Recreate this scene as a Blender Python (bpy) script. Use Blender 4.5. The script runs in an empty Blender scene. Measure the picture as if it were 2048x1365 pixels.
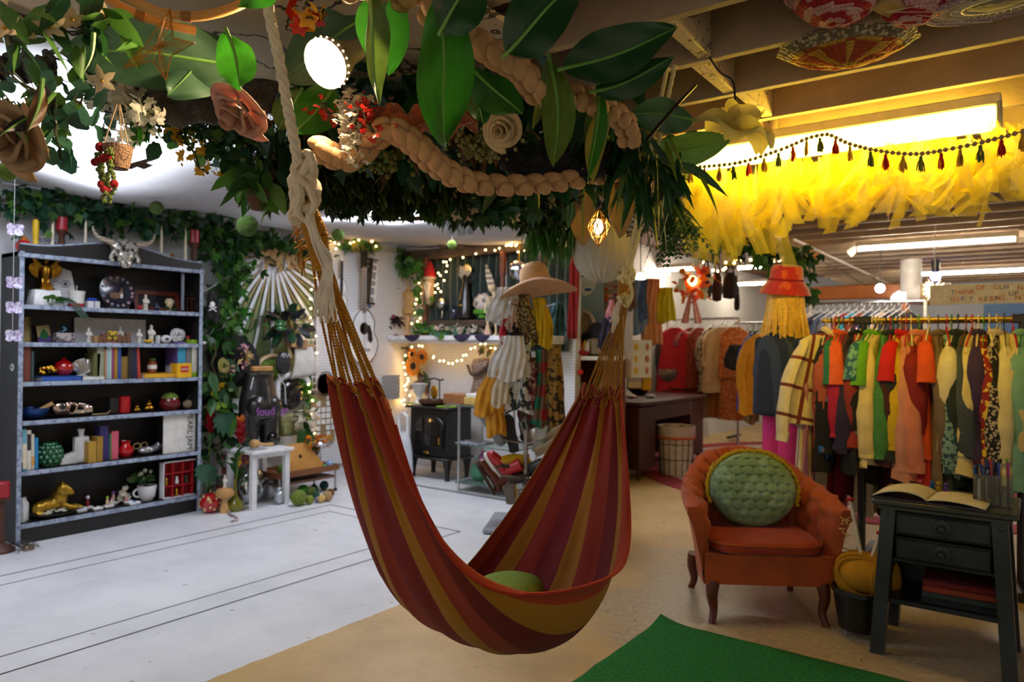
import bpy,math,random
from mathutils import Vector as V,Matrix as Mx,noise
rnd=random.Random(11)
scn=bpy.context.scene
LINK=scn.collection.objects.link
pi,sin,cos,rad=math.pi,math.sin,math.cos,math.radians
X_,Y_,Z_=V((1,0,0)),V((0,1,0)),V((0,0,1))
F,EYE=1450.0,1.35
cd=bpy.data.cameras.new('camera');cd.sensor_width=36;cd.lens=F/2048*36
cd.clip_start=.02;cd.clip_end=60
cd.dof.use_dof=True ;cd.dof.focus_distance=2.05;cd.dof.aperture_fstop=3.6
camo=bpy.data.objects.new('camera',cd);LINK(camo);scn.camera=camo
CR=Mx.Rotation(rad(36.06),3,'Z')@Mx.Rotation(rad(90.375),3,'X')@Mx.Rotation(rad(.62),3,'Z')
camo.matrix_world=Mx.Translation((0,0,EYE))@CR.to_4x4()
EY=V((0,0,EYE))
def ray(px,py):return CR@V(((px-1024)/F,-(py-682.5)/F,-1))
def at_z(px,py,z):d=ray(px,py);return EY+d*((z-EYE)/d.z)
def at_x(px,py,x):d=ray(px,py);return EY+d*(x/d.x)
def at_y(px,py,y):d=ray(px,py);return EY+d*(y/d.y)
def at_d(px,py,t):return EY+ray(px,py)*t
def proj(p):
 q=CR.transposed()@(V(p)-EY);return(1024+F*q.x/-q.z,682.5-F*q.y/-q.z,-q.z)
def lerp(a,b,t):return a+(b-a)*t
def sm(t):t=max(0,min(1,t));return t*t*(3-2*t)
def frame(d,up=Z_):
 d=V(d).normalized();s=d.cross(up)
 if s.length<1e-3:s=d.cross(X_)
 s.normalize();return d,s,s.cross(d)
def cr(pts,n=8):
 P=[V(p)for p in pts];o=[]
 for i in range(len(P)-1):
  a,b,c,d=P[max(i-1,0)],P[i],P[i+1],P[min(i+2,len(P)-1)]
  for k in range(n):
   t=k/n
   o.append(.5*((2*b)+(c-a)*t+(2*a-5*b+4*c-d)*t*t+(3*b-a-3*c+d)*t**3))
 o.append(P[-1]);return o
def interp(tab,t):
 for i in range(len(tab)-1):
  if t<=tab[i+1][0]:
   a,b=tab[i],tab[i+1];k=(t-a[0])/max(1e-9,b[0]-a[0]);return lerp(a[1],b[1],max(0,k))
 return tab[-1][1]
class MB:
 def __init__(s):s.v=[];s.f=[];s.mi=[];s.uv=[];s.T=None
 def add(s,vs,fs,m=0,uv=None ):
  o=len(s.v)
  s.v+=[s.T@V(p)for p in vs]if s.T else[V(p)for p in vs]
  s.uv+=uv if uv else[(0,0)]*len(vs)
  s.f+=[tuple(i+o for i in f)for f in fs];s.mi+=[m]*len(fs);return s
 def box(s,c,d,m=0,b=0,R=None ):
  x,y,z=d[0]/2,d[1]/2,d[2]/2;b=min(b,x*.49,y*.49,z*.49);c=V(c)
  R=Mx.Rotation(R,3,'Z')if isinstance(R,(int,float))else R
  if b<=0:
   vs=[V((i*x,j*y,k*z))for i in(-1,1)for j in(-1,1)for k in(-1,1)]
   fs=[(0,1,3,2),(4,6,7,5),(0,4,5,1),(2,3,7,6),(0,2,6,4),(1,5,7,3)]
  else :
   vs=[];id={}
   for i in(-1,1):
    for j in(-1,1):
     for k in(-1,1):
      for a in range(3):
       id[i,j,k,a]=len(vs)
       vs.append(V((i*(x-(a!=0)*b),j*(y-(a!=1)*b),k*(z-(a!=2)*b))))
   fs=[];q=((-1,-1),(1,-1),(1,1),(-1,1))
   for g in(-1,1):
    fs.append([id[g,a,c2,0]for a,c2 in q]);fs.append([id[a,g,c2,1]for a,c2 in q]);fs.append([id[a,c2,g,2]for a,c2 in q])
    for h in(-1,1):
     fs.append([id[g,h,-1,0],id[g,h,1,0],id[g,h,1,1],id[g,h,-1,1]])
     fs.append([id[g,-1,h,0],id[g,1,h,0],id[g,1,h,2],id[g,-1,h,2]])
     fs.append([id[-1,g,h,1],id[1,g,h,1],id[1,g,h,2],id[-1,g,h,2]])
     for k in(-1,1):fs.append([id[g,h,k,0],id[g,h,k,1],id[g,h,k,2]])
   for n,f in enumerate(fs):
    ce=sum((vs[i]for i in f),V((0,0,0)));nn=(vs[f[1]]-vs[f[0]]).cross(vs[f[2]]-vs[f[0]])
    if nn.dot(ce)<0:fs[n]=f[::-1]
  if R:vs=[R@p for p in vs]
  return s.add([p+c for p in vs],fs,m)
 def grid(s,nu,nv,fn,m=0,cu=False ,cv=False ):
  U=nu if cu else nu+1;W=nv if cv else nv+1
  vs=[];uv=[]
  for j in range(W):
   for i in range(U):
    vs.append(V(fn(i/nu,j/nv)));uv.append((i/nu,j/nv))
  fs=[(j*U+i,j*U+(i+1)%U,((j+1)%W)*U+(i+1)%U,((j+1)%W)*U+i)for j in range(nv)for i in range(nu)]
  return s.add(vs,fs,m,uv)
 def tube(s,pts,r,n=6,m=0,closed=False ,cap=True ,fl=1):
  P=[V(p)for p in pts];N=len(P)
  if N<2:return s
  up=None ;vs=[];uv=[];L=0
  for i in range(N):
   a=P[i-1]if(i or closed)else P[0];b=P[(i+1)%N]if(i<N-1 or closed)else P[-1]
   d=(b-a).normalized()if(b-a).length>1e-9 else Z_
   if up is None :d,sd,up=frame(d)
   sd=d.cross(up)
   if sd.length<1e-4:d,sd,up=frame(d)
   sd.normalize();up=sd.cross(d)
   if i:L+=(P[i]-P[i-1]).length
   rr=r(i/(N-1))if callable(r)else(r[i]if isinstance(r,(list,tuple))else r)
   for k in range(n):
    a2=2*pi*k/n
    vs.append(P[i]+sd*(cos(a2)*rr)+up*(sin(a2)*rr*fl));uv.append((k/n,L))
  fs=[(i*n+k,i*n+(k+1)%n,((i+1)%N)*n+(k+1)%n,((i+1)%N)*n+k)for i in range(N if closed else N-1)for k in range(n)]
  if cap and not closed:fs+=[tuple(range(n))[::-1],tuple((N-1)*n+k for k in range(n))]
  return s.add(vs,fs,m,uv)
 def rope(s,pts,r,pitch,strands=3,n=5,m=0,step=None ):
  P=[V(p)for p in pts];step=step or pitch/7
  Q=[P[0]]
  for a,b in zip(P,P[1:]):
   k=max(1,int((b-a).length/step))
   Q+=[lerp(a,b,(i+1)/k)for i in range(k)]
  ctr=[];up=None ;L=0
  for i in range(len(Q)):
   d=(Q[min(i+1,len(Q)-1)]-Q[max(i-1,0)]).normalized()
   if up is None :d,sd,up=frame(d)
   sd=d.cross(up).normalized();up=sd.cross(d)
   if i:L+=(Q[i]-Q[i-1]).length
   ctr.append((Q[i],sd,up,L))
  for k in range(strands):
   s.tube([q+(sd*cos(2*pi*(l/pitch+k/strands))+u*sin(2*pi*(l/pitch+k/strands)))*r*.5 for q,sd,u,l in ctr],r*.56,n,m)
  return s
 def lathe(s,prof,n=16,m=0,c=(0,0,0),R=None ,f=None ):
  c=V(c);vs=[];fs=[];K=len(prof);uv=[]
  for i,(r,z)in enumerate(prof):
   for k in range(n):
    a=2*pi*k/n;q=r*(f(a,i/(K-1))if f else 1)
    p=V((q*cos(a),q*sin(a),z));vs.append((R@p if R else p)+c);uv.append((k/n,i/(K-1)))
  fs=[(i*n+k,i*n+(k+1)%n,(i+1)*n+(k+1)%n,(i+1)*n+k)for i in range(K-1)for k in range(n)]
  if prof[0][0]>1e-6:fs.append(tuple(range(n))[::-1])
  if prof[-1][0]>1e-6:fs.append(tuple((K-1)*n+k for k in range(n)))
  return s.add(vs,fs,m,uv)
 def ball(s,c,r,nu=12,nv=8,m=0,R=None ,f=None ):
  r=(r,r,r)if isinstance(r,(int,float))else r;c=V(c)
  def fn(u,v):
   a,b=2*pi*u,pi*v;d=V((sin(b)*cos(a),sin(b)*sin(a),-cos(b)));k=f(d)if f else 1
   p=V((d.x*r[0],d.y*r[1],d.z*r[2]))*k;return(R@p if R else p)+c
  return s.grid(nu,nv,fn,m,cu=True )
 def prism(s,out,t,M=None ,m=0):
  """outline of 2-D points in local x,z, extruded t along local y, placed by M"""
  n=len(out);M=M or Mx.Identity(4)
  vs=[M@V((x,-t/2,z))for x,z in out]+[M@V((x,t/2,z))for x,z in out]
  fs=[tuple(range(n)),tuple(range(2*n-1,n-1,-1))]+[(i,i+n,(i+1)%n+n,(i+1)%n)for i in range(n)]
  return s.add(vs,fs,m)
 def leaf(s,p,d,up,L,W,m=0,fold=.2,droop=.25,prof=None ,seg=4):
  """one leaf: base p, direction d, face normal about up; folded along its midrib, drooping"""
  d,sd,u=frame(d,up);p=V(p);vs=[];uv=[]
  for i in range(seg+1):
   t=i/seg;w=W/2*(interp(prof,t)if prof else(sin(pi*min(1,t**.8))**.8 if t<1 else 0))
   c=p+d*(L*t)-V((0,0,1))*(droop*L*t*t)
   vs+=[c-sd*w+u*(fold*w),c,c+sd*w+u*(fold*w)];uv+=[(0,t),(.5,t),(1,t)]
  fs=[]
  for i in range(seg):
   a=i*3;fs+=[(a,a+1,a+4,a+3),(a+1,a+2,a+5,a+4)]
  return s.add(vs,fs,m,uv)
 def poly(s,pts,m=0):return s.add(pts,[tuple(range(len(pts)))],m)
 def mesh(s,name,mats,flat=False ,ang=42):
  me=bpy.data.meshes.new(name);me.from_pydata([tuple(p)for p in s.v],[],s.f)
  for k in(mats if isinstance(mats,(list,tuple))else[mats]):me.materials.append(k)
  me.polygons.foreach_set('material_index',s.mi)
  if any(a or b for a,b in s.uv):
   L=me.uv_layers.new(name='uv');idx=[0]*len(me.loops);me.loops.foreach_get('vertex_index',idx)
   L.data.foreach_set('uv',[c for i in idx for c in s.uv[i]])
  if not flat:
   me.polygons.foreach_set('use_smooth',[True ]*len(me.polygons));me.set_sharp_from_angle(angle=rad(ang))
  me.validate();me.update();return me
 def build(s,name,mats,parent=None ,loc=(0,0,0),rz=0,thick=0,flat=False ,ang=42,sub=0):
  o=bpy.data.objects.new(name,s.mesh(name,mats,flat,ang));LINK(o)
  o.location=loc;o.rotation_euler=(0,0,rz);o.parent=parent
  if thick:
   k=o.modifiers.new('thickness','SOLIDIFY');k.thickness=abs(thick);k.offset=0
  if sub:
   k=o.modifiers.new('smooth','SUBSURF');k.levels=k.render_levels=sub
  return o
def tag(o,label=None ,cat=None ,group=None ,kind=None ):
 if label:o['label']=label
 if cat:o['category']=cat
 if group:o['group']=group
 if kind:o['kind']=kind
 return o
def thing(name,label,cat,loc=(0,0,0),rz=0,group=None ):
 o=bpy.data.objects.new(name,None );LINK(o);o.empty_display_size=.05
 o.location=loc;o.rotation_euler=(0,0,rz);return tag(o,label,cat,group)
def dup(root,loc,rz=None ,label=None ,scale=None ):
 def cp(o,par):
  c=o.copy();LINK(c);c.parent=par
  for k in KIDS.get(o.name)or[x for x in scn.objects if x.parent==o]:cp(k,c)
  return c
 c=cp(root,None );c.location=loc
 if rz is not None :c.rotation_euler=(0,0,rz)
 if label:c['label']=label
 if scale:c.scale=(scale,)*3
 return c
KIDS={}
def struct(name,mb,m,**k):return tag(mb.build(name,m,**k),kind='structure')
def lin(c):
 if isinstance(c,str):
  c=[int(c[i:i+2],16)/255 for i in(0,2,4)]
  c=[x/12.92 if x<=.04045 else((x+.055)/1.055)**2.4 for x in c]
 return tuple(c)+(1,)
MATS={}
class NT:
 def __init__(s,m):s.t=m.node_tree;s.n=s.t.nodes;s.l=s.t.links
 def __call__(s,k,ins=None ,**at):
  n=s.n.new(k)
  for a,b in at.items():setattr(n,a,b)
  for a,b in(ins or{}).items():
   if isinstance(b,bpy.types.NodeSocket):s.l.new(b,n.inputs[a])
   else :n.inputs[a].default_value=b
  return n
 def math(s,op,a,b=0.,c=0.):
  return s('ShaderNodeMath',{0:a,1:b,2:c},operation=op).outputs[0]
 def mix(s,f,a,b):
  n=s('ShaderNodeMix',{0:f,6:a,7:b},data_type='RGBA');return n.outputs[2]
 def ramp(s,f,stops,const=False ):
  n=s('ShaderNodeValToRGB',{0:f});e=n.color_ramp;e.interpolation='CONSTANT' if const else 'LINEAR'
  while len(e.elements)<len(stops):e.elements.new(.5)
  for q,(p,c)in zip(e.elements,stops):q.position=p;q.color=lin(c)if isinstance(c,str)else c
  return n.outputs[0]
def mat(name,c='808080',rough=.55,metal=0,var=.12,sc=14,bump=.0,bsc=90,emit=0,glass=0,alpha=1,coat=0,sheen=0,tl=0,c2=None ,pat=None ,ps=30,coords='Object'):
 """name doubles as cache key; pat: pattern of c2 on c"""
 if name in MATS:return MATS[name]
 m=bpy.data.materials.new(name);m.use_nodes=True ;m.node_tree.nodes.clear();MATS[name]=m
 N=NT(m);C=lin(c);tc=N('ShaderNodeTexCoord').outputs[coords]
 nz=N('ShaderNodeTexNoise',{'Vector':tc,'Scale':sc,'Detail':4.})
 lo=tuple(x*(1-var)for x in C[:3])+(1,);hi=tuple(min(1,x*(1+var))for x in C[:3])+(1,)
 col=N.ramp(nz.outputs[0],[(.3,lo),(.7,hi)])
 if pat:
  C2=lin(c2);sx=N('ShaderNodeSeparateXYZ',{0:tc}).outputs
  if pat=='dots':f=N.math('LESS_THAN',N('ShaderNodeTexVoronoi',{'Vector':tc,'Scale':ps}).outputs[0],.28)
  elif pat=='blotch':f=N.math('GREATER_THAN',N('ShaderNodeTexNoise',{'Vector':tc,'Scale':ps,'Detail':3.}).outputs[0],.53)
  elif pat=='crack':f=N.math('LESS_THAN',N.math('ABSOLUTE',N.math('SUBTRACT',N('ShaderNodeTexNoise',{'Vector':tc,'Scale':ps,'Detail':5.}).outputs[0],.5)),.009)
  elif pat=='cells':f=N.math('GREATER_THAN',N('ShaderNodeTexVoronoi',{'Vector':tc,'Scale':ps}).outputs[0],.45)
  elif pat=='bandz':f=N.math('GREATER_THAN',N.math('SINE',N.math('MULTIPLY',sx[2],ps)),.2)
  elif pat=='bandx':f=N.math('GREATER_THAN',N.math('SINE',N.math('MULTIPLY',sx[0],ps)),.2)
  elif pat=='grid':
   f=N.math('MAXIMUM',N.math('MAXIMUM',N.math('SINE',N.math('MULTIPLY',sx[0],ps)),N.math('SINE',N.math('MULTIPLY',sx[1],ps))),N.math('SINE',N.math('MULTIPLY',sx[2],ps)))
   f=N.math('GREATER_THAN',f,.93)
  elif pat=='plaid':
   a=N.math('GREATER_THAN',N.math('SINE',N.math('MULTIPLY',N.math('ADD',sx[0],sx[1]),ps)),.1);b=N.math('GREATER_THAN',N.math('SINE',N.math('MULTIPLY',sx[2],ps)),.1)
   f=N.math('MULTIPLY',N.math('ADD',a,b),.5)
  elif pat=='check':
   f=N('ShaderNodeTexChecker',{'Vector':tc,'Scale':ps}).outputs[1]
  elif pat=='vein':
   ab=N.math('ABSOLUTE',N.math('SUBTRACT',sx[0],.5));q=N.math('SUBTRACT',N.math('MULTIPLY',sx[1],1.),N.math('MULTIPLY',ab,.55))
   f=N.math('MULTIPLY',N.math('POWER',N.math('ABSOLUTE',N.math('SINE',N.math('MULTIPLY',q,ps))),6.),.55)
   f=N.math('MAXIMUM',f,N.math('LESS_THAN',ab,.03))
  col=N.mix(f,col,C2)
 b=N('ShaderNodeBsdfPrincipled',{'Base Color':col,'Roughness':rough,'Metallic':metal})
 if glass:b.inputs['Transmission Weight'].default_value=glass;b.inputs['IOR'].default_value=1.4
 if alpha<1:b.inputs['Alpha'].default_value=alpha
 if coat:b.inputs['Coat Weight'].default_value=coat;b.inputs['Coat Roughness'].default_value=.08
 if sheen:b.inputs['Sheen Weight'].default_value=sheen
 if emit:N.l.new(col,b.inputs['Emission Color']);b.inputs['Emission Strength'].default_value=emit
 if bump:
  bn=N('ShaderNodeTexNoise',{'Vector':tc,'Scale':bsc,'Detail':3.})
  N.l.new(N('ShaderNodeBump',{'Height':bn.outputs[0],'Strength':bump,'Distance':.01}).outputs[0],b.inputs['Normal'])
 sh=b.outputs[0]
 if tl:
  t=N('ShaderNodeBsdfTranslucent',{'Color':col});sh=N('ShaderNodeMixShader',{0:tl,1:sh,2:t.outputs[0]}).outputs[0]
 N.l.new(sh,N('ShaderNodeOutputMaterial').inputs[0]);return m
def cm(hexc,**k):
 key=hexc+'_'.join(f'{a}{b}' for a,b in sorted(k.items()));return mat('paint_'+key,hexc,**k)
def cloth(hexc,**k):
 d=dict(rough=.85,bump=.25,bsc=160);d.update(k);return cm(hexc,**d)
def glow(name,c,s):
 if name in MATS:return MATS[name]
 m=bpy.data.materials.new(name);m.use_nodes=True ;m.node_tree.nodes.clear();N=NT(m);MATS[name]=m
 N.l.new(N('ShaderNodeEmission',{'Color':lin(c),'Strength':s}).outputs[0],N('ShaderNodeOutputMaterial').inputs[0]);return m
def textmesh(txt,size,ext=.002):
 c=bpy.data.curves.new('t','FONT');c.body=txt;c.size=size;c.extrude=ext;c.align_x='CENTER';c.align_y='CENTER';c.resolution_u=3
 o=bpy.data.objects.new('t',c);LINK(o);dg=bpy.context.evaluated_depsgraph_get()
 me=bpy.data.meshes.new_from_object(o.evaluated_get(dg));bpy.data.objects.remove(o);bpy.data.curves.remove(c);return me
def lettering(txt,size,M,m,parent,name='lettering',ext=.002):
 """flat raised letters; M places the text's x,y plane"""
 me=textmesh(txt,size,ext);me.transform(M);me.materials.clear();me.materials.append(m);me.name=name
 o=bpy.data.objects.new(name,me);LINK(o);o.parent=parent;return o
def basis(x,y,o=(0,0,0)):
 x=V(x).normalized();y=V(y).normalized();z=x.cross(y);M=Mx((x,y,z)).transposed().to_4x4();M.translation=V(o);return M
def light(name,kind,loc,e,c=(1,1,1),size=.1,size_y=None ,aim=None ,**k):
 l=bpy.data.lights.new(name,kind);l.energy=e;l.color=c
 if kind=='AREA':
  l.size=size
  if size_y:l.shape='RECTANGLE';l.size_y=size_y
 elif kind in('POINT','SPOT'):l.shadow_soft_size=size
 for a,b in k.items():setattr(l,a,b)
 o=bpy.data.objects.new(name,l);LINK(o);o.location=loc
 if aim is not None :o.rotation_euler=(V(aim)-V(loc)).to_track_quat('-Z','Y').to_euler()
 return o
WX,BY,JZ=-5.75,5.9,2.45
def floor_material():
 m=bpy.data.materials.new('painted_concrete');m.use_nodes=True ;m.node_tree.nodes.clear();N=NT(m)
 tc=N('ShaderNodeTexCoord').outputs['Object'];s=N('ShaderNodeSeparateXYZ',{0:tc}).outputs
 wob=N('ShaderNodeTexNoise',{'Vector':tc,'Scale':9.,'Detail':5.}).outputs[0]
 n1=N('ShaderNodeTexNoise',{'Vector':tc,'Scale':2.2,'Detail':7.,'Roughness':.62}).outputs[0]
 n2=N('ShaderNodeTexNoise',{'Vector':tc,'Scale':34.,'Detail':5.}).outputs[0]
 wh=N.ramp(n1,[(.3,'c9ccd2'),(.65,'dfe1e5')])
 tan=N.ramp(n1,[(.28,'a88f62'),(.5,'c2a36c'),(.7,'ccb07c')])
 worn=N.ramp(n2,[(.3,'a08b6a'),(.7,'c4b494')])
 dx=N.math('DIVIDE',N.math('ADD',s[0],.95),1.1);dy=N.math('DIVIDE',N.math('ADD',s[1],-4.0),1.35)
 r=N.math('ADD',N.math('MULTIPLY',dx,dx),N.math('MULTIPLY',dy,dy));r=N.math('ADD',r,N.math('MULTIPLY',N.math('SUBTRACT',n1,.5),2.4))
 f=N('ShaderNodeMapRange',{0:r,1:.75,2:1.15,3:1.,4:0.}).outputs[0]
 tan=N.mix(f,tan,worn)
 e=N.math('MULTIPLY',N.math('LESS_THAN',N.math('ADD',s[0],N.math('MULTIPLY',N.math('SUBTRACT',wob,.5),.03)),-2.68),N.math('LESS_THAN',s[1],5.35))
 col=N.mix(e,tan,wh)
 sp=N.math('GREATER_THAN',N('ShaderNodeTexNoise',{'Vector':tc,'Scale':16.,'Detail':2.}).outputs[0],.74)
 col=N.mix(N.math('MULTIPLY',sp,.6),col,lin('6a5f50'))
 ro=N.ramp(n2,[(.3,(.30,.30,.30,1)),(.7,(.52,.52,.52,1))])
 b=N('ShaderNodeBsdfPrincipled',{'Base Color':col,'Roughness':ro})
 N.l.new(N('ShaderNodeBump',{'Height':n2,'Strength':.12,'Distance':.01}).outputs[0],b.inputs['Normal'])
 N.l.new(b.outputs[0],N('ShaderNodeOutputMaterial').inputs[0]);return m
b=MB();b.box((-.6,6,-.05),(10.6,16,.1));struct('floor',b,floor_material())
m_wall=mat('white_wall_paint','cfd3da',rough=.7,var=.04,sc=3,bump=.15,bsc=60)
m_peg=mat('white_pegboard','d6d8dc',rough=.6,var=.03,c2='9a9da4',pat='grid',ps=2*pi/.028)
b=MB();b.box((WX-.05,1.2,1.33),(.1,9.4,2.66));struct('wall_left',b,m_wall)
b=MB();b.box((-4.68,BY+.05,1.33),(2.25,.1,2.66));struct('wall_back',b,m_peg)
b=MB();b.box((-4.15,9.98,1.33),(.1,8.05,2.66));struct('wall_side',b,mat('white_side_wall','c9c6c4',rough=.8,var=.05))
b=MB();b.box((-.2,13.95,1.33),(8.0,.1,2.66));struct('wall_far',b,mat('pale_far_wall','aab0bd',rough=.8,var=.06,sc=2))
b=MB();b.box((-4.68,5.49,.012),(2.2,.8,.024),b=.004);struct('trim_1',b,mat('white_plinth','cfd1d4',rough=.5,var=.05))
def line_on_floor(n,pts,w,cl=False ):
 b=MB();P=[V((p.x,p.y,0))for p in pts]
 for a,c in zip(P,P[1:]):
  d=(c-a).normalized();s=V((-d.y,d.x,0))*w/2;a2=a-d*w/2;c2=c+d*w/2
  b.add([a2-s,c2-s,c2+s,a2+s,a2-s+Z_*.0012,c2-s+Z_*.0012,c2+s+Z_*.0012,a2+s+Z_*.0012],[(4,5,6,7),(0,1,5,4),(1,2,6,5),(2,3,7,6),(3,0,4,7)])
 struct(n,b,mat('dark_floor_groove','3b3833',rough=.8))
G=lambda x,y:at_z(x,y,0)
A1=G(0,1151);A2=G(674,1009);A3=G(915,1067.5);A4=G(0,1347)
x1=(A1.x+A2.x)/2;x4=(A4.x+A3.x)/2;y2=(A2.y+A3.y)/2
line_on_floor('trim_2',[V((x1,-.5,0)),V((x1,y2,0)),V((x4,y2,0)),V((x4,-.5,0))],.011)
B1=G(0,1170.6);B2=G(661,1023.8);B4=G(0,1313);B3=G(729,1101.8)
xb1=(B1.x+B2.x)/2;xb4=(B4.x+B3.x)/2
line_on_floor('trim_3',[V((xb1,-.5,0)),V((xb1,B2.y,0)),V((xb4,B2.y,0)),V((xb4,-.5,0))],.008)
line_on_floor('trim_4',[V((-5.7,5.08,0)),V((-3.6,5.08,0))],.016)
m_joist=mat('old_cream_painted_timber','a8927a',rough=.7,var=.16,sc=5,bump=.3,bsc=50)
b=MB();b.box((-.6,6,2.71),(10.6,16,.1));struct('ceiling',b,mat('brown_deck_boards','6e4e3a',rough=.85,var=.2,sc=3))
for k in range(-5,26):
 y=3.10+.42*k
 b=MB();b.box((.95,y,JZ+.1),(7.3,.04,.2),b=.003);struct('ceiling_joist',b,m_joist)
for px,py,k in((1400,100,-2),(1424,150,-1),(1520,215,0),(1535,265,1),(1790,30,-2)):
 y=3.10+.42*k+.21;q=at_z(px,py,JZ+.02)
 b=MB();b.box((q.x,y,JZ+.1),(.05,.372,.19),b=.003);struct('ceiling_blocking',b,mat('peeling_cream_blocking','c2b093',rough=.8,c2='5a4a38',pat='crack',ps=9,var=.08))
b=MB();b.box((-2.1,.95,JZ-.03),(1.35,2.2,.02));struct('ceiling_panel',b,mat('cracked_cream_board','c6b294',rough=.8,c2='4a3d2e',pat='crack',ps=2.5,var=.05,bump=.3,bsc=20))
FIX=[(-4.08,1.66),(-4.2,4.4)]
def sheet():
 b=MB();x0,x1,y0,y1=WX+.02,-2.62,-1.2,5.86;nu,nv=84,170
 def z(x,y):
  h=2.40+.05*noise.noise(V((x*.9,y*.8,0)))+.022*sin(3.1*y+1.6*x+2*noise.noise(V((x*.5,y*.5,3))))+.008*noise.noise(V((x*6,y*3,1)))
  h-=.11*sin(pi*max(0,min(1,(x-x0)/(x1-x0))))**2*.5
  for fx,fy in FIX:
   d=math.hypot((x-fx)/.95,(y-fy)/.6);h+=.10*math.exp(-max(0,d-.7)**2*3)
  h=lerp(h,2.43,math.exp(-((x-x0)/.12)**2));return h
 def fn(u,v):x=lerp(x0,x1,u);y=lerp(y0,y1,v);return(x,y,z(x,y))
 b.grid(nu,nv,fn)
 keep=[]
 for f in b.f:
  c=sum((b.v[i]for i in f),V((0,0,0)))/4
  hole=False
  for(fx,fy),(rx,ry)in zip(FIX,((1.0,.50),(.62,.34))):
   a=math.atan2(c.y-fy,c.x-fx);w=1+.14*sin(3*a+1)+.08*sin(7*a)
   hole|=math.hypot((c.x-fx)/rx,(c.y-fy)/ry)<w
  if not hole:keep.append(f)
 b.f=keep;b.mi=[0]*len(keep)
 return tag(b.build('draped_ceiling_cloth',mat('sheer_white_cloth','d9dade',rough=.9,var=.03,tl=.42,bump=.15,bsc=40)),'white cloth draped under the ceiling above the pale painted floor','cloth')
sheet()
for i,(fx,fy)in enumerate(FIX):
 t=thing('ceiling_light',('bright white ceiling light showing through the cloth above the bookcase','bright white ceiling light showing through the cloth above the shelf with the mirror')[i],'ceiling light',(fx,fy,2.53),group='ceiling lights behind the white cloth')
 b=MB();W,D=((2.3,1.45),(1.5,.86))[i];b.box((0,0,.05),(W,D,.1),b=.01);b.build('housing',cm('d8d8d8'),t)
 b=MB();b.box((0,0,-.004),(W-.06,D-.06,.012),b=.003);b.build('diffuser',glow('cool_lamp_diffuser%d'%i,'eef3ff',(3.3,8.2)[i]),t)
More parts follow.
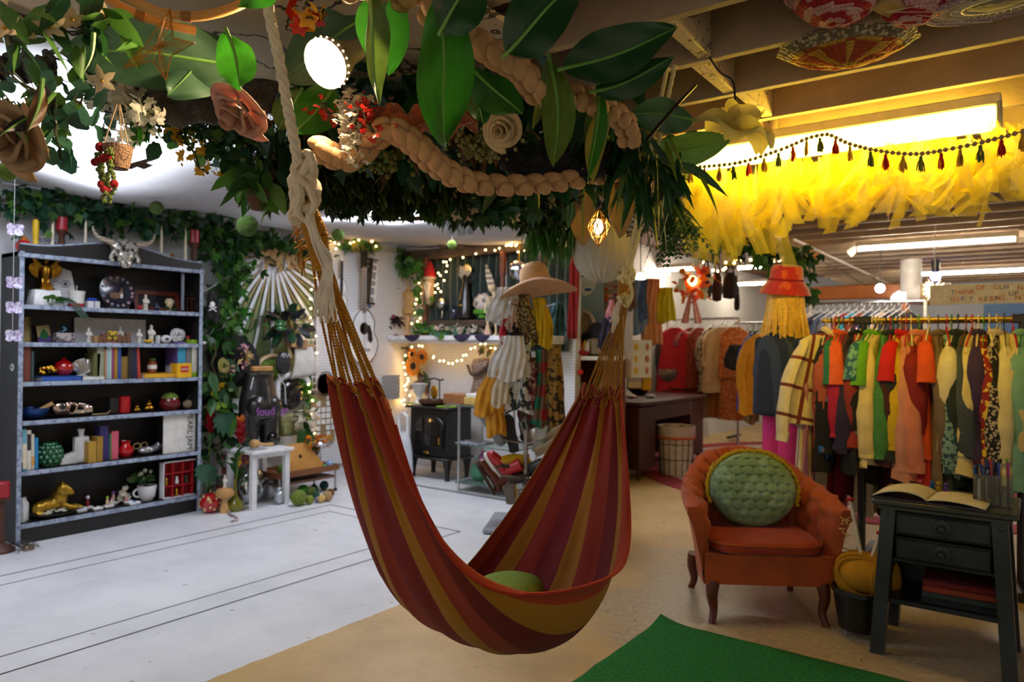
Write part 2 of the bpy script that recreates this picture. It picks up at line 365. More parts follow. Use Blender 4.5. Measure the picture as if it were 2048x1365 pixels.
def hammock():
 t0=thing('hammock','red, orange and mustard striped cloth hammock hanging from two ropes','hammock',(-1.3,1.78,.46))
 O=V((-1.3,1.78,.46))
 P0,P1,=V((-1.312,1.185,1.235)),V((-1.305,2.36,1.175))
 def surf(s,t):
  k=abs(2*s-1);g=sin(pi*s)
  x0=lerp(P0.x,P1.x,s);y=lerp(P0.y,P1.y,s);ze=lerp(P0.z,P1.z,s)
  yy=lerp(P0.y,P1.y,.5)+(y-lerp(P0.y,P1.y,.5))*lerp(1,k**.22 if k>0 else 0,.0)
  zb=ze-.765*(1-k**2.15);zn=ze-.47*(1-k**(6 if s<.5 else 3.2));zf=ze-.665*(1-k**1.85)
  w=.076+.222*g**.85;d=.03*(1-g)
  a=t*pi/2*1.02
  x=x0-w*(-sin(a))if t<0 else x0-w*1.02*sin(a)
  if t<0:x=x0+w*sin(-a)
  z=lerp(zb,zn if t<0 else zf,abs(t)**2.1)
  fold=.030*(1-g)**1.1+.007
  ph=7*pi*t+.6*sin(5*t)
  z+=fold*cos(ph)*(.6 if k>.5 else .35);x+=.35*fold*sin(ph*.5+1)
  yy+=.035*(1-g)**2*cos(ph)*(1 if s>.5 else -1)*.6
  if t<-.86:
   q=(-t-.86)/.14;x+=.035*g*q;z-=.03*g*q*q
  z+=.006*noise.noise(V((t*3,s*7,2)))*g
  return V((x,yy,z))
 st=[('b83e14',.08),('b57a14',.11),('78100e',.11),('a02c12',.10),('b57a14',.11),('84101c',.10),('98200f',.10),('b57a14',.10),('7c0f10',.10),('a03214',.10),('b57a14',1)]
 m=bpy.data.materials.new('striped_cotton');m.use_nodes=True ;m.node_tree.nodes.clear();N=NT(m)
 uv=N('ShaderNodeTexCoord').outputs['UV'];sx=N('ShaderNodeSeparateXYZ',{0:uv}).outputs
 acc=0;stops=[]
 for c,wd in st:stops.append((acc,c));acc+=wd*.98
 base=N.ramp(sx[0],stops,True )
 weave=N('ShaderNodeTexNoise',{'Vector':N('ShaderNodeMapping',{0:uv,3:(900.,60.,1.)}).outputs[0],'Scale':1.,'Detail':2.}).outputs[0]
 base=N.mix(N.math('MULTIPLY',weave,.28),base,lin('4a0e06'))
 p=N('ShaderNodeBsdfPrincipled',{'Base Color':base,'Roughness':.85,'Sheen Weight':.04})
 N.l.new(N('ShaderNodeBump',{'Height':weave,'Strength':.25,'Distance':.004}).outputs[0],p.inputs['Normal'])
 tr=N('ShaderNodeBsdfTranslucent',{'Color':base})
 N.l.new(N('ShaderNodeMixShader',{0:.12,1:p.outputs[0],2:tr.outputs[0]}).outputs[0],N('ShaderNodeOutputMaterial').inputs[0])
 b=MB();b.grid(90,110,lambda u,v:surf(v,u*2-1)-O);b.build('cloth_bed',m,t0,thick=.004)
 b=MB();b.tube([surf(lerp(.01,.99,i/90),-1)-O for i in range(91)],.005,6);b.build('near_hem',cloth('a8280f'),t0)
 K1,K2=at_d(628,452,1.66),at_d(1249,590,2.80)
 m_cord=mat('mustard_cord','a8741a',rough=.8,var=.2,sc=60);m_rope=mat('white_cotton_rope','d9c8b0',rough=.8,var=.1,sc=50)
 for s,K,nm in((0.0,K1,'left'),(1.0,K2,'right')):
  c=MB();n=17
  for i in range(n):
   tt=lerp(-1,1,i/(n-1));e=surf(s,tt);e.x=lerp(P0.x,P1.x,s)-.078*tt*(.9+.1*abs(tt));e.y=lerp(lerp(P0.y,P1.y,s),e.y,.5);a=K+V((rnd.uniform(-.012,.012),rnd.uniform(-.012,.012),-.02))
   mid=lerp(a,e,.45)+V((rnd.uniform(-.006,.006),rnd.uniform(-.006,.006),-.006))
   c.rope([p-O for p in cr([a,mid,e,e+V((0,.02 if s==0 else -.02,-.02))],5)],.0036,.016,2,5)
  c.build('cord_fan',m_cord,t0)
 for s in(0,1):
  c=MB()
  for i in range(8):
   a,bb=lerp(-.96,.96,i/8),lerp(-.96,.96,(i+1)/8)
   pts=[surf(s,lerp(a,bb,k/6))-O+Z_*(.014*sin(pi*k/6))for k in range(7)]
   c.tube(pts,.0075,7)
  c.build('gathered_hem',m,t0)
 def neck(a,bb,r0,r1,nm):
  c=MB();L=(bb-a).length;n=int(L/.0052);d,sd,up=frame(bb-a);pts=[]
  for i in range(n*8):
   q=i/8/n;r=lerp(r0,r1,q)*(1+.08*noise.noise(V((q*9,0,5))));an=2*pi*i/8
   pts.append(a+d*(L*q)+sd*(r*cos(an))+up*(r*sin(an))-O)
  c.tube(pts,.0042,5);c.tube([a-O,bb-O],min(r0,r1)*.85,8)
  for k in range(9):
   q=a+d*L*rnd.uniform(.2,.9);c.tube(cr([q-O,q-O-sd*rnd.uniform(.03,.05)+V((0,0,rnd.uniform(-.03,.01))),q-O-sd*.05+V((rnd.uniform(-.02,.02),0,-.04))],4),.0018,4)
  c.build('wrapped_neck',m_cord,t0)
 L1=[at_d(x,y,z)for x,y,z in((604,400,1.60),(616,428,1.61),(632,470,1.64),(644,520,1.665))]
 neck(L1[0],L1[2],.020,.024,'left');neck(L1[2],L1[3]+V((0,0,-.02)),.024,.017,'l')
 R1=[at_d(x,y,z)for x,y,z in((1249,545,2.80),(1247,575,2.80),(1243,618,2.80))]
 neck(R1[0],R1[2],.021,.017,'right')
 def knot(c,ctr,r,seed):
  q=random.Random(seed)
  for k in range(5):
   d=V((q.uniform(-1,1),q.uniform(-1,1),q.uniform(-.6,.6))).normalized();_,sd,up=frame(d)
   o=ctr+V((q.uniform(-.4,.4),q.uniform(-.4,.4),q.uniform(-.9,.9)))*r
   c.tube([o+(sd*cos(2*pi*i/18)+up*sin(2*pi*i/18))*r*q.uniform(.85,1)-O for i in range(18)],r*.42,7,closed=True )
 a0=at_d(525,-60,1.50);c=MB()
 c.rope([p-O for p in cr([a0+V((-.03,-.02,.35)),a0,at_d(560,130,1.55),at_d(598,335,1.59)],6)],.0125,.075,3,7)
 knot(c,at_d(606,348,1.60),.024,3);knot(c,at_d(608,385,1.60),.026,4);knot(c,at_d(600,425,1.61),.017,6)
 c.tube([p-O for p in cr([at_d(615,372,1.575),at_d(628,410,1.58),at_d(612,440,1.59),at_d(596,425,1.58),at_d(598,400,1.575)],6)],.0075,7)
 c.build('rope',m_rope,t0)
 c=MB()
 for k in range(64):
  a=L1[1]+V((rnd.uniform(-.004,.012),rnd.uniform(-.010,.010),rnd.uniform(-.02,.0)))+V((.018,-.014,0));e=at_d(650+rnd.uniform(-22,20),612+rnd.uniform(-18,22),1.60)
  md=at_d(656+rnd.uniform(-10,11),535+rnd.uniform(-15,15),1.6)
  c.tube([p-O for p in cr([a,lerp(a,md,.55)+V((.006,-.012,.0)),md,e+V((rnd.uniform(-.006,.006),0,rnd.uniform(0,.012))),e+V((rnd.uniform(-.008,.008),0,-.015))],4)],.0015,4)
 c.build('frayed_tassel',mat('pale_frayed_cotton','f4e9dc',rough=.9,var=.08,sc=40,tl=.12),t0)
 c=MB()
 for off in(-.016,.016):
  c.rope([p-O for p in cr([V((-1.16+off,2.62,2.44)),at_d(1272+off*300,470,2.83),at_d(1252+off*200,545,2.80)],6)],.0085,.05,3,6)
 knot(c,at_d(1254,552,2.79),.022,8);knot(c,at_d(1252,600,2.78),.017,9)
 c.tube([p-O for p in cr([at_d(1258,560,2.76),at_d(1264,590,2.76),at_d(1252,612,2.76),at_d(1236,592,2.76)],6)],.008,7)
 c.build('rope',mat('cream_cotton_rope','d8cc9a',rough=.8,var=.1,sc=50),t0)
 c=MB()
 for k in range(46):
  a=at_d(1246+rnd.uniform(-4,4),596,2.77);e=at_d(1230+rnd.uniform(-9,10),650+rnd.uniform(-14,18),2.77)
  c.tube([p-O for p in cr([a,lerp(a,e,.5)+V((-.008,-.008,.004)),e],4)],.002,4)
 c.build('frayed_tassel',mat('pale_frayed_cotton','d8c4b0'),t0)
hammock()
b=MB();b.ball((0,0,0),(.11,.15,.05),24,14,f=lambda d:1+.03*noise.noise(d*3)+.02*abs(sin(d.x*9)))
o=tag(b.build('cushion',cloth('8fae3c',bump=.4),loc=(-1.37,1.86,.568)),'lime green cushion lying in the striped hammock','cushion')
m_black=cm('151515',rough=.45);m_steel=cm('b9bcc0',metal=1,rough=.28);m_brass=cm('b58a3c',metal=1,rough=.3);m_gold=cm('c79a3a',metal=1,rough=.25)
A,B_=at_y(1398,326,3.72),at_y(1992,262,3.72)
t=thing('strip_light','long glowing yellow strip light under the joists above the yellow tulle','ceiling light',((A.x+B_.x)/2,3.72,2.36))
Ls=B_.x-A.x
b=MB();b.box((0,.0,.055),(Ls+.04,.13,.05),b=.006);b.build('housing',cm('c8c3a8'),t)
b=MB();b.box((0,0,-.01),(Ls,.12,.09),b=.02);b.build('diffuser',glow('yellow_wrapped_diffuser','ffd548',24),t)
for s in(-1,1):b=MB();b.box((s*(Ls/2+.012),0,-.005),(.02,.13,.10),b=.004);b.build('end_cap',cm('9fa3a6',metal=.6,rough=.4),t)
def tulle():
 b=MB();q=random.Random(5)
 for i in range(250):
  u=q.random();x=lerp(A.x-.05,B_.x+.16,u);y=3.70+q.uniform(-.10,.12);z0=2.30+q.uniform(-.06,.03)
  L=q.uniform(.14,.40)*(1.2 if u<.28 else .88);w=q.uniform(.022,.05);an=q.uniform(0,pi);tw=q.uniform(-1.3,1.3);dx=q.uniform(-.2,.2)*(.6 if u<.3 else 1);dy=q.uniform(-.10,.10)
  mi=q.choice((0,0,1,1,1,2))
  def fn(a,v):
   an2=an+tw*v;ww=w*(.35+.65*sm(v*2.5));c=V((x+dx*v*v,y+dy*v,z0-L*v+.02*sin(6*v+i)))
   return c+V((cos(an2),sin(an2),0))*(a-.5)*2*ww
  b.grid(2,7,fn,mi)
 def m(n,c,al):
  k=bpy.data.materials.new(n);k.use_nodes=True ;k.node_tree.nodes.clear();N=NT(k)
  tc=N('ShaderNodeTexCoord').outputs['Object'];nz=N('ShaderNodeTexNoise',{'Vector':tc,'Scale':400.}).outputs[0]
  d=N('ShaderNodeBsdfDiffuse',{'Color':lin(c)}).outputs[0];tr=N('ShaderNodeBsdfTranslucent',{'Color':lin(c)}).outputs[0]
  a=N('ShaderNodeMixShader',{0:.6,1:d,2:tr}).outputs[0];tp=N('ShaderNodeBsdfTransparent').outputs[0]
  N.l.new(N('ShaderNodeMixShader',{0:N.math('ADD',al-.1,N.math('MULTIPLY',nz,.2)),1:tp,2:a}).outputs[0],N('ShaderNodeOutputMaterial').inputs[0]);return k
 tag(b.build('tulle_fringe',[m('lemon_tulle','f6ea5c',.42),m('yellow_tulle','f0dc3c',.42),m('cream_tulle','f2ecd2',.30)]),'fringe of yellow and cream tulle strips hanging below the strip light','tulle garland')
tulle()
gp=[(1270,322),(1300,333),(1340,336),(1400,334),(1480,325),(1560,300),(1615,277),(1645,270),(1662,271),(1700,288),(1760,302),(1830,308),(1900,298),(1970,283),(2048,262),(2110,240)]
P=cr([at_y(x,y,3.50)for x,y in gp],24)
t=thing('bead_garland','grey wooden bead garland with red, gold and green tassels across the joists','garland',P[0]);O=P[0]
b=MB();b.tube([p-O for p in P[::3]],.0025,4);b.build('string',cm('6a5a48'),t)
b=MB();acc=0;last=P[0]
for p in P:
 if(p-last).length>=.021:b.ball(p-O,(.0105,.0105,.0105),8,6);last=p
b.build('bead_strand',cm('a08a74',rough=.6,var=.2,sc=30),t)
tx=[1333,1355,1380,1408,1437,1466,1498,1528,1558,1585,1613,1640,1671,1699,1740,1771,1806,1843,1882,1921,1962,2004,2046]
tcs=['b8261c','c9a13a','5d7436'];seq=[0,1,1]+[0,1,2]*7
for i,x in enumerate(tx):
 p=min(P,key=lambda q:abs(proj(q)[0]-x));q=p-O-Z_*.012;b=MB();R2=random.Random(i)
 b.ball(q-Z_*.004,.007,8,6);b.tube([q-Z_*.006,q-Z_*.014],.0075,8)
 for k in range(26):
  a=R2.uniform(0,2*pi);r=R2.uniform(.001,.017);e=q+V((cos(a)*r,sin(a)*r,-.062+R2.uniform(-.008,.01)))
  b.tube([q-Z_*.012+V((cos(a)*.004,sin(a)*.004,0)),lerp(q,e,.55)+V((cos(a)*.004,sin(a)*.004,0)),e],.0022,4)
 b.build('tassel',cm(tcs[seq[i]],rough=.9,var=.25,sc=60),t)
def petal_flower(name,label,cat,loc,R,n,col,up=.5,seed=1,cord=None ,m=None ,tilt=None ):
 t=thing(name,label,cat,loc);q=random.Random(seed);m=m or cm(col,rough=.8,tl=.45,var=.08)
 for ring,(k,r,lift)in enumerate(n):
  for i in range(k):
   a=2*pi*(i+.5*ring)/k+q.uniform(-.15,.15);c=V((cos(a),sin(a),0));s=V((-sin(a),cos(a),0));b=MB();l2=lift+q.uniform(-.12,.12);cu=q.uniform(.25,.5)
   def fn(u,v):
    ww=r*.52*sin(pi*min(1,(.12+.88*v)))**.6 if v<.999 else 0.02;uu=(u-.5)*2
    el=l2-cu*2.0*(v-.35)**2*(1 if ring==0 else -.6);rr=r*v
    p=c*(rr*cos(el))+Z_*(rr*sin(el))+s*(uu*ww);p+=Z_*(.22*r*uu*uu*sin(pi*v))+Z_*(.03*r*sin(5*uu+ring+i)*v);return(tilt@p)if tilt else p
   b.grid(8,8,fn);b.build('petal',m,t)
 if cord:
  b=MB();b.tube([p-V(loc)for p in cr(cord,5)],.004,5);b.build('hanging_cord',m_black,t)
 return t
c0=at_d(1470,262,2.75)
petal_flower('paper_flower','large pale yellow paper flower hanging from a black cord below the joists','paper flower',c0,.175,[(5,.17,.05),(4,.12,.75)],'e6d98c',cord=[c0,c0+Z_*.09,c0+V((-.01,0,.19)),c0+V((-.05,-.03,.225)),c0+V((-.08,-.06,.28))],tilt=Mx.Rotation(.35,3,'Y'))
b=MB();b.tube(cr([at_d(1392,170,2.75),at_d(1340,225,2.5),at_d(1284,292,2.4)],6),.006,6)
tag(b.build('power_cable',m_black),'black cable slung from the joist blocking towards the hammock rope','cable')
def stretched_cap(name,label,pc,rx,ry,h,mats,fmat,depth,rz=0,seg=36):
 c=at_d(pc[0],pc[1],depth);b=MB()
 rings=14
 for j in range(rings):
  for i in range(seg):
   a0,a1=2*pi*i/seg,2*pi*(i+1)/seg;r0,r1=j/rings,(j+1)/rings
   def pt(r,a):
    sc=1+.03*sin(a*9)*r;return V((rx*r*cos(a)*sc,ry*r*sin(a)*sc,-h*(1-r**2.2)+.008*noise.noise(V((r*6,a*2,1)))))
   b.add([pt(r0,a0),pt(r0,a1),pt(r1,a1),pt(r1,a0)],[(0,1,2,3)],fmat(j/rings,i/seg))
 return tag(b.build(name,mats,loc=c,rz=rz,thick=.004),label,'crochet')
m_or=cloth('a8431a',bump=.8,bsc=120);m_yl=cloth('c79a30',bump=.8,bsc=120);m_wh=cloth('c9bda0',bump=.8,bsc=90,c2='7d6f58',pat='cells',ps=70)
def fm(r,a):
 k=abs(sin(a*pi*8))
 if r>.74:return 2
 if r>.60:return 0 if(r<.68)==(k>.5)else 1
 if r>.12:return 0 if k>.38 else 1
 return 1
stretched_cap('crochet_bowl','cream crochet bowl with an orange and gold flower motif under the joists',(1692,88),.235,.17,.075,[m_or,m_yl,m_wh],fm,2.62,.2)
m_rd=cloth('a3152a',bump=.6,bsc=90);m_pk=cloth('c9979a',bump=.6,bsc=90)
stretched_cap('knitted_cap','red and pink spiral striped knitted cap bulging below the joists',(1680,-22),.17,.17,.11,[m_rd,m_pk],lambda r,a:int((a*2+r*3.2)*2)%2,2.35,.2)
stretched_cap('knitted_cap','red and pink striped knitted cap half hidden behind the short cream batten',(1830,-14),.12,.14,.10,[m_rd,m_pk],lambda r,a:int((a*2+r*2.6)*2)%2,2.35,.9)
b=MB();p0,p1=at_d(1768,-30,2.30),at_d(1806,58,2.36);d=p1-p0
b.box((0,0,0),(.07,d.length,.03),b=.003,R=Mx.Rotation(math.atan2(-d.x,d.y),3,'Z'));tag(b.build('timber_batten',mat('batten_wood','a58a5c',rough=.7,var=.2,sc=6),loc=(p0+p1)/2),'short pale timber batten fixed across the joists between the knitted caps','batten')
c=at_d(1998,8,2.28);t=thing('string_hoop','white string web hoop with a lilac rim stretched under the joists','dreamcatcher',c)
Rm=Mx.Rotation(.12,3,'X')
b=MB();b.tube([Rm@V((.20*cos(a),.15*sin(a),0))for a in[2*pi*i/40 for i in range(40)]],.010,7,closed=True );b.build('rim',cloth('9b7f88',c2='e8dcd8',pat='dots',ps=120),t)
b=MB()
for k in range(44):
 a=2*pi*k/44;b.tube([Rm@V((.10*cos(a+.15),.075*sin(a+.15),.0)),Rm@V((.198*cos(a),.148*sin(a),0))],.0012,4);b.tube([Rm@V((.10*cos(a-.15),.075*sin(a-.15),.0)),Rm@V((.198*cos(a),.148*sin(a),0))],.0012,4)
for r in(.13,.16,.18):b.tube([Rm@V((r*cos(x),r*.75*sin(x),0))for x in[2*pi*i/40 for i in range(40)]],.0012,4,closed=True )
b.tube([Rm@V((.10*cos(x),.075*sin(x),0))for x in[2*pi*i/30 for i in range(30)]],.004,6,closed=True );b.build('web',cm('cfc6b4'),t)
b=MB();b.ball((0,0,.01),(.095,.072,.02),16,8,R=Rm);b.build('centre',cloth('7d7a72',bump=1,bsc=50),t)
b=MB()
for px,py,qx,qy in((1772,24,1900,0),(1772,24,2010,24),(1774,50,1985,44),(1835,30,1930,42)):b.tube([at_d(px,py,2.30)-c,at_d(qx,qy,2.27)-c],.0012,4)
b.build('guy_string',cm('cfc6a0'),t)
c=at_d(650,128,1.86);dirn=(at_d(200,330,1.35)-c).normalized()
t=thing('spotlight','glowing white reflector spotlight among the hanging leaves above the hammock rope','spotlight',c)
q=dirn.to_track_quat('Z','Y').to_matrix()
b=MB();b.lathe([(.061,-.012),(.064,0),(.063,-.02),(.055,-.045),(.034,-.09),(.026,-.16),(.024,-.20),(0,-.20)],24,R=q);b.build('housing',cm('8d8472',rough=.5),t)
b=MB();b.lathe([(0,-.003),(.059,-.003)],24,R=q);b.build('lens',glow('warm_lens','ffdfae',250),t)
b=MB()
for k in range(22):
 a=2*pi*k/22;p=q@V((.0637*cos(a),.0637*sin(a),-.012));b.ball(p,.0028,6,4)
b.build('rim_vent',glow('warm_vent','ffcf9a',6),t)
b=MB();b.tube(cr([q@V((0,0,-.2)),q@V((0,0,-.26))+V((0,0,.03)),V((.08,.05,.30)),V((.1,.06,.42))],5),.01,7);b.build('arm',cm('5a5348'),t)
g_tube=glow('fluorescent_tube','fff0d6',66)
def fluo(x0,y0,x1,y1,label,z=2.37,rows=2):
 a,c=at_z(x0,y0,z),at_z(x1,y1,z);y=(a.y+c.y)/2;a=V((a.x,y,z));c=V((c.x,y,z));L=c.x-a.x
 t=thing('fluorescent_light',label,'fluorescent light',((a.x+c.x)/2,y,z),group='fluorescent tubes in the shop')
 b=MB();b.box((0,0,.045),(L+.06,.09,.05),b=.006)
 for s in(-1,1):b.box((s*(L/2+.015),0,.0),(.02,.05,.06),b=.004)
 b.build('batten_housing',cm('cfc8bd'),t)
 b=MB();b.tube([(-L/2,0,0),(L/2,0,0)],.019,10);b.build('tube',g_tube,t);return t
fluo(1714,496,2030,481,'long fluorescent tube nearest the tulle, above the clothes rail')
fluo(1815,549,2052,541,'long fluorescent tube just above the banner with coloured letters')
fluo(1318,541,1398,537,'fluorescent tube behind the hanging dark handbags')
fluo(1476,536,1530,534,'short-looking fluorescent tube above the other one beside the red hat')
fluo(1478,570,1552,565,'fluorescent tube level with the crown of the red hat')
def leafmat(n,c,c2=None ,tl=.3,rough=.45,ps=260,var=.18):return mat('leaf_'+n,c,rough=rough,tl=tl,var=var,sc=9,c2=c2,pat='vein' if c2 else None ,ps=ps,coords='UV' if c2 else 'Object')
LM=dict(canna=leafmat('canna','1f5a12','3a7222',.34),dark=leafmat('dark','123a1a','2a5a34',.2),olive=leafmat('olive','4f6a26','66783a',.35),gray=leafmat('banana','41684a','55785a',.35,ps=300),lime=leafmat('lime','286a12','3c8420',.35),yel=leafmat('yellowed','8a8432','b8a85a',.4),tan=leafmat('tan','9a7a4e','b89a68',.4),g1=leafmat('g1','2c5a24'),g2=leafmat('g2','1c4526'),g3=leafmat('g3','4f7d2e'),eu=leafmat('eu','3c6e58'),eu2=leafmat('eu2','28573f'),ced=leafmat('ced','3a4f1a'),ced2=leafmat('ced2','20340f'),wh=leafmat('wh','f0ebdc',tl=.5),pk=leafmat('pk','d8a09a'),bl=leafmat('bl','20202a',tl=.05),red=leafmat('red','b02010'),go=leafmat('go','d9a520'),br=leafmat('br','6a4a30'))
def big_leaf(label,b3,t3,wpx,m,roll=0,droop=.12,fold=.35,curl=0,wave=.03,seed=0,name='canna_leaf',cat='leaf'):
 a,e=at_d(*b3),at_d(*t3);d=e-a;L=d.length;W=wpx/1450*(b3[2]+t3[2])/2;t=thing(name,label,cat,a)
 dn=d.normalized();s=dn.cross(ray(b3[0],b3[1])).normalized();u=s.cross(dn)
 Rr=Mx.Rotation(rad(roll),3,dn);s=Rr@s;u=Rr@u
 def ctr(v):return d*v+u*(droop*L*sin(pi*v))+u*(curl*L*v**3)+s*(.035*L*sin(pi*v*1.3+seed))
 def fn(uu,v):
  w=W/2*(sin(pi*min(1,.03+.97*v**.85))**.75 if v<.999 else 0);q=uu*2-1
  return ctr(v)+s*(q*w*cos(fold*abs(q)))+u*(abs(q)*w*sin(fold))+u*(wave*2.2*W*sin(9*v+seed+q*2)*abs(q))+u*(.03*W*sin(17*v+seed)*q)
 b=MB();b.grid(10,22,fn);b.build('blade',m,t)
 b=MB();b.tube([ctr(i/16)-u*.001 for i in range(-1,17)],lambda k:.0045*(1-k)+.0008,5);b.build('midrib',leafmat('rib','6fa048',tl=.1),t)
 return t
C_='hanging among the greenery above the hammock'
big_leaf('largest dark green canna leaf hanging point down above the middle of the hammock',(868,8,1.62),(903,292,1.55),124,LM['canna'],4,.05,.25,seed=1)
big_leaf('green canna leaf with a yellow curled tip hanging beside the spotlight',(732,-30,1.52),(752,206,1.50),66,LM['olive'],35,.06,.5,.05,seed=2)
big_leaf('broad green canna leaf hanging between the spotlight leaf and the largest leaf',(775,-30,1.60),(772,150,1.62),112,LM['canna'],-6,.04,.2,seed=3)
big_leaf('pointed green leaf hanging just beside the largest leaf, tip to the floor',(945,140,1.75),(962,248,1.72),66,LM['canna'],10,.05,.3,seed=4)
big_leaf('green leaf lying across the one below it beside the largest canna leaf',(945,132,1.70),(1044,230,1.66),88,LM['canna'],-25,.10,.3,seed=5)
big_leaf('long dull olive leaf hanging straight down in front of the braided garland',(1102,120,1.80),(1112,334,1.74),72,LM['olive'],6,.05,.25,seed=6)
big_leaf('narrow bright green leaf folded lengthwise hanging near the hammock rope end',(1190,165,1.95),(1182,366,1.9),40,LM['lime'],30,.04,.7,seed=7)
big_leaf('pale olive leaf hanging behind the narrow bright green one',(1205,200,2.05),(1190,362,2.0),44,LM['yel'],-10,.05,.2,seed=8)
big_leaf('huge dark leaf spread along the joists with its tip towards the blocking',(1130,140,1.75),(1355,58,1.70),110,LM['dark'],10,.05,.25,seed=9)
big_leaf('dark leaf with a pale curled edge below the huge one at the joists',(1190,180,1.85),(1352,118,1.80),70,LM['dark'],-20,.06,.5,seed=10)
big_leaf('nearly black broad leaf at the top edge above the braided garland',(1010,100,1.55),(1170,-40,1.45),130,LM['dark'],14,.05,.2,seed=11)
big_leaf('dark leaf with a light midrib above the beads at the top edge',(880,60,1.55),(965,-60,1.45),120,LM['dark'],-5,.04,.2,seed=12)
big_leaf('bright green leaf hanging point down beside the gold star',(452,66,1.55),(488,182,1.50),82,LM['lime'],-8,.03,.3,-.05,seed=13)
big_leaf('small bright leaf at the top edge beside the near hammock rope',(560,-30,1.4),(476,16,1.4),44,LM['lime'],20,.05,.2,seed=14)
big_leaf('wide grey-green banana leaf lying flat behind the gold star',(462,122,1.95),(118,104,1.85),150,LM['gray'],-8,-.06,.15,seed=15,name='banana_leaf')
big_leaf('grey-green banana leaf drooping below the gold star',(470,85,2.0),(330,185,1.9),130,LM['gray'],12,-.04,.2,seed=16,name='banana_leaf')
big_leaf('grey-green banana leaf behind the near hammock rope',(720,50,2.1),(560,150,2.0),130,LM['gray'],15,-.04,.2,seed=17,name='banana_leaf')
big_leaf('dark grey-green banana leaf above the spotlight',(660,30,2.15),(760,120,2.1),120,LM['gray'],-20,-.02,.2,seed=18,name='banana_leaf')
big_leaf('mid green leaf hanging between the near rope and the pampas plume',(668,170,2.05),(590,272,2.0),90,LM['lime'],0,-.04,.3,seed=19)
big_leaf('green leaf hanging behind the near rope above the tangle of stems',(600,180,2.1),(560,262,2.1),80,LM['olive'],20,-.04,.3,seed=20)
big_leaf('cut banana leaf square hanging in front of the joists beside the far rope',(1385,235,2.6),(1262,230,2.5),70,LM['gray'],10,.02,.15,seed=21,name='banana_leaf')
big_leaf('yellow-lit banana leaf lying between the far rope and the strip light',(1310,300,2.9),(1465,282,2.8),70,LM['gray'],-12,.03,.2,seed=22,name='banana_leaf')
big_leaf('broad tan-green leaf hanging behind the gold wire lantern',(1170,385,2.9),(1160,492,2.85),58,LM['tan'],10,.03,.2,seed=23)
big_leaf('golden lit leaf hanging beside the gold wire lantern',(1240,350,2.85),(1238,478,2.8),54,LM['tan'],-8,.03,.2,seed=24)
big_leaf('slim grey-green leaf hanging beside the cedar garland end',(1146,385,2.9),(1138,458,2.9),24,LM['gray'],5,.02,.2,seed=25)
def R3(q,s=1):return V((q.uniform(-1,1),q.uniform(-1,1),q.uniform(-1,1)))*s
ROUND=[(0,.15),(.25,.9),(.5,1),(.8,.8),(1,.25)]
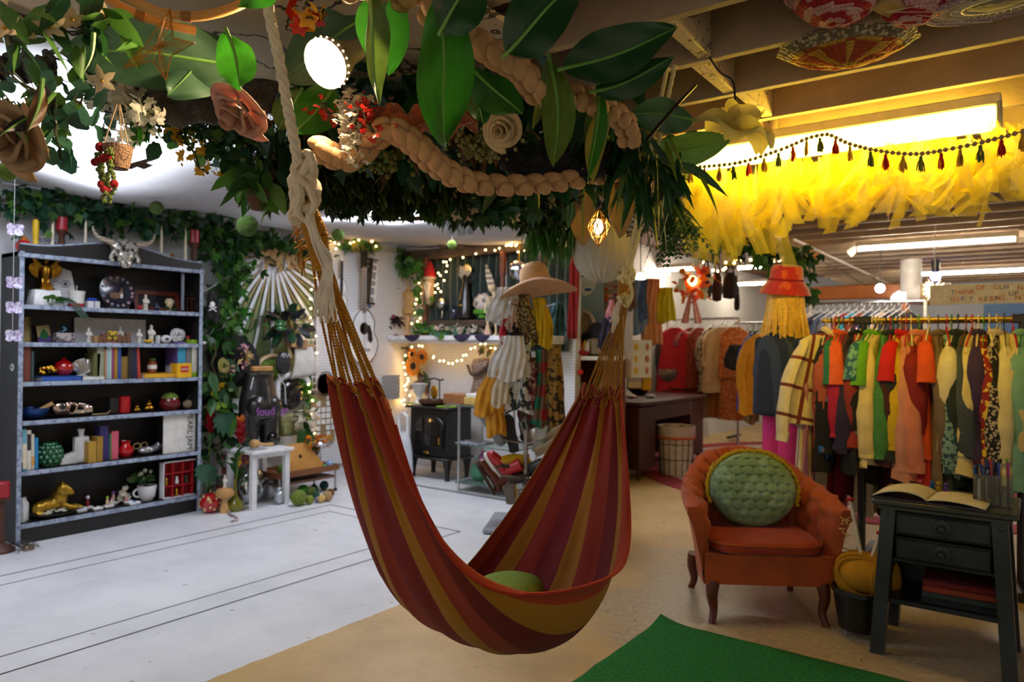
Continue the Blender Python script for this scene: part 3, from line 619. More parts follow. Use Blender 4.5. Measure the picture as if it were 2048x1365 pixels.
def greens(name,label,path,kind,n,spread,size,mats,cat='garland',seed=1,down=.4,stem=True ,kind_='',world=False ,blossom=None ):
 q=random.Random(seed);P=cr([V(p)if world else at_d(*p)for p in path],10);O=P[0];b=MB()
 sp=spread if isinstance(spread,tuple)else(spread,)*3
 if stem:
  for k in range(2):b.tube([p-O+R3(q,.012)for p in P[::4]]+[P[-1]-O],.0028,4,len(mats))
 for i in range(n):
  f=q.random()*(len(P)-1);k=int(f);p=lerp(P[k],P[min(k+1,len(P)-1)],f-k)-O+V((q.gauss(0,.5)*sp[0],q.gauss(0,.5)*sp[1],q.gauss(0,.5)*sp[2]));mi=q.randrange(len(mats));s=size*q.uniform(.65,1.25)
  d=R3(q);d.z-=down*q.uniform(.3,1.6);d.normalize()if d.length>.01 else None
  if kind=='euc':
   b.leaf(p,d,R3(q),s,s*.85,mi,.1,.1,ROUND,3)
   if q.random()<.5:b.tube([p,p-d*s*.8],.001,3,len(mats))
  elif kind=='ivy':
   for a,l in((-.75,.75),(0,1),(.75,.75)):
    dd,sd,u=frame(d,R3(q)if a==-.75 else nrm);nrm=u
    b.leaf(p,dd*cos(a)+sd*sin(a),u,s*l,s*.5,mi,.12,.15,[(0,.5),(.35,1),(1,0)],2)
  elif kind=='long':b.leaf(p,d,R3(q),s,s*.2,mi,.25,.25,[(0,.2),(.3,1),(.6,.8),(1,0)],4)
  elif kind=='oval':b.leaf(p,d,R3(q),s,s*.52,mi,.25,.3,None ,4)
  elif kind=='fern':
   e=cr([p,p+d*s*.5,p+d*s-Z_*s*.2],4);b.tube(e,.0015,3,len(mats));_,sd,u=frame(d)
   for k2 in range(1,len(e)):
    for g in(-1,1):b.leaf(e[k2],sd*g+d*.6,u,s*.32*(1-.6*k2/len(e)),s*.1,mi,.1,.2,None ,2)
  elif kind=='cedar':
   e=[p,p+V((d.x*.2,d.y*.2,-.5))*s,p+V((d.x*.25,d.y*.25,-1))*s];e=cr(e,4);b.tube(e,.0012,3,mi)
   for k2 in range(1,len(e)):
    for g in range(4):b.leaf(e[k2],V((q.uniform(-1,1),q.uniform(-1,1),-1.1)),R3(q),s*.30,s*.13,mi,.1,.1,[(0,.6),(.5,1),(1,0)],2)
  elif kind=='petal':
   for g in range(5):
    a=2*pi*g/5+q.random();_,sd,u=frame(d);b.leaf(p,(sd*cos(a)+u*sin(a))*1.0+d*.45,d,s*.55,s*.4,mi,.1,-.1,ROUND,2)
  elif kind=='bead':b.ball(p,s,6,4,mi)
  elif kind=='grass':b.leaf(p,V((q.uniform(-.3,.3),q.uniform(-.3,.3),-1)),R3(q),s,s*.09,mi,.2,.0,[(0,.7),(.5,1),(1,.1)],3)
 o=b.build(name,list(mats)+[cm('3a3a22',rough=.8)],loc=O);tag(o,label,cat,kind=kind_ or None )
 if blossom:
  bm,cnt,bs=blossom
  for i in range(cnt):
   p=P[q.randrange(len(P))]-O+V((q.gauss(0,.5)*sp[0],q.gauss(0,.5)*sp[1],q.gauss(0,.5)*sp[2]-.01));c=MB();d=(-ray(*proj(p+O)[:2])+R3(q,.6)).normalized();_,sd,u=frame(d)
   for g in range(5):
    a=2*pi*g/5;c.leaf(p,(sd*cos(a)+u*sin(a))+d*.25,d,bs,bs*.5,0,.15,-.1,None ,3)
   c.ball(p+d*.004,bs*.13,6,4,1);c.build('blossom',[bm,LM['go']],o)
 return o
g=LM
greens('leafy_canopy_foliage','dark mass of artificial leaves covering the ceiling above the hammock',[V((-2.4,2.1,2.34)),V((-2.2,2.4,2.36)),V((-2.0,2.9,2.36)),V((-2.2,3.6,2.36))],'oval',800,(.62,.4,.07),.15,[g['g2'],g['dark'],g['g1']],'greenery',3,.3,False ,'stuff',True )
greens('pothos_vine','variegated green vine with cream star blossoms in front of the gold star corner',[(-40,70,1.5),(60,35,1.5),(140,70,1.55),(225,30,1.6)],'oval',40,(.09,.09,.06),.085,[g['g1'],g['g3'],g['dark']],'vine',4,.4,blossom=(leafmat('cream','e2c9a4',tl=.35),9,.034))
greens('eucalyptus_spray','round-leaved eucalyptus spray in front of the bright ceiling light',[(-30,120,1.75),(50,175,1.75),(110,215,1.8),(165,195,1.9)],'euc',46,(.09,.09,.07),.05,[g['eu'],g['eu2'],g['g3']],'eucalyptus',5,.3)
greens('eucalyptus_spray','thin trailing eucalyptus stem hanging into the bright ceiling light',[(100,195,1.75),(112,260,1.76),(125,320,1.77)],'euc',14,.05,.05,[g['eu'],g['eu2']],'eucalyptus',6,.8)
greens('mixed_garland','dense garland of round dark leaves hanging from the gold star to the near rope',[(180,170,2.25),(260,165,2.3),(350,215,2.35),(430,250,2.45),(520,290,2.6),(610,310,2.7)],'euc',520,(.13,.13,.09),.05,[g['eu2'],g['g2'],g['g1'],g['eu'],g['g3']],'garland',7,.5)
greens('mixed_garland','bushy leaf garland with tiny yellow-green buds below the black sequin cloth',[(300,240,2.3),(370,250,2.35),(430,275,2.45),(500,285,2.5)],'bead',170,(.13,.13,.07),.008,[g['g3'],g['yel'],g['g1']],'garland',8,.5)
greens('leaf_spray','fan of pointed leaves hanging above the little brown nest',[(470,320,2.4),(500,345,2.4),(530,365,2.4)],'oval',34,(.07,.07,.06),.085,[g['g1'],g['lime']if False else g['g3'],g['g2']],'greenery',9,.8)
greens('yellow_orchid_spray','yellow orchid flower sprays hanging below the leaf garland',[(350,262,2.3),(385,300,2.3),(400,335,2.32),(415,348,2.33)],'petal',26,(.06,.06,.02),.034,[g['go']],'flowers',10,.5)
greens('white_wisteria','white wisteria blossom hanging behind the crochet planter',[(215,165,2.08),(245,195,2.1),(255,240,2.1),(266,285,2.12)],'petal',95,(.06,.06,.03),.042,[g['wh']],'flowers',11,.7)
greens('white_wisteria','pale blossom cluster hanging beside the lime leaf',[(285,210,1.95),(308,235,1.95)],'petal',22,(.04,.04,.02),.045,[g['wh']],'flowers',12,.6)
greens('lime_leaf_spray','small lime leaf spray beside the white wisteria',[(275,240,2.1),(295,255,2.1)],'oval',8,(.03,.03,.015),.06,[LM['lime']],'greenery',13,.5)
greens('green_ivy','pale green ivy in front of the bright ceiling light at the edge',[(-30,200,1.9),(20,205,1.9),(60,230,1.95),(100,190,1.95)],'ivy',34,(.08,.08,.05),.055,[g['g3'],g['yel'],g['g1']],'ivy',14,.4)
greens('cedar_garland','dark drooping cedar garland along the edge of the white cloth',[(560,310,2.75),(660,325,2.9),(760,345,3.1),(870,350,3.4),(980,375,3.8),(1090,395,4.2),(1170,405,4.4)],'cedar',560,(.18,.18,.03),.14,[g['ced'],g['ced2'],g['ced2']],'garland',15,.5)
greens('ivy_garland','ivy garland with small cream star flowers over the cedar garland end',[(900,400,3.3),(980,410,3.4),(1060,405,3.4),(1140,400,3.45)],'ivy',95,(.10,.10,.07),.075,[g['g2'],g['eu2'],g['g1']],'garland',16,.4,blossom=(leafmat('cream','e2c9a4',tl=.35),11,.035))
greens('weeping_grass','bright green grass-like strands hanging beside the white honeycomb ball',[(1065,455,4.3),(1100,460,4.3),(1145,470,4.3)],'grass',130,(.09,.09,.02),.18,[g['g3'],g['lime']],'greenery',17,.5)
greens('olive_branch','long narrow dark leaves hanging around the far hammock rope',[(1205,235,2.5),(1260,280,2.5),(1300,320,2.55),(1345,375,2.6)],'long',110,(.10,.10,.07),.17,[g['olive'],g['g2'],g['dark']],'branch',18,1.3)
greens('fern_spray','fern fronds hanging below the yellow tulle end by the far rope',[(1300,385,3.3),(1340,425,3.4),(1385,450,3.5)],'fern',46,(.10,.10,.06),.16,[g['g1'],g['g2']],'fern',19,1.0)
greens('leafy_garland','leafy garland with peach blossoms hanging in the shop behind the tulle',[(1400,468,5.6),(1470,480,5.8),(1540,505,6.0),(1610,515,6.2)],'ivy',170,(.16,.16,.13),.11,[g['g2'],g['g1'],g['g3']],'garland',20,.7,blossom=(leafmat('peach','d8955e',tl=.3),9,.07))
greens('leafy_garland','dark leaf strand hanging beside the red bucket hat',[(1590,540,6.2),(1600,575,6.2),(1608,600,6.2)],'ivy',46,(.10,.10,.06),.10,[g['g2'],g['g1']],'garland',21,1.0)
greens('millet_spray','yellow-green millet spray hanging in front of the cedar garland',[(735,300,2.3),(750,320,2.3),(780,325,2.3)],'bead',200,(.08,.08,.04),.007,[g['yel'],g['g3']],'flowers',22,.6)
greens('millet_spray','pale green millet head below the orange cloth',[(930,285,2.15),(960,295,2.15),(990,292,2.15)],'bead',170,(.06,.06,.03),.007,[g['yel'],leafmat('millet','b0ac6a')],'flowers',23,.6)
greens('pampas_plume','cream pampas plume hanging below the spotlight',[(704,185,1.95),(700,230,1.95),(708,270,1.95),(716,312,1.96)],'petal',230,(.032,.032,.02),.026,[g['wh']],'dried plume',24,1.2)
greens('red_blossom_spray','small red-orange blossoms beside the pampas plume',[(715,210,1.9),(735,235,1.9),(745,265,1.9)],'petal',40,(.05,.05,.03),.022,[g['red']],'flowers',25,.5)
greens('red_blossom_spray','small red-orange blossoms between the spotlight and the near rope',[(640,205,2.0),(655,225,2.0),(668,240,2.0)],'petal',18,(.04,.04,.02),.022,[g['red']],'flowers',26,.5)
greens('grey_green_foliage','mixed dark stems and leaves tangled behind the pampas plume',[(590,260,2.45),(660,260,2.45),(760,280,2.5),(860,300,2.6),(1000,290,2.6),(1120,330,2.7),(1200,330,2.7)],'oval',300,(.15,.15,.07),.10,[g['g2'],g['dark'],g['br']],'greenery',27,.6,True ,'stuff')
greens('pale_blossom_spray','bright yellow and red blossoms tucked above the near rope',[(590,30,1.9),(620,35,1.9),(645,30,1.9)],'petal',14,(.05,.05,.01),.05,[g['go'],g['red']],'flowers',28,.3)
m_braid=cloth('c4996c',var=.08,bump=.35,bsc=60)
def braid(label,path,r,seed):
 P=cr([at_d(*p)for p in path],12);L=sum((b-a).length for a,b in zip(P,P[1:]));n=int(L/(r*.6));O=P[0];b=MB();up=None
 for i in range(n):
  f=i/n*(len(P)-1);k=int(f);p=lerp(P[k],P[k+1],f-k);d,sd,u=frame(P[min(k+1,len(P)-1)]-P[max(k-1,0)])
  a=i*2.1;off=(sd*sin(a)+u*cos(a)*.7)*r*.72
  ax=(d*1.0+sd*.55*cos(a)-u*.4*sin(a)).normalized();R=Mx((ax,ax.cross(u).normalized(),ax.cross(ax.cross(u)).normalized())).transposed()
  b.ball(p+off-O,(r*1.12,r*.66,r*.66),12,8,R=R)
 return tag(b.build('braided_garland',m_braid,loc=O),label,'garland')
braid('beige braided fabric garland draped low along the cedar garland',[(640,300,1.95),(700,318,2.0),(770,262,1.95),(832,290,1.98),(880,335,2.05),(950,368,2.15),(1050,372,2.3),(1140,362,2.45),(1230,345,2.6)],.033,1)
braid('beige braided fabric garland running high from the top edge to the far rope',[(690,-30,1.45),(800,-10,1.6),(915,55,1.75),(985,108,1.78),(1040,140,1.8),(1085,190,1.85),(1150,195,1.95),(1200,212,2.05),(1250,245,2.2),(1262,290,2.3)],.031,2)
def rumple(name,label,c,wpx,hpx,d,m,seed,amp=.03,tilt=.6,cat='cloth'):
 o=at_d(c[0],c[1],d);sx=CR@V((1,0,0));sy=(CR@V((0,1,0)))*cos(tilt)+(CR@V((0,0,1)))*-sin(tilt);k=d/1450;b=MB();nrm=sx.cross(sy)
 def fn(u,v):
  x,y=(u-.5)*wpx*k,(v-.5)*hpx*k*1.2;e=1-.25*(abs(2*u-1)**3);
  return sx*x+sy*(y*e)+nrm*(amp*(noise.noise(V((u*6,v*3,seed)))+.5*noise.noise(V((u*14,v*9,seed))))+.5*amp*sin(u*24+3*noise.noise(V((u*3,v*3,seed)))))-Z_*(.10*wpx*k*(1-(2*u-1)**2)*.5)
 b.grid(40,20,fn);return tag(b.build(name,m,loc=o,thick=.004),label,cat)
rumple('sequin_cloth','black sequin cloth bunched behind the dusty pink rose',(385,190),330,110,2.15,mat('black_sequins','17161a',rough=.35,c2='9a9aa4',pat='dots',ps=420,var=.1),1,.014)
rumple('sequin_cloth','black sparkly cloth corner in front of the bright ceiling light',(30,128),150,60,1.9,mat('black_sequins','17161a'),2)
rumple('velvet_cloth','rumpled orange velvet cloth behind the largest canna leaf',(835,235),240,70,2.0,mat('orange_velvet','a84a1c',rough=.8,sheen=.6,bump=.8,bsc=45,var=.2),3,.03)
rumple('pleated_cloth','dark navy pleated cloth between the braided garlands and the far rope',(1120,312),240,90,2.5,cloth('24232b'),4,.03)
rumple('white_tulle_scrap','white tulle scrap hanging from the ceiling cloth behind the cedar garland',(920,448),60,36,4.6,mat('sheer_white_cloth'),6,.02,.1)
def rose(name,label,c,d,r,m,face,seed):
 o=at_d(c[0],c[1],d);t=thing(name,label,'rose',o);q=random.Random(seed);R=V(face).normalized().to_track_quat('Z','Y').to_matrix();tot=0
 for ring,(n,rr,el)in enumerate([(2,.20,1.35),(3,.38,1.15),(4,.60,.95),(5,.86,.72)]):
  for i in range(n):
   a0=2*pi*(i+.37*ring)/n+q.uniform(-.1,.1);b=MB();wd=1.3 if ring<2 else 1.22
   def fn(u,v):
    a=a0+(u-.5)*2*pi/n*wd;rad_=r*rr*(.25+.75*v**(.7));z=r*(.75-.55*rr)*sin(el)*v+r*.25*(1-rr)
    roll=max(0,v-.8)*5;rad_+=r*.09*roll*roll*(ring>0);z-=r*.05*roll**2*(ring>0);e=1-.45*(2*u-1)**4*v;rad_*=1+.10*((i*7+ring*3)%3-1)*v+.05*(2*u-1)
    return R@V((cos(a)*rad_,sin(a)*rad_,z*e))
   b.grid(8,7,fn);b.build('petal',m,t,thick=.0018)
 return t
rose('foam_rose','large dusty pink foam rose hanging beside the near hammock rope',(487,212),1.72,.088,cm('b98878',rough=.75,tl=.2,var=.06),(-.1,-.6,-.75),2)
rose('foam_rose','cream pleated flower below the two crossed leaves',(1008,258),1.95,.060,cm('d8c096',rough=.75,tl=.25,var=.06),(.2,-.8,-.4),3)
rose('dried_flower','pale tan dried flower with broad petals hanging at the frame edge',(45,272),1.62,.095,cm('a88a68',rough=.8,tl=.25,var=.2),(.2,-.9,-.5),4)
for i,(a,e,l)in enumerate([((85,165,1.55),(62,255,1.5),'dark curled dried leaf hanging in front of the tan dried flower'),((100,190,1.6),(8,262,1.5),'black curled leaf pointing to the frame edge over the dried flower'),((60,150,1.6),(98,240,1.58),'dark dried leaf hanging beside the bright ceiling light')]):
 big_leaf(l,a,e,34,LM['bl']if i else LM['br'],20*i,.12,.6,.15,.08,i,'dried_leaf')
big_leaf('narrow dark leaf with a cream edge hanging under the vine',(188,72,1.5),(170,145,1.48),16,LM['g2'],15,.05,.4,seed=31,name='vine_leaf')
m_moss=mat('moss','5f7a2c',rough=.95,bump=1,bsc=45,var=.3,sc=40)
def hung_ball(label,px,py,d,r,m,name='moss_ball',strip=None ):
 c=at_d(px,py,d);t=thing(name,label,'hanging ball',c);b=MB();b.ball((0,0,0),r,20,14,f=lambda q:1+.07*noise.noise(q*7)+.05*noise.noise(q*15));b.build('ball',m,t)
 b=MB();b.tube([(0,0,r*.9),(0,0,2.40-c.z)],.0011,4);b.build('thread',cm('d8d8d0'),t);return t
hung_ball('green moss ball on a thread at the frame edge above the bookcase',15,343,2.9,.037,m_moss)
hung_ball('moss ball hanging above the bookcase top near the horned skull',313,416,5.2,.048,mat('moss2','4a5f2a',rough=.95,bump=1,bsc=45,var=.3,sc=40))
hung_ball('largest dark moss ball hanging in front of the sunburst panel',495,452,4.2,.062,mat('moss3','3f5a1e',rough=.95,bump=1,bsc=45,var=.3,sc=40))
hung_ball('moss ball hanging above the guitar wall beside the near rope knot',676,470,5.6,.048,m_moss)
hung_ball('small dark teal bauble hanging in the leaf garland',540,300,2.6,.040,cm('10302e',rough=.15,coat=.5),'glass_bauble')
hung_ball('small moss ball at the mirror frame top under the ceiling cloth',904,490,6.0,.040,m_moss)
c=at_d(516,396,2.4);b=MB();b.lathe([(0,-.045),(.022,-.04),(.034,-.015),(.036,.012),(.03,.03),(.02,.035)],14,f=lambda a,k:1+.06*sin(a*7));tag(b.build('woven_nest',mat('nest','5a4030',rough=.9,bump=1,bsc=60,c2='2f4a1e',pat='blotch',ps=30),loc=c),'small woven brown nest hanging below the pointed leaf fan','nest')
c=at_d(236,312,1.84);t=thing('crochet_planter','beige crochet hanging planter with red berries and green trailing stems','hanging planter',c)
m_cro=mat('beige_crochet','b58e72',rough=.9,bump=.8,bsc=200,c2='6e5040',pat='grid',ps=900);b=MB()
b.lathe([(0,-.034),(.024,-.033),(.030,-.015),(.035,.02),(.036,.025),(.031,.024),(.028,.0)],20);b.build('basket',m_cro,t)
for i in range(3):
 a=2*pi*i/3+.3;b=MB();b.tube([(cos(a)*.034,sin(a)*.034,.02),(.004*cos(a),.004*sin(a),.13)],.0016,5);b.build('hanging_string',cm('b89878'),t)
q=random.Random(3)
for sx,ln in((-.034,5),(-.022,7),(.036,6),(.026,7),(.008,3)):
 p=V((sx,-.03,.012));b=MB();rr=MB()
 for k in range(ln*2):
  p=p+V((q.uniform(-.008,.008),q.uniform(-.004,.004),-.0095));b.ball(p+V((q.uniform(-.006,.006),-.004,0)),.0065,7,5)
  if k in(2,ln+3):rr.ball(p+V((q.uniform(-.008,.008),-.008,0)),.0105,8,6)
 b.build('trailing_stem',cloth('6b7a3c',bump=.8),t);rr.build('berry',cloth('a81624',bump=.8),t)
b=MB();b.ball((-.03,-.03,.02),.0125,8,6);b.build('berry',cloth('a81624',bump=.8),t)
c=at_d(318,92,1.36);t=thing('wire_star','gold wire star ornament hanging in front of the banana leaf','star',c);r=random.Random(2)
px=[(340,18),(348,78),(388,87),(345,108),(333,158),(304,126),(247,135),(292,84)]
px=[(340,17),(346,76),(389,86),(342,112),(332,160),(306,122),(246,136),(290,92)]
P=[at_d(x,y,1.36)-c for x,y in px];ctr=V((0,0,0));fb=[ray(318,92)*-.03,ray(318,92)*.03];b=MB()
for i in range(8):b.tube([P[i],P[(i+1)%8]],.0012,4)
for i in range(0,8):
 for k in range(7):
  a=lerp(P[i],P[(i+1)%8],k/7);b.tube([a,fb[r.randrange(2)]+R3(r,.004)],.0005,3)
for i in range(0,8,2):
 for k in range(4):b.tube([lerp(P[i],P[i-1],r.random()),lerp(P[i],P[(i+1)%8],r.random())],.0005,3)
b.build('wire_body',mat('gold_wire','c8842a',metal=.7,rough=.3),t)
m_bam=mat('bamboo','c08a48',rough=.4,var=.15,sc=6)
for lab,pts in(('curved bamboo pole bending along the top edge above the gold star',[(130,-60,1.6),(250,-5,1.6),(325,26,1.6),(400,32,1.62),(480,10,1.65),(560,-40,1.7)]),('straight bamboo pole passing behind the gold star',[(150,-50,1.66),(235,10,1.66),(310,42,1.68),(392,62,1.72)])):
 t=thing('bamboo_pole',lab,'bamboo pole',at_d(*pts[2]));P=[p-at_d(*pts[2])for p in cr([at_d(*p)for p in pts],8)];b=MB();b.tube(P,.0108,12);b.build('cane',m_bam,t);b=MB();k=len(P)//2;d=(P[k+1]-P[k]).normalized();b.tube([P[k],P[k]+d*.02],.0122,12);b.build('node_ring',cm('8a5a28'),t)
c=at_d(1205,505,4.3);t=thing('honeycomb_ball','large white honeycomb paper ball hanging behind the gold wire lantern','paper ball',c);b=MB();b.ball((0,0,0),.172,48,20,f=lambda d:1+.05*abs(sin(math.atan2(d.y,d.x)*12+(3 if int((d.z+1)*9)%2 else 0))));b.build('ball',cm('d8d2c2',rough=.9,tl=.4,var=.04),t);b=MB();b.tube([(0,0,.17),(0,0,2.45-c.z)],.0015,4);b.build('thread',cm('d8d8d0'),t)
c=at_d(1197,455,2.6);t=thing('wire_lantern','faceted gold wire lantern glowing between two long leaves','lantern',c);b=MB();H=.068;Rr=.040
ring=[V((cos(2*pi*i/8)*Rr*.72,sin(2*pi*i/8)*Rr*.72,H*.45))for i in range(8)];rg2=[V((cos(2*pi*(i+.5)/8)*Rr,sin(2*pi*(i+.5)/8)*Rr,0))for i in range(8)];rg3=[V((p.x,p.y,-H*.45))for p in ring]
for i in range(8):
 for a,e in((V((0,0,H)),ring[i]),(ring[i],ring[(i+1)%8]),(ring[i],rg2[i]),(ring[i],rg2[i-1]),(rg2[i],rg3[i]),(rg2[i-1],rg3[i]),(rg3[i],V((0,0,-H))),(rg3[i],rg3[(i+1)%8])):b.tube([a,e],.0022,5)
b.build('wire_frame',cm('d8a860',metal=.8,rough=.3),t);b=MB();b.ball((0,0,0),(.016,.016,.03),10,8);b.build('bulb',glow('warm_bulb','ffd890',14),t);b=MB();b.tube([(0,0,H),(0,0,.26)],.0012,4);b.build('thread',m_black,t)
BX0,BX1,BYa,BYb=-5.74,-5.43,1.945,3.235
ZS={6:.13,5:.48,4:.813,3:1.073,2:1.337,1:1.588,0:1.93}
m_bk=mat('black_painted_wood','141416',rough=.5,var=.3,sc=12,bump=.2);m_edge=mat('distressed_pale_blue_edge','95a2b6',rough=.6,c2='76829a',pat='blotch',ps=30,var=.15)
def bookcase():
 t=thing('bookcase','tall black bookcase with worn pale blue edges against the white wall','bookcase',((BX0+BX1)/2,(BYa+BYb)/2,0));O=V(t.location);D=BX1-BX0;Wd=BYb-BYa
 for s in(-1,1):
  b=MB();b.box((0,s*(Wd/2-.012),.97),(D,.024,1.94),b=.003);p=b.build('side_panel',m_bk,t)
  b=MB();b.box((D/2+.003,s*(Wd/2-.012),.97),(.008,.028,1.94),b=.002);b.build('painted_edge',m_edge,p)
 b=MB();b.box((-D/2+.008,0,.97),(.014,Wd-.04,1.88));b.build('back_panel',m_bk,t)
 for k in(1,2,3,4,5,6):
  z=ZS[k]-.014;b=MB();b.box((0,0,z),(D-.02,Wd-.05,.026),b=.002);p=b.build('shelf',m_bk,t)
  b=MB();b.box((D/2-.006,0,z),(.012,Wd-.05,.03),b=.003);b.build('painted_edge',m_edge,p)
 b=MB();b.box((0,0,1.925),(D,Wd,.03),b=.003);p=b.build('top_board',m_bk,t)
 b=MB();b.box((D/2+.004,0,1.915),(.02,Wd+.02,.03),b=.006);b.build('painted_edge',m_edge,p)
 out=[(-Wd/2,1.94),(Wd/2,1.94),(Wd/2,1.985)];N=24
 for i in range(N+1):
  u=1-2*i/N;out.append((u*Wd/2,1.985+.075*sm(1-abs(u)*1.15)*(1 if abs(u)>.12 else .85)))
 out.append((-Wd/2,1.985))
 M=Mx.Translation((D/2-.012,0,0))@basis(Y_,(-1,0,0)).to_4x4();b=MB();b.prism(out,.02,M);p=b.build('pediment',m_bk,t)
 b=MB();b.tube([(D/2-.010,x,z+.003)for x,z in out[2:]],.009,6);b.build('painted_edge',m_edge,p)
 b=MB();b.box((D/2-.02,0,.055),(.02,Wd-.05,.11));b.build('kick_board',m_bk,t)
 b=MB();b.box((D/2-.05,Wd/2-.14,1.755),(.012,.02,.31));b.build('hanging_strip',cm('6a727e',rough=.6),t)
bookcase()
XS=-5.55
def SY(px,x=XS):return at_x(px,690,x).y
def SD(px):return proj((XS,SY(px),1.3))[2]/1450
def spot(px,sh,x=XS):return V((x,SY(px,x),ZS[sh]+.0006 if isinstance(sh,int)else sh))
def lt(name,label,cat,px,sh,parts,x=XS,group=None ,n=18,k=None ):
 """turned item: parts (name, material, profile in photo pixels)"""
 c=spot(px,sh,x);k=k or SD(px)
 if len(parts)==1:
  b=MB();b.lathe([(r*k,z*k)for r,z in parts[0][2]],n);return tag(b.build(name,parts[0][1],loc=c),label,cat,group)
 t=thing(name,label,cat,c,group=group)
 for nm,m,pr in parts:b=MB();b.lathe([(r*k,z*k)for r,z in pr],n);b.build(nm,m,t)
 return t
def cyl(r,h,bev=1):return[(0,0),(r-bev,0),(r,bev),(r,h-bev),(r-bev,h),(0,h)]
def organic(b,name,m,vox,parent=None ,loc=(0,0,0),rz=0,smooth=6):
 o=b.build(name,m,parent,loc=loc,rz=rz);k=o.modifiers.new('skin','REMESH');k.mode='VOXEL';k.voxel_size=vox;k.use_smooth_shade=True
 if smooth:s=o.modifiers.new('relax','SMOOTH');s.iterations=smooth;s.factor=.5
 return o
m_page=cm('d8cfb8',rough=.9)
def book(label,px0,px1,sh,hpx,col,tilt=0,dep=.16,name='book',x=-5.46,group=None ,band=None ):
 y0,y1=SY(px0,x),SY(px1,x);k=SD((px0+px1)/2);h=hpx*k;w=y1-y0;t=thing(name,label,'book',(x,(y0+y1)/2,ZS[sh]+.001),group=group);t.rotation_euler=(tilt,0,0)
 m=cm(col,rough=.5,var=.1,sc=30);b=MB();f=min(.004,w*.2)
 b.box((-.003,0,h/2),(.006,w*.96,h),b=.002);b.box((-dep/2,-w/2+f/2,h/2),(dep,f,h),b=.001);b.box((-dep/2,w/2-f/2,h/2),(dep,f,h),b=.001);b.build('cover',m,t)
 b=MB();b.box((-dep/2-.002,0,h/2),(dep-.012,w-2*f,h-.010));b.build('page_block',m_page,t)
 if band:b=MB();b.box((.0008,0,h*band[1]),(.001,w*.9,h*band[2]));b.build('spine_label',cm(band[0],rough=.6),t)
 return t
def flat_book(label,px,sh,wpx,hpx,col,z0=0,dep=.2,x=-5.54,group=None ,rz=0):
 k=SD(px);w=SY(px+wpx/2,x)-SY(px-wpx/2,x);h=hpx*k;t=thing('book',label,'book',(x,SY(px,x),ZS[sh]+.001+z0),rz,group=group);b=MB();m=cm(col,rough=.5)
 b.box((0,0,.002),(dep,w,.004),b=.001);b.box((0,0,h-.002),(dep,w,.004),b=.001);b.box((dep/2-.002,0,h/2),(.004,w,h),b=.001);b.build('cover',m,t);b=MB();b.box((-.004,0,h/2),(dep-.012,w-.008,h-.008));b.build('page_block',m_page,t);return ZS[sh]+z0+h+.002
def figure(label,px,sh,hpx,col,name='statuette',cat='figurine',x=XS,rough=.5,metal=0,seated=False ):
 k=SD(px);h=hpx*k;c=spot(px,sh,x);b=MB();w=.18*h if not seated else .26*h
 b.lathe([(0,0),(w,0),(w,.06*h),(w*.8,.12*h),(w*.85,.4*h),(w*1.05,.55*h),(w*.95,.68*h),(w*.35,.78*h),(0,.79*h)],14,f=lambda a,q:1-.18*abs(sin(a))+.04*sin(a*7))
 b.ball((0,0,.87*h),(.09*h,.085*h,.11*h),10,8);b.ball((.0,0,.97*h),.035*h,6,5)
 for s in(-1,1):b.tube([(0,s*w*.9,.66*h),(w*.6,s*w*.9,.5*h),(w*.9,s*w*.2,.48*h)],.045*h,6)
 return tag(organic(b,name,cm(col,rough=rough,metal=metal,var=.15,sc=60),h*.022,None ,c,smooth=3),label,cat)
def plant(parent,base,n,L,mats,seed,cone=.7,kind=None ,w=.4):
 q=random.Random(seed);b=MB()
 for i in range(n):
  d=V((q.uniform(-cone,cone),q.uniform(-cone,cone),1)).normalized();l=L*q.uniform(.6,1.1);p=V(base);e=p+d*l*.5;b.tube([p,e],.0018,4);b.leaf(e,d+V((q.uniform(-.4,.4),q.uniform(-.4,.4),-.1)),-d+X_*.5,l*.6,l*.6*w,q.randrange(len(mats)),.15,.35,None ,4)
 return b.build('foliage',mats,parent)
m_redwax=cm('9c1626',rough=.35,coat=.2);m_ivory=cm('e6dcc2',rough=.5);m_dkwood=mat('dark_turned_wood','4a2a1c',rough=.45,var=.25,sc=20);m_wood=mat('brown_wood','8a5a34',rough=.5,var=.25,sc=14);m_oak=mat('pale_wood','c49a62',rough=.55,var=.15,sc=10);m_chr=cm('d0d0d2',metal=1,rough=.12);m_gd=cm('b8892c',metal=1,rough=.25);m_wht=cm('dcdde0',rough=.4);m_blk=cm('121214',rough=.4)
ZT=ZS[0]+.012
for px,lab in((102,'white taper candle beside the yellow ribbed candle on the bookcase top'),(168,'white taper candle beside the horned skull on its cloth-side horn'),(320,'white taper candle standing just before the small wooden pyramid'),(368,'white taper candle between the wooden pyramid and the red pillar candle')):
 lt('taper_candle',lab,'candle',px,ZT,[('wax',m_ivory,[(0,0),(3.4,0),(3.0,20),(2.2,70),(.8,80),(0,81)])],group='white tapers on the bookcase')
for px,lab,s in((120,'red pillar candle on a brown turned holder beside the yellow candle',1),(385,'red pillar candle on a brown turned holder at the wall plant end of the bookcase',1)):
 lt('candlestick',lab,'candle',px,ZT,[('holder',m_dkwood,[(0,0),(11,0),(11,3),(6,6),(5,20),(6.5,26),(5,40),(10,49),(11,52),(0,52)]),('candle',m_redwax,cyl(10.5,27).__class__([(r,z+52)for r,z in cyl(10.5,27)]))])
lt('yellow_candle','yellow ribbed bamboo-shaped candle on the bookcase top','candle',68,ZT,[('wax',cm('d8b312',rough=.4),[(0,0),(7,0),(5.5,4),(6,20),(5.2,24),(5.5,42),(6,46),(5.6,66),(4,69),(0,69)])])
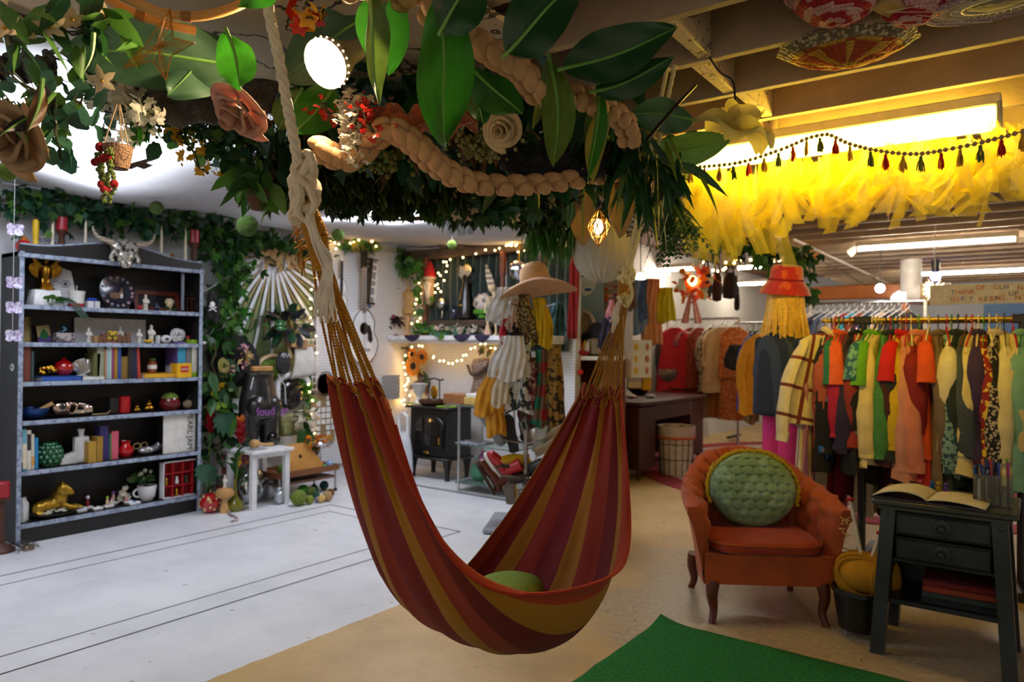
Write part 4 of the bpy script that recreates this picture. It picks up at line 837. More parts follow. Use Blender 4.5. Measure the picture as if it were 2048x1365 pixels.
lt('red_jar','round red jar with an orange lid on the bookcase top','jar',45,ZT,[('body',cm('a81016',rough=.2,coat=.6),[(0,0),(10,1),(15,9),(15,17),(9,24),(0,24)]),('lid',cm('a8581c'),[(0,24),(8,24),(6,29),(3,33),(0,34)])])
c=spot(90,ZT,-5.66);b=MB();b.lathe([(0,0),(.075,0),(.075,.004),(0,.004)],24,R=Mx.Rotation(pi/2-.2,3,'Y'),c=(0,0,.075));tag(b.build('paper_disc',mat('sketched_paper','c9c7cc',c2='7a7f96',pat='blotch',ps=30),loc=c),'round sketched white disc leaning between the yellow candle and first taper','plaque')
c=spot(342,ZT);b=MB();b.add([(-.045,-.06,0),(.045,-.06,0),(.045,.06,0),(-.045,.06,0),(0,0,.12)],[(0,3,2,1),(0,1,4),(1,2,4),(2,3,4),(3,0,4)]);tag(b.build('wooden_pyramid',mat('orange_wood','9a5a22',rough=.45,var=.2),loc=c,flat=True ),'small orange wooden pyramid between two white tapers','ornament')
c=V((-5.395,SY(243,-5.42),2.0));t=thing('horned_skull','silver-white horned skull mask mounted on the bookcase pediment','mask',c);b=MB()
b.ball((0,0,.03),(.045,.10,.07),14,10);b.ball((.01,0,-.03),(.04,.065,.07),12,8);b.ball((.015,0,-.085),(.032,.05,.035),10,8)
for s in(-1,1):b.ball((.035,s*.045,.02),(.02,.03,.018),8,6);b.tube([(0,s*.08,-.01),(.01,s*.10,-.05),(.01,s*.085,-.075)],.018,6)
organic(b,'skull',mat('silver_skull','b8b5ac',rough=.3,metal=.5,c2='5c5850',pat='blotch',ps=40),.006,t)
for s in(-1,1):
 b=MB();b.tube(cr([(0,s*.08,.06),(0,s*.14,.075),(0,s*.185,.09),(0,s*.215,.13),(0,s*.222,.165)],5),lambda k:.024*(1-k*.85),9);b.build('horn',mat('horn','8a7a68',rough=.5,c2='b8ac9a',pat='bandz',ps=300),t)
for s in(-1,1):b=MB();b.ball((.048,s*.034,.018),(.006,.016,.010),8,6);b.build('eye_socket',m_blk,t)
k=SD(92);c=spot(88,1);t=thing('eagle_statue','gold eagle with raised wings standing on a white tapered block','statue',c)
b=MB();b.box((0,0,.055),(.13,.19,.11),b=.006);b.v=[V((p.x*(1-.18*p.z/.11),p.y*(1-.15*p.z/.11),p.z))for p in b.v];b.build('plinth',m_wht,t)
b=MB();b.lathe([(0,.11),(.06,.11),(.06,.125),(.045,.13),(.05,.15),(.03,.16),(0,.16)],16);b.build('socle',m_gd,t)
b=MB();b.ball((0,0,.24),(.032,.034,.07),12,10);b.ball((.012,0,.325),(.024,.022,.026),10,8);b.tube([(.03,0,.325),(.05,0,.318),(.054,0,.305)],[.011,.008,.002],6);b.ball((-.01,0,.17),(.02,.02,.04),8,6)
for s in(-1,1):
 b.tube([(0,s*.015,.20),(.01,s*.018,.155)],.012,6)
 b.tube(cr([(0,s*.03,.27),(0,s*.06,.31),(0,s*.085,.33)],4),[.02]*8+[.012],8)
 for f in range(5):b.tube([(0,s*(.045+.011*f),.31-.005*f),(.0,s*(.05+.012*f),.25-.0*f),(0,s*(.045+.008*f),.19+.004*f)],[.013,.012,.004],6)
organic(b,'eagle',cm('9a7326',metal=1,rough=.3,var=.3,sc=40),.004,t,smooth=1)
c=spot(122,1,-5.66);t=thing('hexagon_plaque','white hexagonal plaque with eye line drawings behind the eagle','plaque',c);M=basis(Y_,V((-.15,0,1)).normalized(),(0,0,.15));b=MB();b.prism([(.105*cos(a)*.85,.15*sin(a))for a in[pi/6+2*pi*i/6+.35 for i in range(6)]],.012,basis(Y_,(-1,0,0),(0,0,.15)));b.build('panel',cm('cfcfd4',rough=.6),t)
b=MB()
for r in(.012,.024,.036):b.tube([(.009,.02+r*cos(a),.17+r*.75*sin(a))for a in[2*pi*i/6 for i in range(6)]],.0014,4,closed=True )
b.ball((.008,.02,.17),(.003,.008,.007),8,5);b.tube([(.009,-.06,.09),(.009,-.02,.07)],.002,4);b.tube([(.009,-.065,.18),(.009,-.04,.19),(.009,-.02,.17)],.0014,4);b.build('line_drawing',m_blk,t)
c=spot(100,1,-5.49);t=thing('fern_plant','small fern and round-leaved plant spilling over the shelf edge below the eagle','plant',c);plant(t,(0,0,0),10,.12,[LM['g3'],LM['lime']],3,1.2,w=.8);b=MB()
for i in range(3):
 P=cr([(0,.02*i,.02),(.04,.05+.02*i,.05),(.07,.10+.02*i,.02),(.08,.15+.02*i,-.06)],5)
 b.tube(P,.0015,4,1)
 for j in range(2,len(P)):
  for s in(-1,1):b.leaf(P[j],(.3,.4*s,-.3*s),X_,.032,.009,0,.1,.2,None ,2)
b.build('frond',[LM['eu2'],LM['g2']],t)
lt('ribbed_cup','white ribbed cup with red enamel drips and a drinking straw','cup',152,1,[('cup',cm('dcdad6',rough=.3),[(0,0),(12,0),(12.5,8),(14,16),(13.4,17),(14.4,21),(13.8,22),(15,27),(15.6,33),(14.6,33),(13,8),(0,6)]),('red_drip',cm('b8141c',rough=.25),[(12.4,.2),(12.9,3),(13,9),(12.7,10),(12.3,5)]),('straw',m_wht,[(.6,6),(.6,44),(0,44)])])
c=spot(183,1);t=thing('gift_box','tiny white gift box with a shiny blue bow','box',c);b=MB();b.box((0,0,.025),(.07,.08,.05),b=.003);b.build('box',m_wht,t);b=MB()
for i in range(8):a=2*pi*i/8;b.ball((cos(a)*.018,sin(a)*.022,.062),(.014,.016,.014),8,6)
b.build('bow',cm('2a4ab0',metal=.6,rough=.2),t);b=MB();b.box((.0355,0,.025),(.001,.01,.05));b.build('ribbon',cm('8a90a8'),t)
c=spot(232,1,-5.60);t=thing('rabbit_plate','dark navy plate with a rabbit and pink flowers on a stand','plate',c);R=Mx.Rotation(pi/2-.22,3,'Y');b=MB();b.lathe([(0,0),(.07,0),(.085,.006),(.13,.014),(.132,.011),(.085,.0),(0,-.006)],36,R=R,c=(0,0,.132));b.build('plate',cm('12162a',rough=.2,coat=.5),t)
pn=R@Z_;pu=R@V((-1,0,0));b=MB()
def pp(y,z,l=.005):return V((0,0,.132))+Y_*y+pu*z+pn*l
q=random.Random(4)
for i in range(16):a=2*pi*i/16+q.uniform(-.1,.1);b.ball(pp(cos(a)*.11,sin(a)*.11,.011),(.006,.012,.012),7,5)
b.build('flower_border',mat('plate_flowers','b48a8a',c2='6a7f9a',pat='blotch',ps=25),t)
b=MB();b.ball(pp(-.015,-.03),(.004,.045,.026),10,7);b.ball(pp(.03,-.005),(.004,.018,.016),8,6)
for y in(.025,.04):b.tube([pp(.03,.0),pp(y+.005,.035)],[.006,.003],6)
b.build('rabbit',cm('7a5a44'),t);b=MB();b.ball(pp(.03,-.03,.006),(.003,.012,.02),8,6);b.build('rabbit_chest',m_wht,t)
b=MB()
for s in(-1,1):b.tube([(.06,s*.06,.0),(.02,s*.06,.02),(-.03,s*.06,.004)],.003,5);b.tube([(.06,s*.06,0),(.055,s*.06,.03)],.003,5)
b.tube([(.02,-.06,.02),(.02,.06,.02)],.003,5);b.build('stand',cm('6a4a2a'),t)
def frame_(name,label,cat,px,sh,wpx,hpx,fw,mf,mi,lean=.12,x=-5.68,dep=.02,tilt=0):
 c=spot(px,sh,x);k=SD(px);w=SY(px+wpx/2)-SY(px-wpx/2);h=hpx*k;t=thing(name,label,cat,c);t.rotation_euler=(tilt,-lean,0);b=MB()
 for y,z,dy,dz in((0,fw/2,w,fw),(0,h-fw/2,w,fw),(-w/2+fw/2,h/2,fw,h-2*fw),(w/2-fw/2,h/2,fw,h-2*fw)):b.box((0,y,z),(dep,dy,dz),b=.002)
 b.build('frame',mf,t);b=MB();b.box((-dep*.2,0,h/2),(dep*.4,w-2*fw,h-2*fw));b.build('panel',mi,t);return t,w,h
frame_('shadow_box','reddish wooden frame lying tilted behind the small white statuette','frame',315,1,94,44,.036,mat('red_brown_wood','6e2e1a',rough=.4,var=.2),cm('101014'),.25)
figure('white robed statuette standing in front of the reddish wooden frame',290,1,33,'d8d2c4')
b=MB();b.ball((0,0,.014),(.015,.02,.015),10,7);b.ball((0,.012,.03),(.01,.01,.012),8,6);b.ball((0,-.015,.028),(.008,.009,.012),8,6);tag(organic(b,'red_bird',cm('a0141c',rough=.3),.003,None ,spot(279,1,-5.47)),'tiny red bird figurine beside the white statuette on the top shelf','figurine')
b=MB();b.ball((0,0,.026),(.02,.024,.026),10,7);b.ball((0,-.01,.055),(.014,.016,.016),8,6);tag(organic(b,'blue_ornament',cm('1a2240',rough=.3),.004,None ,spot(313,1)),'dark blue little ornament between the statuette and the head vase','ornament')
c=spot(338,1);t=thing('head_vase','cream curly-haired head vase with greenery at its foot','vase',c);b=MB();b.ball((0,0,.062),(.026,.028,.034),12,9);b.lathe([(0,0),(.022,0),(.014,.02),(.014,.04),(0,.045)],12)
q=random.Random(8)
for i in range(26):d=V((q.uniform(-1,.4),q.uniform(-1,1),q.uniform(.1,1))).normalized();b.ball(V((0,0,.068))+V((d.x*.028,d.y*.030,d.z*.034)),.009,6,5)
b.ball((.027,0,.06),(.008,.006,.009),6,5);organic(b,'head',cm('d8c4a0',rough=.5),.0032,t,smooth=2);plant(t,(.03,.0,0),9,.06,[LM['g1'],LM['lime']],5,1.4,w=.7)
c=spot(386,1);t=thing('copper_lantern','small copper lantern with dark glass at the shelf end','lantern',c);m_cop=cm('a8664a',metal=1,rough=.3)
b=MB();b.box((0,0,.006),(.085,.085,.012),b=.003);b.build('base_plate',m_cop,t);b=MB();b.box((0,0,.062),(.066,.066,.10));b.build('glass',cm('15120f',rough=.1),t)
b=MB()
for i in(-1,1):
 for j in(-1,1):b.box((i*.034,j*.034,.062),(.008,.008,.10))
b.build('corner_posts',m_cop,t);b=MB();b.lathe([(.07,.112),(.066,.118),(.03,.128),(.018,.14),(.022,.15),(.012,.168),(0,.17)],4);b.build('lantern_roof',m_cop,t)
frame_('picture_card','gold card with a dark robed woman at the shelf end','picture',50,2,22,52,.004,cm('b09a58'),mat('card_gold','b8a468',c2='3a2830',pat='blotch',ps=14),.08)
t,w,h=frame_('frog_picture','small tilted picture of a green frog on cream and violet','picture',90,2,30,36,.004,cm('7a4028'),cm('cfc48a'),.1,tilt=.12);b=MB();b.box((.006,0,h*.2),(.002,w-.01,h*.3));b.build('violet_band',cm('5a4a94'),t);b=MB();b.ball((.006,0,h*.42),(.004,.028,.03),10,7);b.ball((.006,.0,h*.62),(.004,.014,.018),8,6);b.build('frog',cm('1f7a3a'),t)
c=spot(128,2);t=thing('trinket_box','glass trinket box with a small blue lizard on its lid','box',c);b=MB();b.box((0,0,.035),(.07,.12,.07),b=.008);b.build('box',mat('marbled_glass','a8a0a4',rough=.15,coat=.5,c2='5a4f58',pat='blotch',ps=30),t);b=MB();b.tube(cr([(0,-.04,.075),(0,-.01,.08),(0,.01,.095),(0,-.01,.11)],5),[.003]*6+[.006]*5+[.007]*5,6);b.build('lizard',cm('3a7a9a',rough=.3),t)
frame_('white_canvas','blank white framed canvas standing behind the small white statuettes','canvas',222,2,146,50,.010,m_wht,cm('d2d4d8',rough=.8),.03,x=-5.70)
for px,hp,lab,se in((177,31,'white seated lady statuette in front of the canvas beside the wood blocks',0),(240,34,'white statuette standing behind the yellow butterfly',0),(278,29,'white slim statuette at the canvas edge',0),(302,38,'white robed statuette standing between canvas and yellow bird',0)):figure(lab,px,2,hp,'d4d0c6',seated=se,x=-5.53 if px!=240 else -5.60)
q=random.Random(6)
for i,px in enumerate((190,199,207,216,226,236,246,255)):
 k=SD(px);h=(14+q.choice((0,3,7,4)))*k;b=MB();b.box((0,0,h/2),(.04,SY(px+4.2)-SY(px-4.2),h),b=.002,R=q.uniform(-.1,.1));tag(b.build('wood_block',cm(q.choice(('8a6244','a07850','704a34')),var=.2,sc=30),loc=spot(px,2,-5.50)),('wood block of the row before the canvas, '+('first beside the seated lady','second from the seated lady','third from the seated lady','just before the yellow butterfly','under the yellow butterfly','just past the yellow butterfly','second last towards the canvas edge','last towards the canvas edge')[i]),'block',group='wood blocks before the canvas')
c=spot(225,2,-5.475)+Z_*.045;t=thing('butterfly','yellow butterfly ornament perched on the wood blocks','ornament',c);b=MB()
for s in(-1,1):
 for a,l in((.9,.055),(-.2,.04)):b.leaf((0,0,0),(-.1*s,s*cos(a),sin(a)),X_,l,l*.8,0,.1,0,ROUND,4)
b.build('wing_set',mat('butterfly_yellow','c9a822',c2='4a3a10',pat='blotch',ps=60),t);b=MB();b.ball((.004,0,0),(.004,.004,.02),6,6);b.build('body',m_blk,t)
b=MB();b.ball((0,0,.016),(.016,.026,.015),10,7);b.ball((0,.022,.026),(.010,.011,.010),8,6);b.tube([(0,-.02,.018),(0,-.045,.024)],[.01,.004],6);tag(organic(b,'bird',cm('cda414',rough=.4),.003,None ,spot(298,2,-5.47)),'small yellow bird figurine in front of the tall white statuette','figurine')
lt('white_cup','tiny white cup between the yellow bird and the eye ornament','cup',315,2,[('cup',m_wht,[(0,0),(4,0),(5,2),(4.6,8),(5.6,16),(4.8,16),(3.6,8),(0,3)])])
c=spot(332,2);t=thing('eye_ornament','white oval ornament painted with an eye','ornament',c);b=MB();b.ball((0,0,.034),(.02,.044,.034),14,9);b.build('oval',m_wht,t);b=MB();b.ball((.018,0,.036),(.004,.016,.012),10,6);b.build('iris',cm('2a3440',rough=.2),t)
t=rose('plaster_rose','white plaster rose standing beside the painted eye ornament',(355,664),SD(355)*1450,.062,m_wht,(.95,-.1,.25),7);t.location=spot(355,2)+Z_*.068
b=MB();b.ball((0,0,.03),(.012,.016,.03),9,7);b.ball((0,0,.055),(.012,.022,.012),9,7);tag(b.build('red_heart_vase',cm('b01414',rough=.2,coat=.5),loc=spot(376,2)),'small red heart-shaped vase beside the plaster rose','vase')
c=spot(398,2);b=MB();b.box((0,0,.01),(.09,.075,.02),b=.003);tag(b.build('white_box',m_wht,loc=c),'flat white box at the shelf end beside the red vase','box')
for a in(('turquoise book first on the third shelf',38,46,3,72,'1f86a8'),('tall brown book beside the turquoise book',47,62,3,78,'6a3628'),('thin dark green book leaning beside the brown book',63,69,3,60,'2f4440')):book(*a)
zb=flat_book('blue book lying flat under the gold trinket',114,3,82,9,'2450a0');flat_book('white book lying flat under the silver shell',174,3,46,7,'cfcfcc')
c=V((-5.53,SY(93),zb));b=MB();q=random.Random(3)
for i in range(22):d=V((q.uniform(-1,1),q.uniform(-1,1),q.uniform(.1,1))).normalized();b.ball((d.x*.045,d.y*.05,d.z*.055+.012),.016,7,5)
tag(b.build('gold_trinket',m_gd,loc=c),'crumpled shiny gold trinket on the blue book','ornament')
lt('red_pomegranate','glossy red pomegranate ornament on the blue book','ornament',128,zb,[('body',cm('a00c12',rough=.12,coat=.8),[(0,0),(10,1),(17,9),(18.5,16),(15,25),(7,31),(3,32),(4.5,35),(2,34),(0,33)])])
c=V((-5.54,SY(163),ZS[3]+.03));t=thing('silver_shell','silver scallop shell standing on the white book','ornament',c);b=MB()
for i in range(13):a=lerp(-1.25,1.25,i/12);b.tube([(0,0,0),(.025,sin(a)*.05,cos(a)*.06+.02),(.012,sin(a)*.085,cos(a)*.085+.035)],[.006,.012,.011],7)
b.build('ribs',cm('b8b4ae',metal=.9,rough=.3),t);b=MB();b.ball((0,0,.0),(.02,.04,.015),10,6);b.build('hinge_base',cm('b8b4ae'),t)
cols=[('olive cloth book leaning in front of the grey-green book',186,199,52,'5c5c34',-.05),('grey-green book behind the shell',195,209,72,'8a8f78',0),('thin salmon book beside the grey-green book',210,214,60,'b07a60',0),('pale blue book in the middle row',214,219,72,'9ab8c0',0),('teal-white thin book in the middle row',219,224,72,'a8c4bc',0),('pink-purple thin book in the middle row',224,229,73,'8a3468',0),('gold spined book with a ribbon bookmark',229,236,72,'a07818',0),('blue book with a yellow foot in the middle row',236,243,66,'284a90',0),('thick mustard book behind the navy books',243,256,44,'7a6024',0),('dark brown book before the navy pair',257,264,66,'2a2420',0),('navy book next to the dark brown book',264,270,66,'1c2038',0),('second navy book beside the red leaning book',270,275,66,'20244a',0),('thin red book leaning at the end of the middle row',277,283,68,'b03a2c',.07)]
for lab,a,b_,h,c,tl in cols:book(lab,a,b_,3,h,c,tl)
zb=flat_book('yellow book lying flat under the small honey jar',312,3,68,9,'d09a1c');lt('honey_jar','little amber jar on the yellow book','jar',305,zb,[('jar',cm('7a3a12',rough=.1,coat=.6),cyl(8.5,24,2)),('jar_label',m_wht,[(8.8,8),(8.8,16)]),('lid',LM['g3'],[(r,z+24)for r,z in cyl(6,5)])])
c=spot(362,3,-5.48);t=thing('brick_toy_box','small yellow cube box with a red and white toy logo','box',c);k=SD(362);b=MB();w=27*k;b.box((0,0,w/2),(w,w*1.1,w*1.05),b=.002);b.build('carton',cm('d8a814',rough=.4),t);b=MB();b.box((w/2+.001,.003,w*.6),(.002,w*.6,w*.45));b.build('logo_panel',cm('b81414'),t);lettering('LEGO',w*.22,basis(Y_,Z_,(w/2+.003,.003,w*.6)),m_wht,t,ext=.0005)
c=spot(341,3);b=MB();b.box((0,0,.045),(.08,.035,.09),b=.002);tag(b.build('grey_card_box',cm('a8a8ac'),loc=c),'small grey box standing behind the yellow cube','box')
for lab,a,b_,h,c,bd in(('game box with a purple and blue cover at the shelf end',355,372,70,'5c4a8c',('2a86a8',.6,.5)),('white and lime picture book at the shelf end',384,395,73,'9ac82c',('dcd6cc',.5,.75)),('slate book between the game box and the lime book',373,383,66,'6a6a6e',None ),('red and black patterned box last on the third shelf',395,402,70,'8a2a1c',('1c1c22',.3,.5))):book(lab,a,b_,3,h,c,0,.18,'book' if 'book' in lab else 'game_box',band=bd)
c=spot(66,4);t=thing('singing_bowl','blue metal bowl with a wooden striker resting on its rim','bowl',c);k=SD(66);b=MB();b.lathe([(r*k,z*k)for r,z in[(0,0),(14,0),(24,7),(29,19),(29.5,23),(27.5,23),(26,18),(14,5),(0,4)]],28);b.build('bowl',cm('1c3f7a',rough=.3,metal=.5),t);b=MB();b.tube([(0,.03,.05),(.02,.12,.105)],.0145,10);b.build('striker',m_oak,t)
c=spot(142,4);t=thing('dinosaur_skull','shiny chrome dinosaur skull between the blue bowl and the candles','skull',c);b=MB();m_rg=cm('c2a99c',metal=1,rough=.15)
b.ball((0,-.07,.065),(.045,.06,.055),12,9);b.tube(cr([(0,-.04,.10),(0,.04,.09),(0,.11,.07),(0,.145,.05)],5),[.02]*10+[.026]*6,8);b.tube(cr([(.0,-.09,.03),(0,0,.022),(0,.10,.02),(0,.14,.025)],5),.014,8);b.ball((0,.12,.05),(.035,.04,.035),10,8)
for y in(-.02,.03):b.tube([(0.02,y,.03),(.022,y+.01,.09)],.010,7)
organic(b,'skull',m_rg,.006,t,smooth=3);b=MB()
for i in range(11):y=.02+i*.0115;b.lathe([(.004,.0),(.0008,-.016)],6,c=(.03,y,.046));b.lathe([(.004,-.0),(.0008,.014)],6,c=(.03,y,.028))
b.build('tooth_row',m_ivory,t);b=MB();b.ball((.045,-.065,.075),(.006,.02,.02),10,7);b.build('eye_socket',m_blk,t)
b=MB();q=random.Random(2);P=cr([V((.02,-.07+.02*i,.006+(.055*max(0,i-5)/3 if i<9 else .02)))for i in range(10)],3)
for p in P:b.ball(p,.006,6,5)
tag(b.build('bead_chain',cm('a8946a',metal=.6,rough=.3),loc=spot(205,4)),'thin metal bead chain climbing beside the black candle','chain')
lt('pillar_candle','black ribbed pillar candle beside the red one','candle',228,4,[('wax',cm('16161a',rough=.4),cyl(10.5,34,2))],n=28);lt('pillar_candle','red ribbed pillar candle beside the black one','candle',250,4,[('wax',cm('b0101a',rough=.35),cyl(11,34,2))],n=28)
for px,s,lab in((276,.8,'smaller gold lotus figurine beside the red pillar candle'),(300,1.15,'larger gold lotus figurine beside the red glass bowl')):
 c=spot(px,4);t=thing('gold_figurine',lab,'figurine',c);b=MB();b.ball((0,0,.022*s),(.025*s,.035*s,.022*s),10,8);b.ball((0,.0,.048*s),(.015*s,.02*s,.014*s),8,6);b.build('body',m_gd,t);b=MB()
 for i in range(9):a=2*pi*i/9;b.leaf((0,0,.055*s),(cos(a),sin(a),1.1),Z_,.035*s,.016*s,0,.2,-.1,None ,3)
 b.build('petal_crown',m_gd,t)
lt('glass_bowl','red glass bowl with a ball of green moss in it','bowl',341,4,[('bowl',mat('ruby_glass','7a2028',rough=.06,coat=.6,glass=.35),[(0,0),(14,0),(19,8),(20,17),(16,24),(15,23),(18,16),(0,3)]),('moss',m_moss,[(16,22),(15,27),(10,33),(0,36)])])
c=spot(378,4);t=thing('puffer_fish','beige burlap puffer fish figurine with spines','figurine',c);b=MB();b.ball((0,0,.036),(.03,.045,.036),14,10);b.build('body',mat('burlap','a8957a',rough=.9,bump=1,bsc=90),t);b=MB();q=random.Random(1)
for i in range(24):d=R3(q).normalized();b.tube([V((d.x*.028,d.y*.043,d.z*.034+.036)),V((d.x*.038,d.y*.055,d.z*.046+.036))],[.002,.0004],4)
b.tube([(0,-.02,.06),(0,.0,.085),(0,.02,.12)],.0012,4);b.build('spines',cm('8a7860'),t)
for lab,a,b_,h,c,bd in(('teal book first on the fifth shelf',36,44,86,'1c5a78',None ),('black book with a white label beside the teal book',44,49,84,'1a1a1e',('d8d4c8',.5,.6)),('light blue and cream book on the fifth shelf',49,58,82,'6aa8bc',('d8ccb0',.35,.6)),('cream and black spined book on the fifth shelf',58,67,79,'cfc8b8',('22222a',.7,.4)),('cream book with green and orange spots on the fifth shelf',67,73,70,'c8c4b4',('c98a3c',.25,.25)),('shorter bright blue book beside the green artichoke',73,81,62,'1c78a8',None )):book(lab,a,b_,5,h,c,.02,band=bd)
c=spot(103,5);t=thing('artichoke_pot','glossy green ceramic artichoke standing among the books','ornament',c);b=MB();b.ball((0,0,.078),(.068,.072,.08),18,12);m=cm('0f5a34',rough=.15,coat=.7)
for r in range(6):
 for i in range(11):
  a=2*pi*(i+.5*(r%2))/11;e=-1.0+r*.42;d=V((cos(a)*cos(e),sin(a)*cos(e),sin(e)));b.ball(V((0,0,.078))+V((d.x*.066,d.y*.070,d.z*.078)),(.019,.019,.02),7,5)
b.build('body',m,t)
c=spot(138,5);b=MB();b.box((0,0,.035),(.06,.115,.07),b=.004);b.v=[V((p.x,p.y,p.z*(1+.25*p.y/.06)))for p in b.v];tag(b.build('white_carton',cm('cfd0d2'),loc=c),'small white ceramic carton between the artichoke and the white flask','ornament')
c=spot(165,5);t=thing('white_flask','white flask bottle with thin black outlines','bottle',c);k=SD(165);b=MB();b.box((0,0,26*k),(.05,27*k,52*k),b=.008);b.lathe([(5*k,50*k),(5*k,62*k),(6.5*k,62*k),(6.5*k,67*k),(0,67*k)],14);b.build('bottle',m_wht,t);b=MB();f=.0262
for p in([(f,-10*k,4*k),(f,10*k,4*k),(f,10*k,44*k),(f,-10*k,44*k)],):b.tube(p,.0012,4,closed=True )
b.build('outline',m_blk,t)
for lab,a,b_,h,c,tl in(('short gold book beside the white flask',180,196,42,'a8842c',0),('taller gold book beside the short one',197,209,50,'9a7420',0),('tall dark purple book',205,222,70,'332a66',.04),('green thin book beside the purple one',222,226,52,'3f7a4a',0),('tall pink book beside the purple one',226,240,56,'c8586c',0)):book(lab,a,b_,5,h,c,tl,.13 if 'purple' not in lab else .10,x=-5.46 if 'purple' not in lab else -5.50)
lt('red_pot','glossy red round pot with a flared neck','pot',254,5,[('pot',cm('b00c14',rough=.12,coat=.7),[(0,0),(9,1),(14.5,9),(14.5,17),(9,25),(8,29),(10.5,33),(9,33),(6.5,28),(0,26)])])
b=MB()
for s,o in((-1,0),(1,0)):b.tube([V((.0,s*.028+.028*cos(a)*.9,.075+.022*sin(a)))for a in[2*pi*i/16 for i in range(16)]],.004,6,closed=True )
b.tube([(0,-.06,.06),(0,-.10,.02)],.003,5);b.tube([(0,.05,.06),(.02,.08,.01)],.003,5);tag(b.build('wire_spectacles',cm('b8a878',metal=.7,rough=.3),loc=spot(284,5)),'cream wire spectacles behind the silver shoe ornament','spectacles')
c=spot(303,5);t=thing('shoe_ornament','silver and white slipper-shaped ornament','ornament',c);b=MB();b.ball((0,-.02,.035),(.04,.075,.032),14,9);b.tube(cr([(0,.0,.03),(0,.05,.05),(0,.085,.085)],5),[.03]*6+[.026]*5,9);organic(b,'body',cm('b8babf',metal=.7,rough=.2),.006,t);b=MB();b.ball((.02,.085,.09),(.018,.02,.018),9,7);b.ball((.035,-.03,.05),(.01,.02,.012),8,6);b.build('white_trim',m_wht,t)
c=spot(366,5,-5.47);k=SD(366);t=thing('record_box','large white box set with black lettering down its edge','box',c);w=SY(402)-SY(331);h=82*k;b=MB();b.box((-.05,0,h/2),(.10,w,h),b=.002);b.build('box',cm('d4d2cc',rough=.5),t);b=MB();b.box((-.05,-w/2-.001,h/2),(.09,.002,h*.98));b.build('dark_spine',m_blk,t)
lettering('PEARL JAM',h*.19,basis((0,0,-1),(0,1,0),(.0012,w*.22,h*.5)),m_blk,t,ext=.0006)
lt('milk_carton','white ceramic milk carton ornament first on the lowest shelf','ornament',46,6,[('carton',m_wht,[(0,0),(15,0),(15,34),(10,42),(10,47),(0,47)])],n=4)
c=spot(112,6);t=thing('gold_lion','gold lion lying on a glass dish on the lowest shelf','statue',c);k=1.0;b=MB()
b.ball((0,-.03,.075),(.05,.10,.05),14,10);b.ball((.01,-.095,.065),(.045,.045,.05),10,8);b.ball((.0,.035,.115),(.055,.055,.075),12,9);b.ball((.02,.05,.175),(.05,.052,.055),12,9);b.ball((.045,.075,.17),(.028,.03,.03),10,8);b.ball((.055,.09,.155),(.02,.022,.018),8,6)
for s in(-1,1):b.tube(cr([(s*.03,.05,.07),(s*.032,.10,.045),(s*.03,.155,.04)],4),[.022]*5+[.018]*4,8);b.ball((s*.03,.16,.04),(.02,.024,.016),8,6);b.ball((s*.034,.04,.225),(.012,.010,.014),7,6)
b.tube(cr([(.02,-.12,.06),(.05,-.11,.035),(.06,-.05,.03)],4),.011,7);organic(b,'lion',cm('a8842e',metal=.85,rough=.35,var=.3,sc=50),.005,t,smooth=1)
b=MB();b.lathe([(0,.0),(.06,.0),(.12,.018),(.135,.03),(.13,.03),(.06,.008),(0,.008)],24,f=lambda a,q:1+.04*sin(a*12));b.v=[V((p.x*.8,p.y*1.15,p.z))for p in b.v];b.build('glass_dish',mat('clear_glass','e4ece8',rough=.04,glass=.9,var=.01),t)
b=MB();q=random.Random(5)
for i in range(16):p=V((.09+q.uniform(-.03,.02),q.uniform(-.09,.04),.035+q.uniform(0,.015)));[b.leaf(p,(cos(a),sin(a),.5),Z_,.022,.017,0,.1,0,ROUND,2)for a in[2*pi*j/5+i for j in range(5)]]
b.build('white_blossoms',LM['wh'],t)
def trinket(label,px,fig,x=-5.5,w=.06,r=0):
 c=spot(px,6,x);t=thing('trinket_dish',label,'trinket dish',c,r);b=MB();b.box((0,0,.012),(.04,w,.024),b=.005);b.v=[V((p.x*(1+8*p.z),p.y*(1+6*p.z),p.z))for p in b.v];b.build('dish',m_wht,t)
 for i,(y,h,c1,c2)in enumerate(fig):b=MB();b.lathe([(0,.02),(.010,.02),(.012,.02+h*.35),(.007,.02+h*.68),(0,.02+h*.7)],9,c=(0,y,0));p=b.build('figure',cm(c1,rough=.3),t);b=MB();b.ball((0,y,.02+h*.82),h*.16,8,6);b.build('hat',cm(c2,rough=.3),p)
trinket('white porcelain dish beside the gold lion',168,[(-.01,.02,'5a6a8a','d8d4d0')])
trinket('porcelain dish with a red-coated drummer figure',180,[(0,.085,'8a1420','d0d4d8')],-5.56)
trinket('low white porcelain dish in front of the drummer',200,[(.0,.016,'d8d0c8','9aa8b8')],-5.48)
trinket('porcelain dish with a lime-hatted figure',222,[(-.01,.07,'c8a890','8fae24'),(.02,.055,'d0c8b8','b84a6a')])
trinket('porcelain dish with a purple-hatted figure behind the lime one',231,[(0,.085,'c8b0a0','7a4a9a')],-5.58)
trinket('porcelain dish with pink and blue figures beside the cup planter',262,[(-.02,.05,'c88a8a','d8b8a8')],-5.52)
trinket('porcelain dish with a blue pattern beside the cup planter',273,[(0,.016,'2a5aa0','3a6ab0')],-5.46,.075)
c=spot(251,6,-5.56);t=thing('white_flower_sprig','stem of white orchid blossom between the porcelain dishes','flower',c);b=MB();q=random.Random(7);b.tube([(0,0,0),(0,.0,.05),(0,.02,.10)],.002,4,1)
for i in range(12):p=V((q.uniform(-.02,.02),q.uniform(-.03,.05),q.uniform(.03,.12)));[b.leaf(p,(.5,cos(a),sin(a)),X_,.024,.018,0,.1,0,ROUND,2)for a in[2*pi*j/5+i for j in range(5)]]
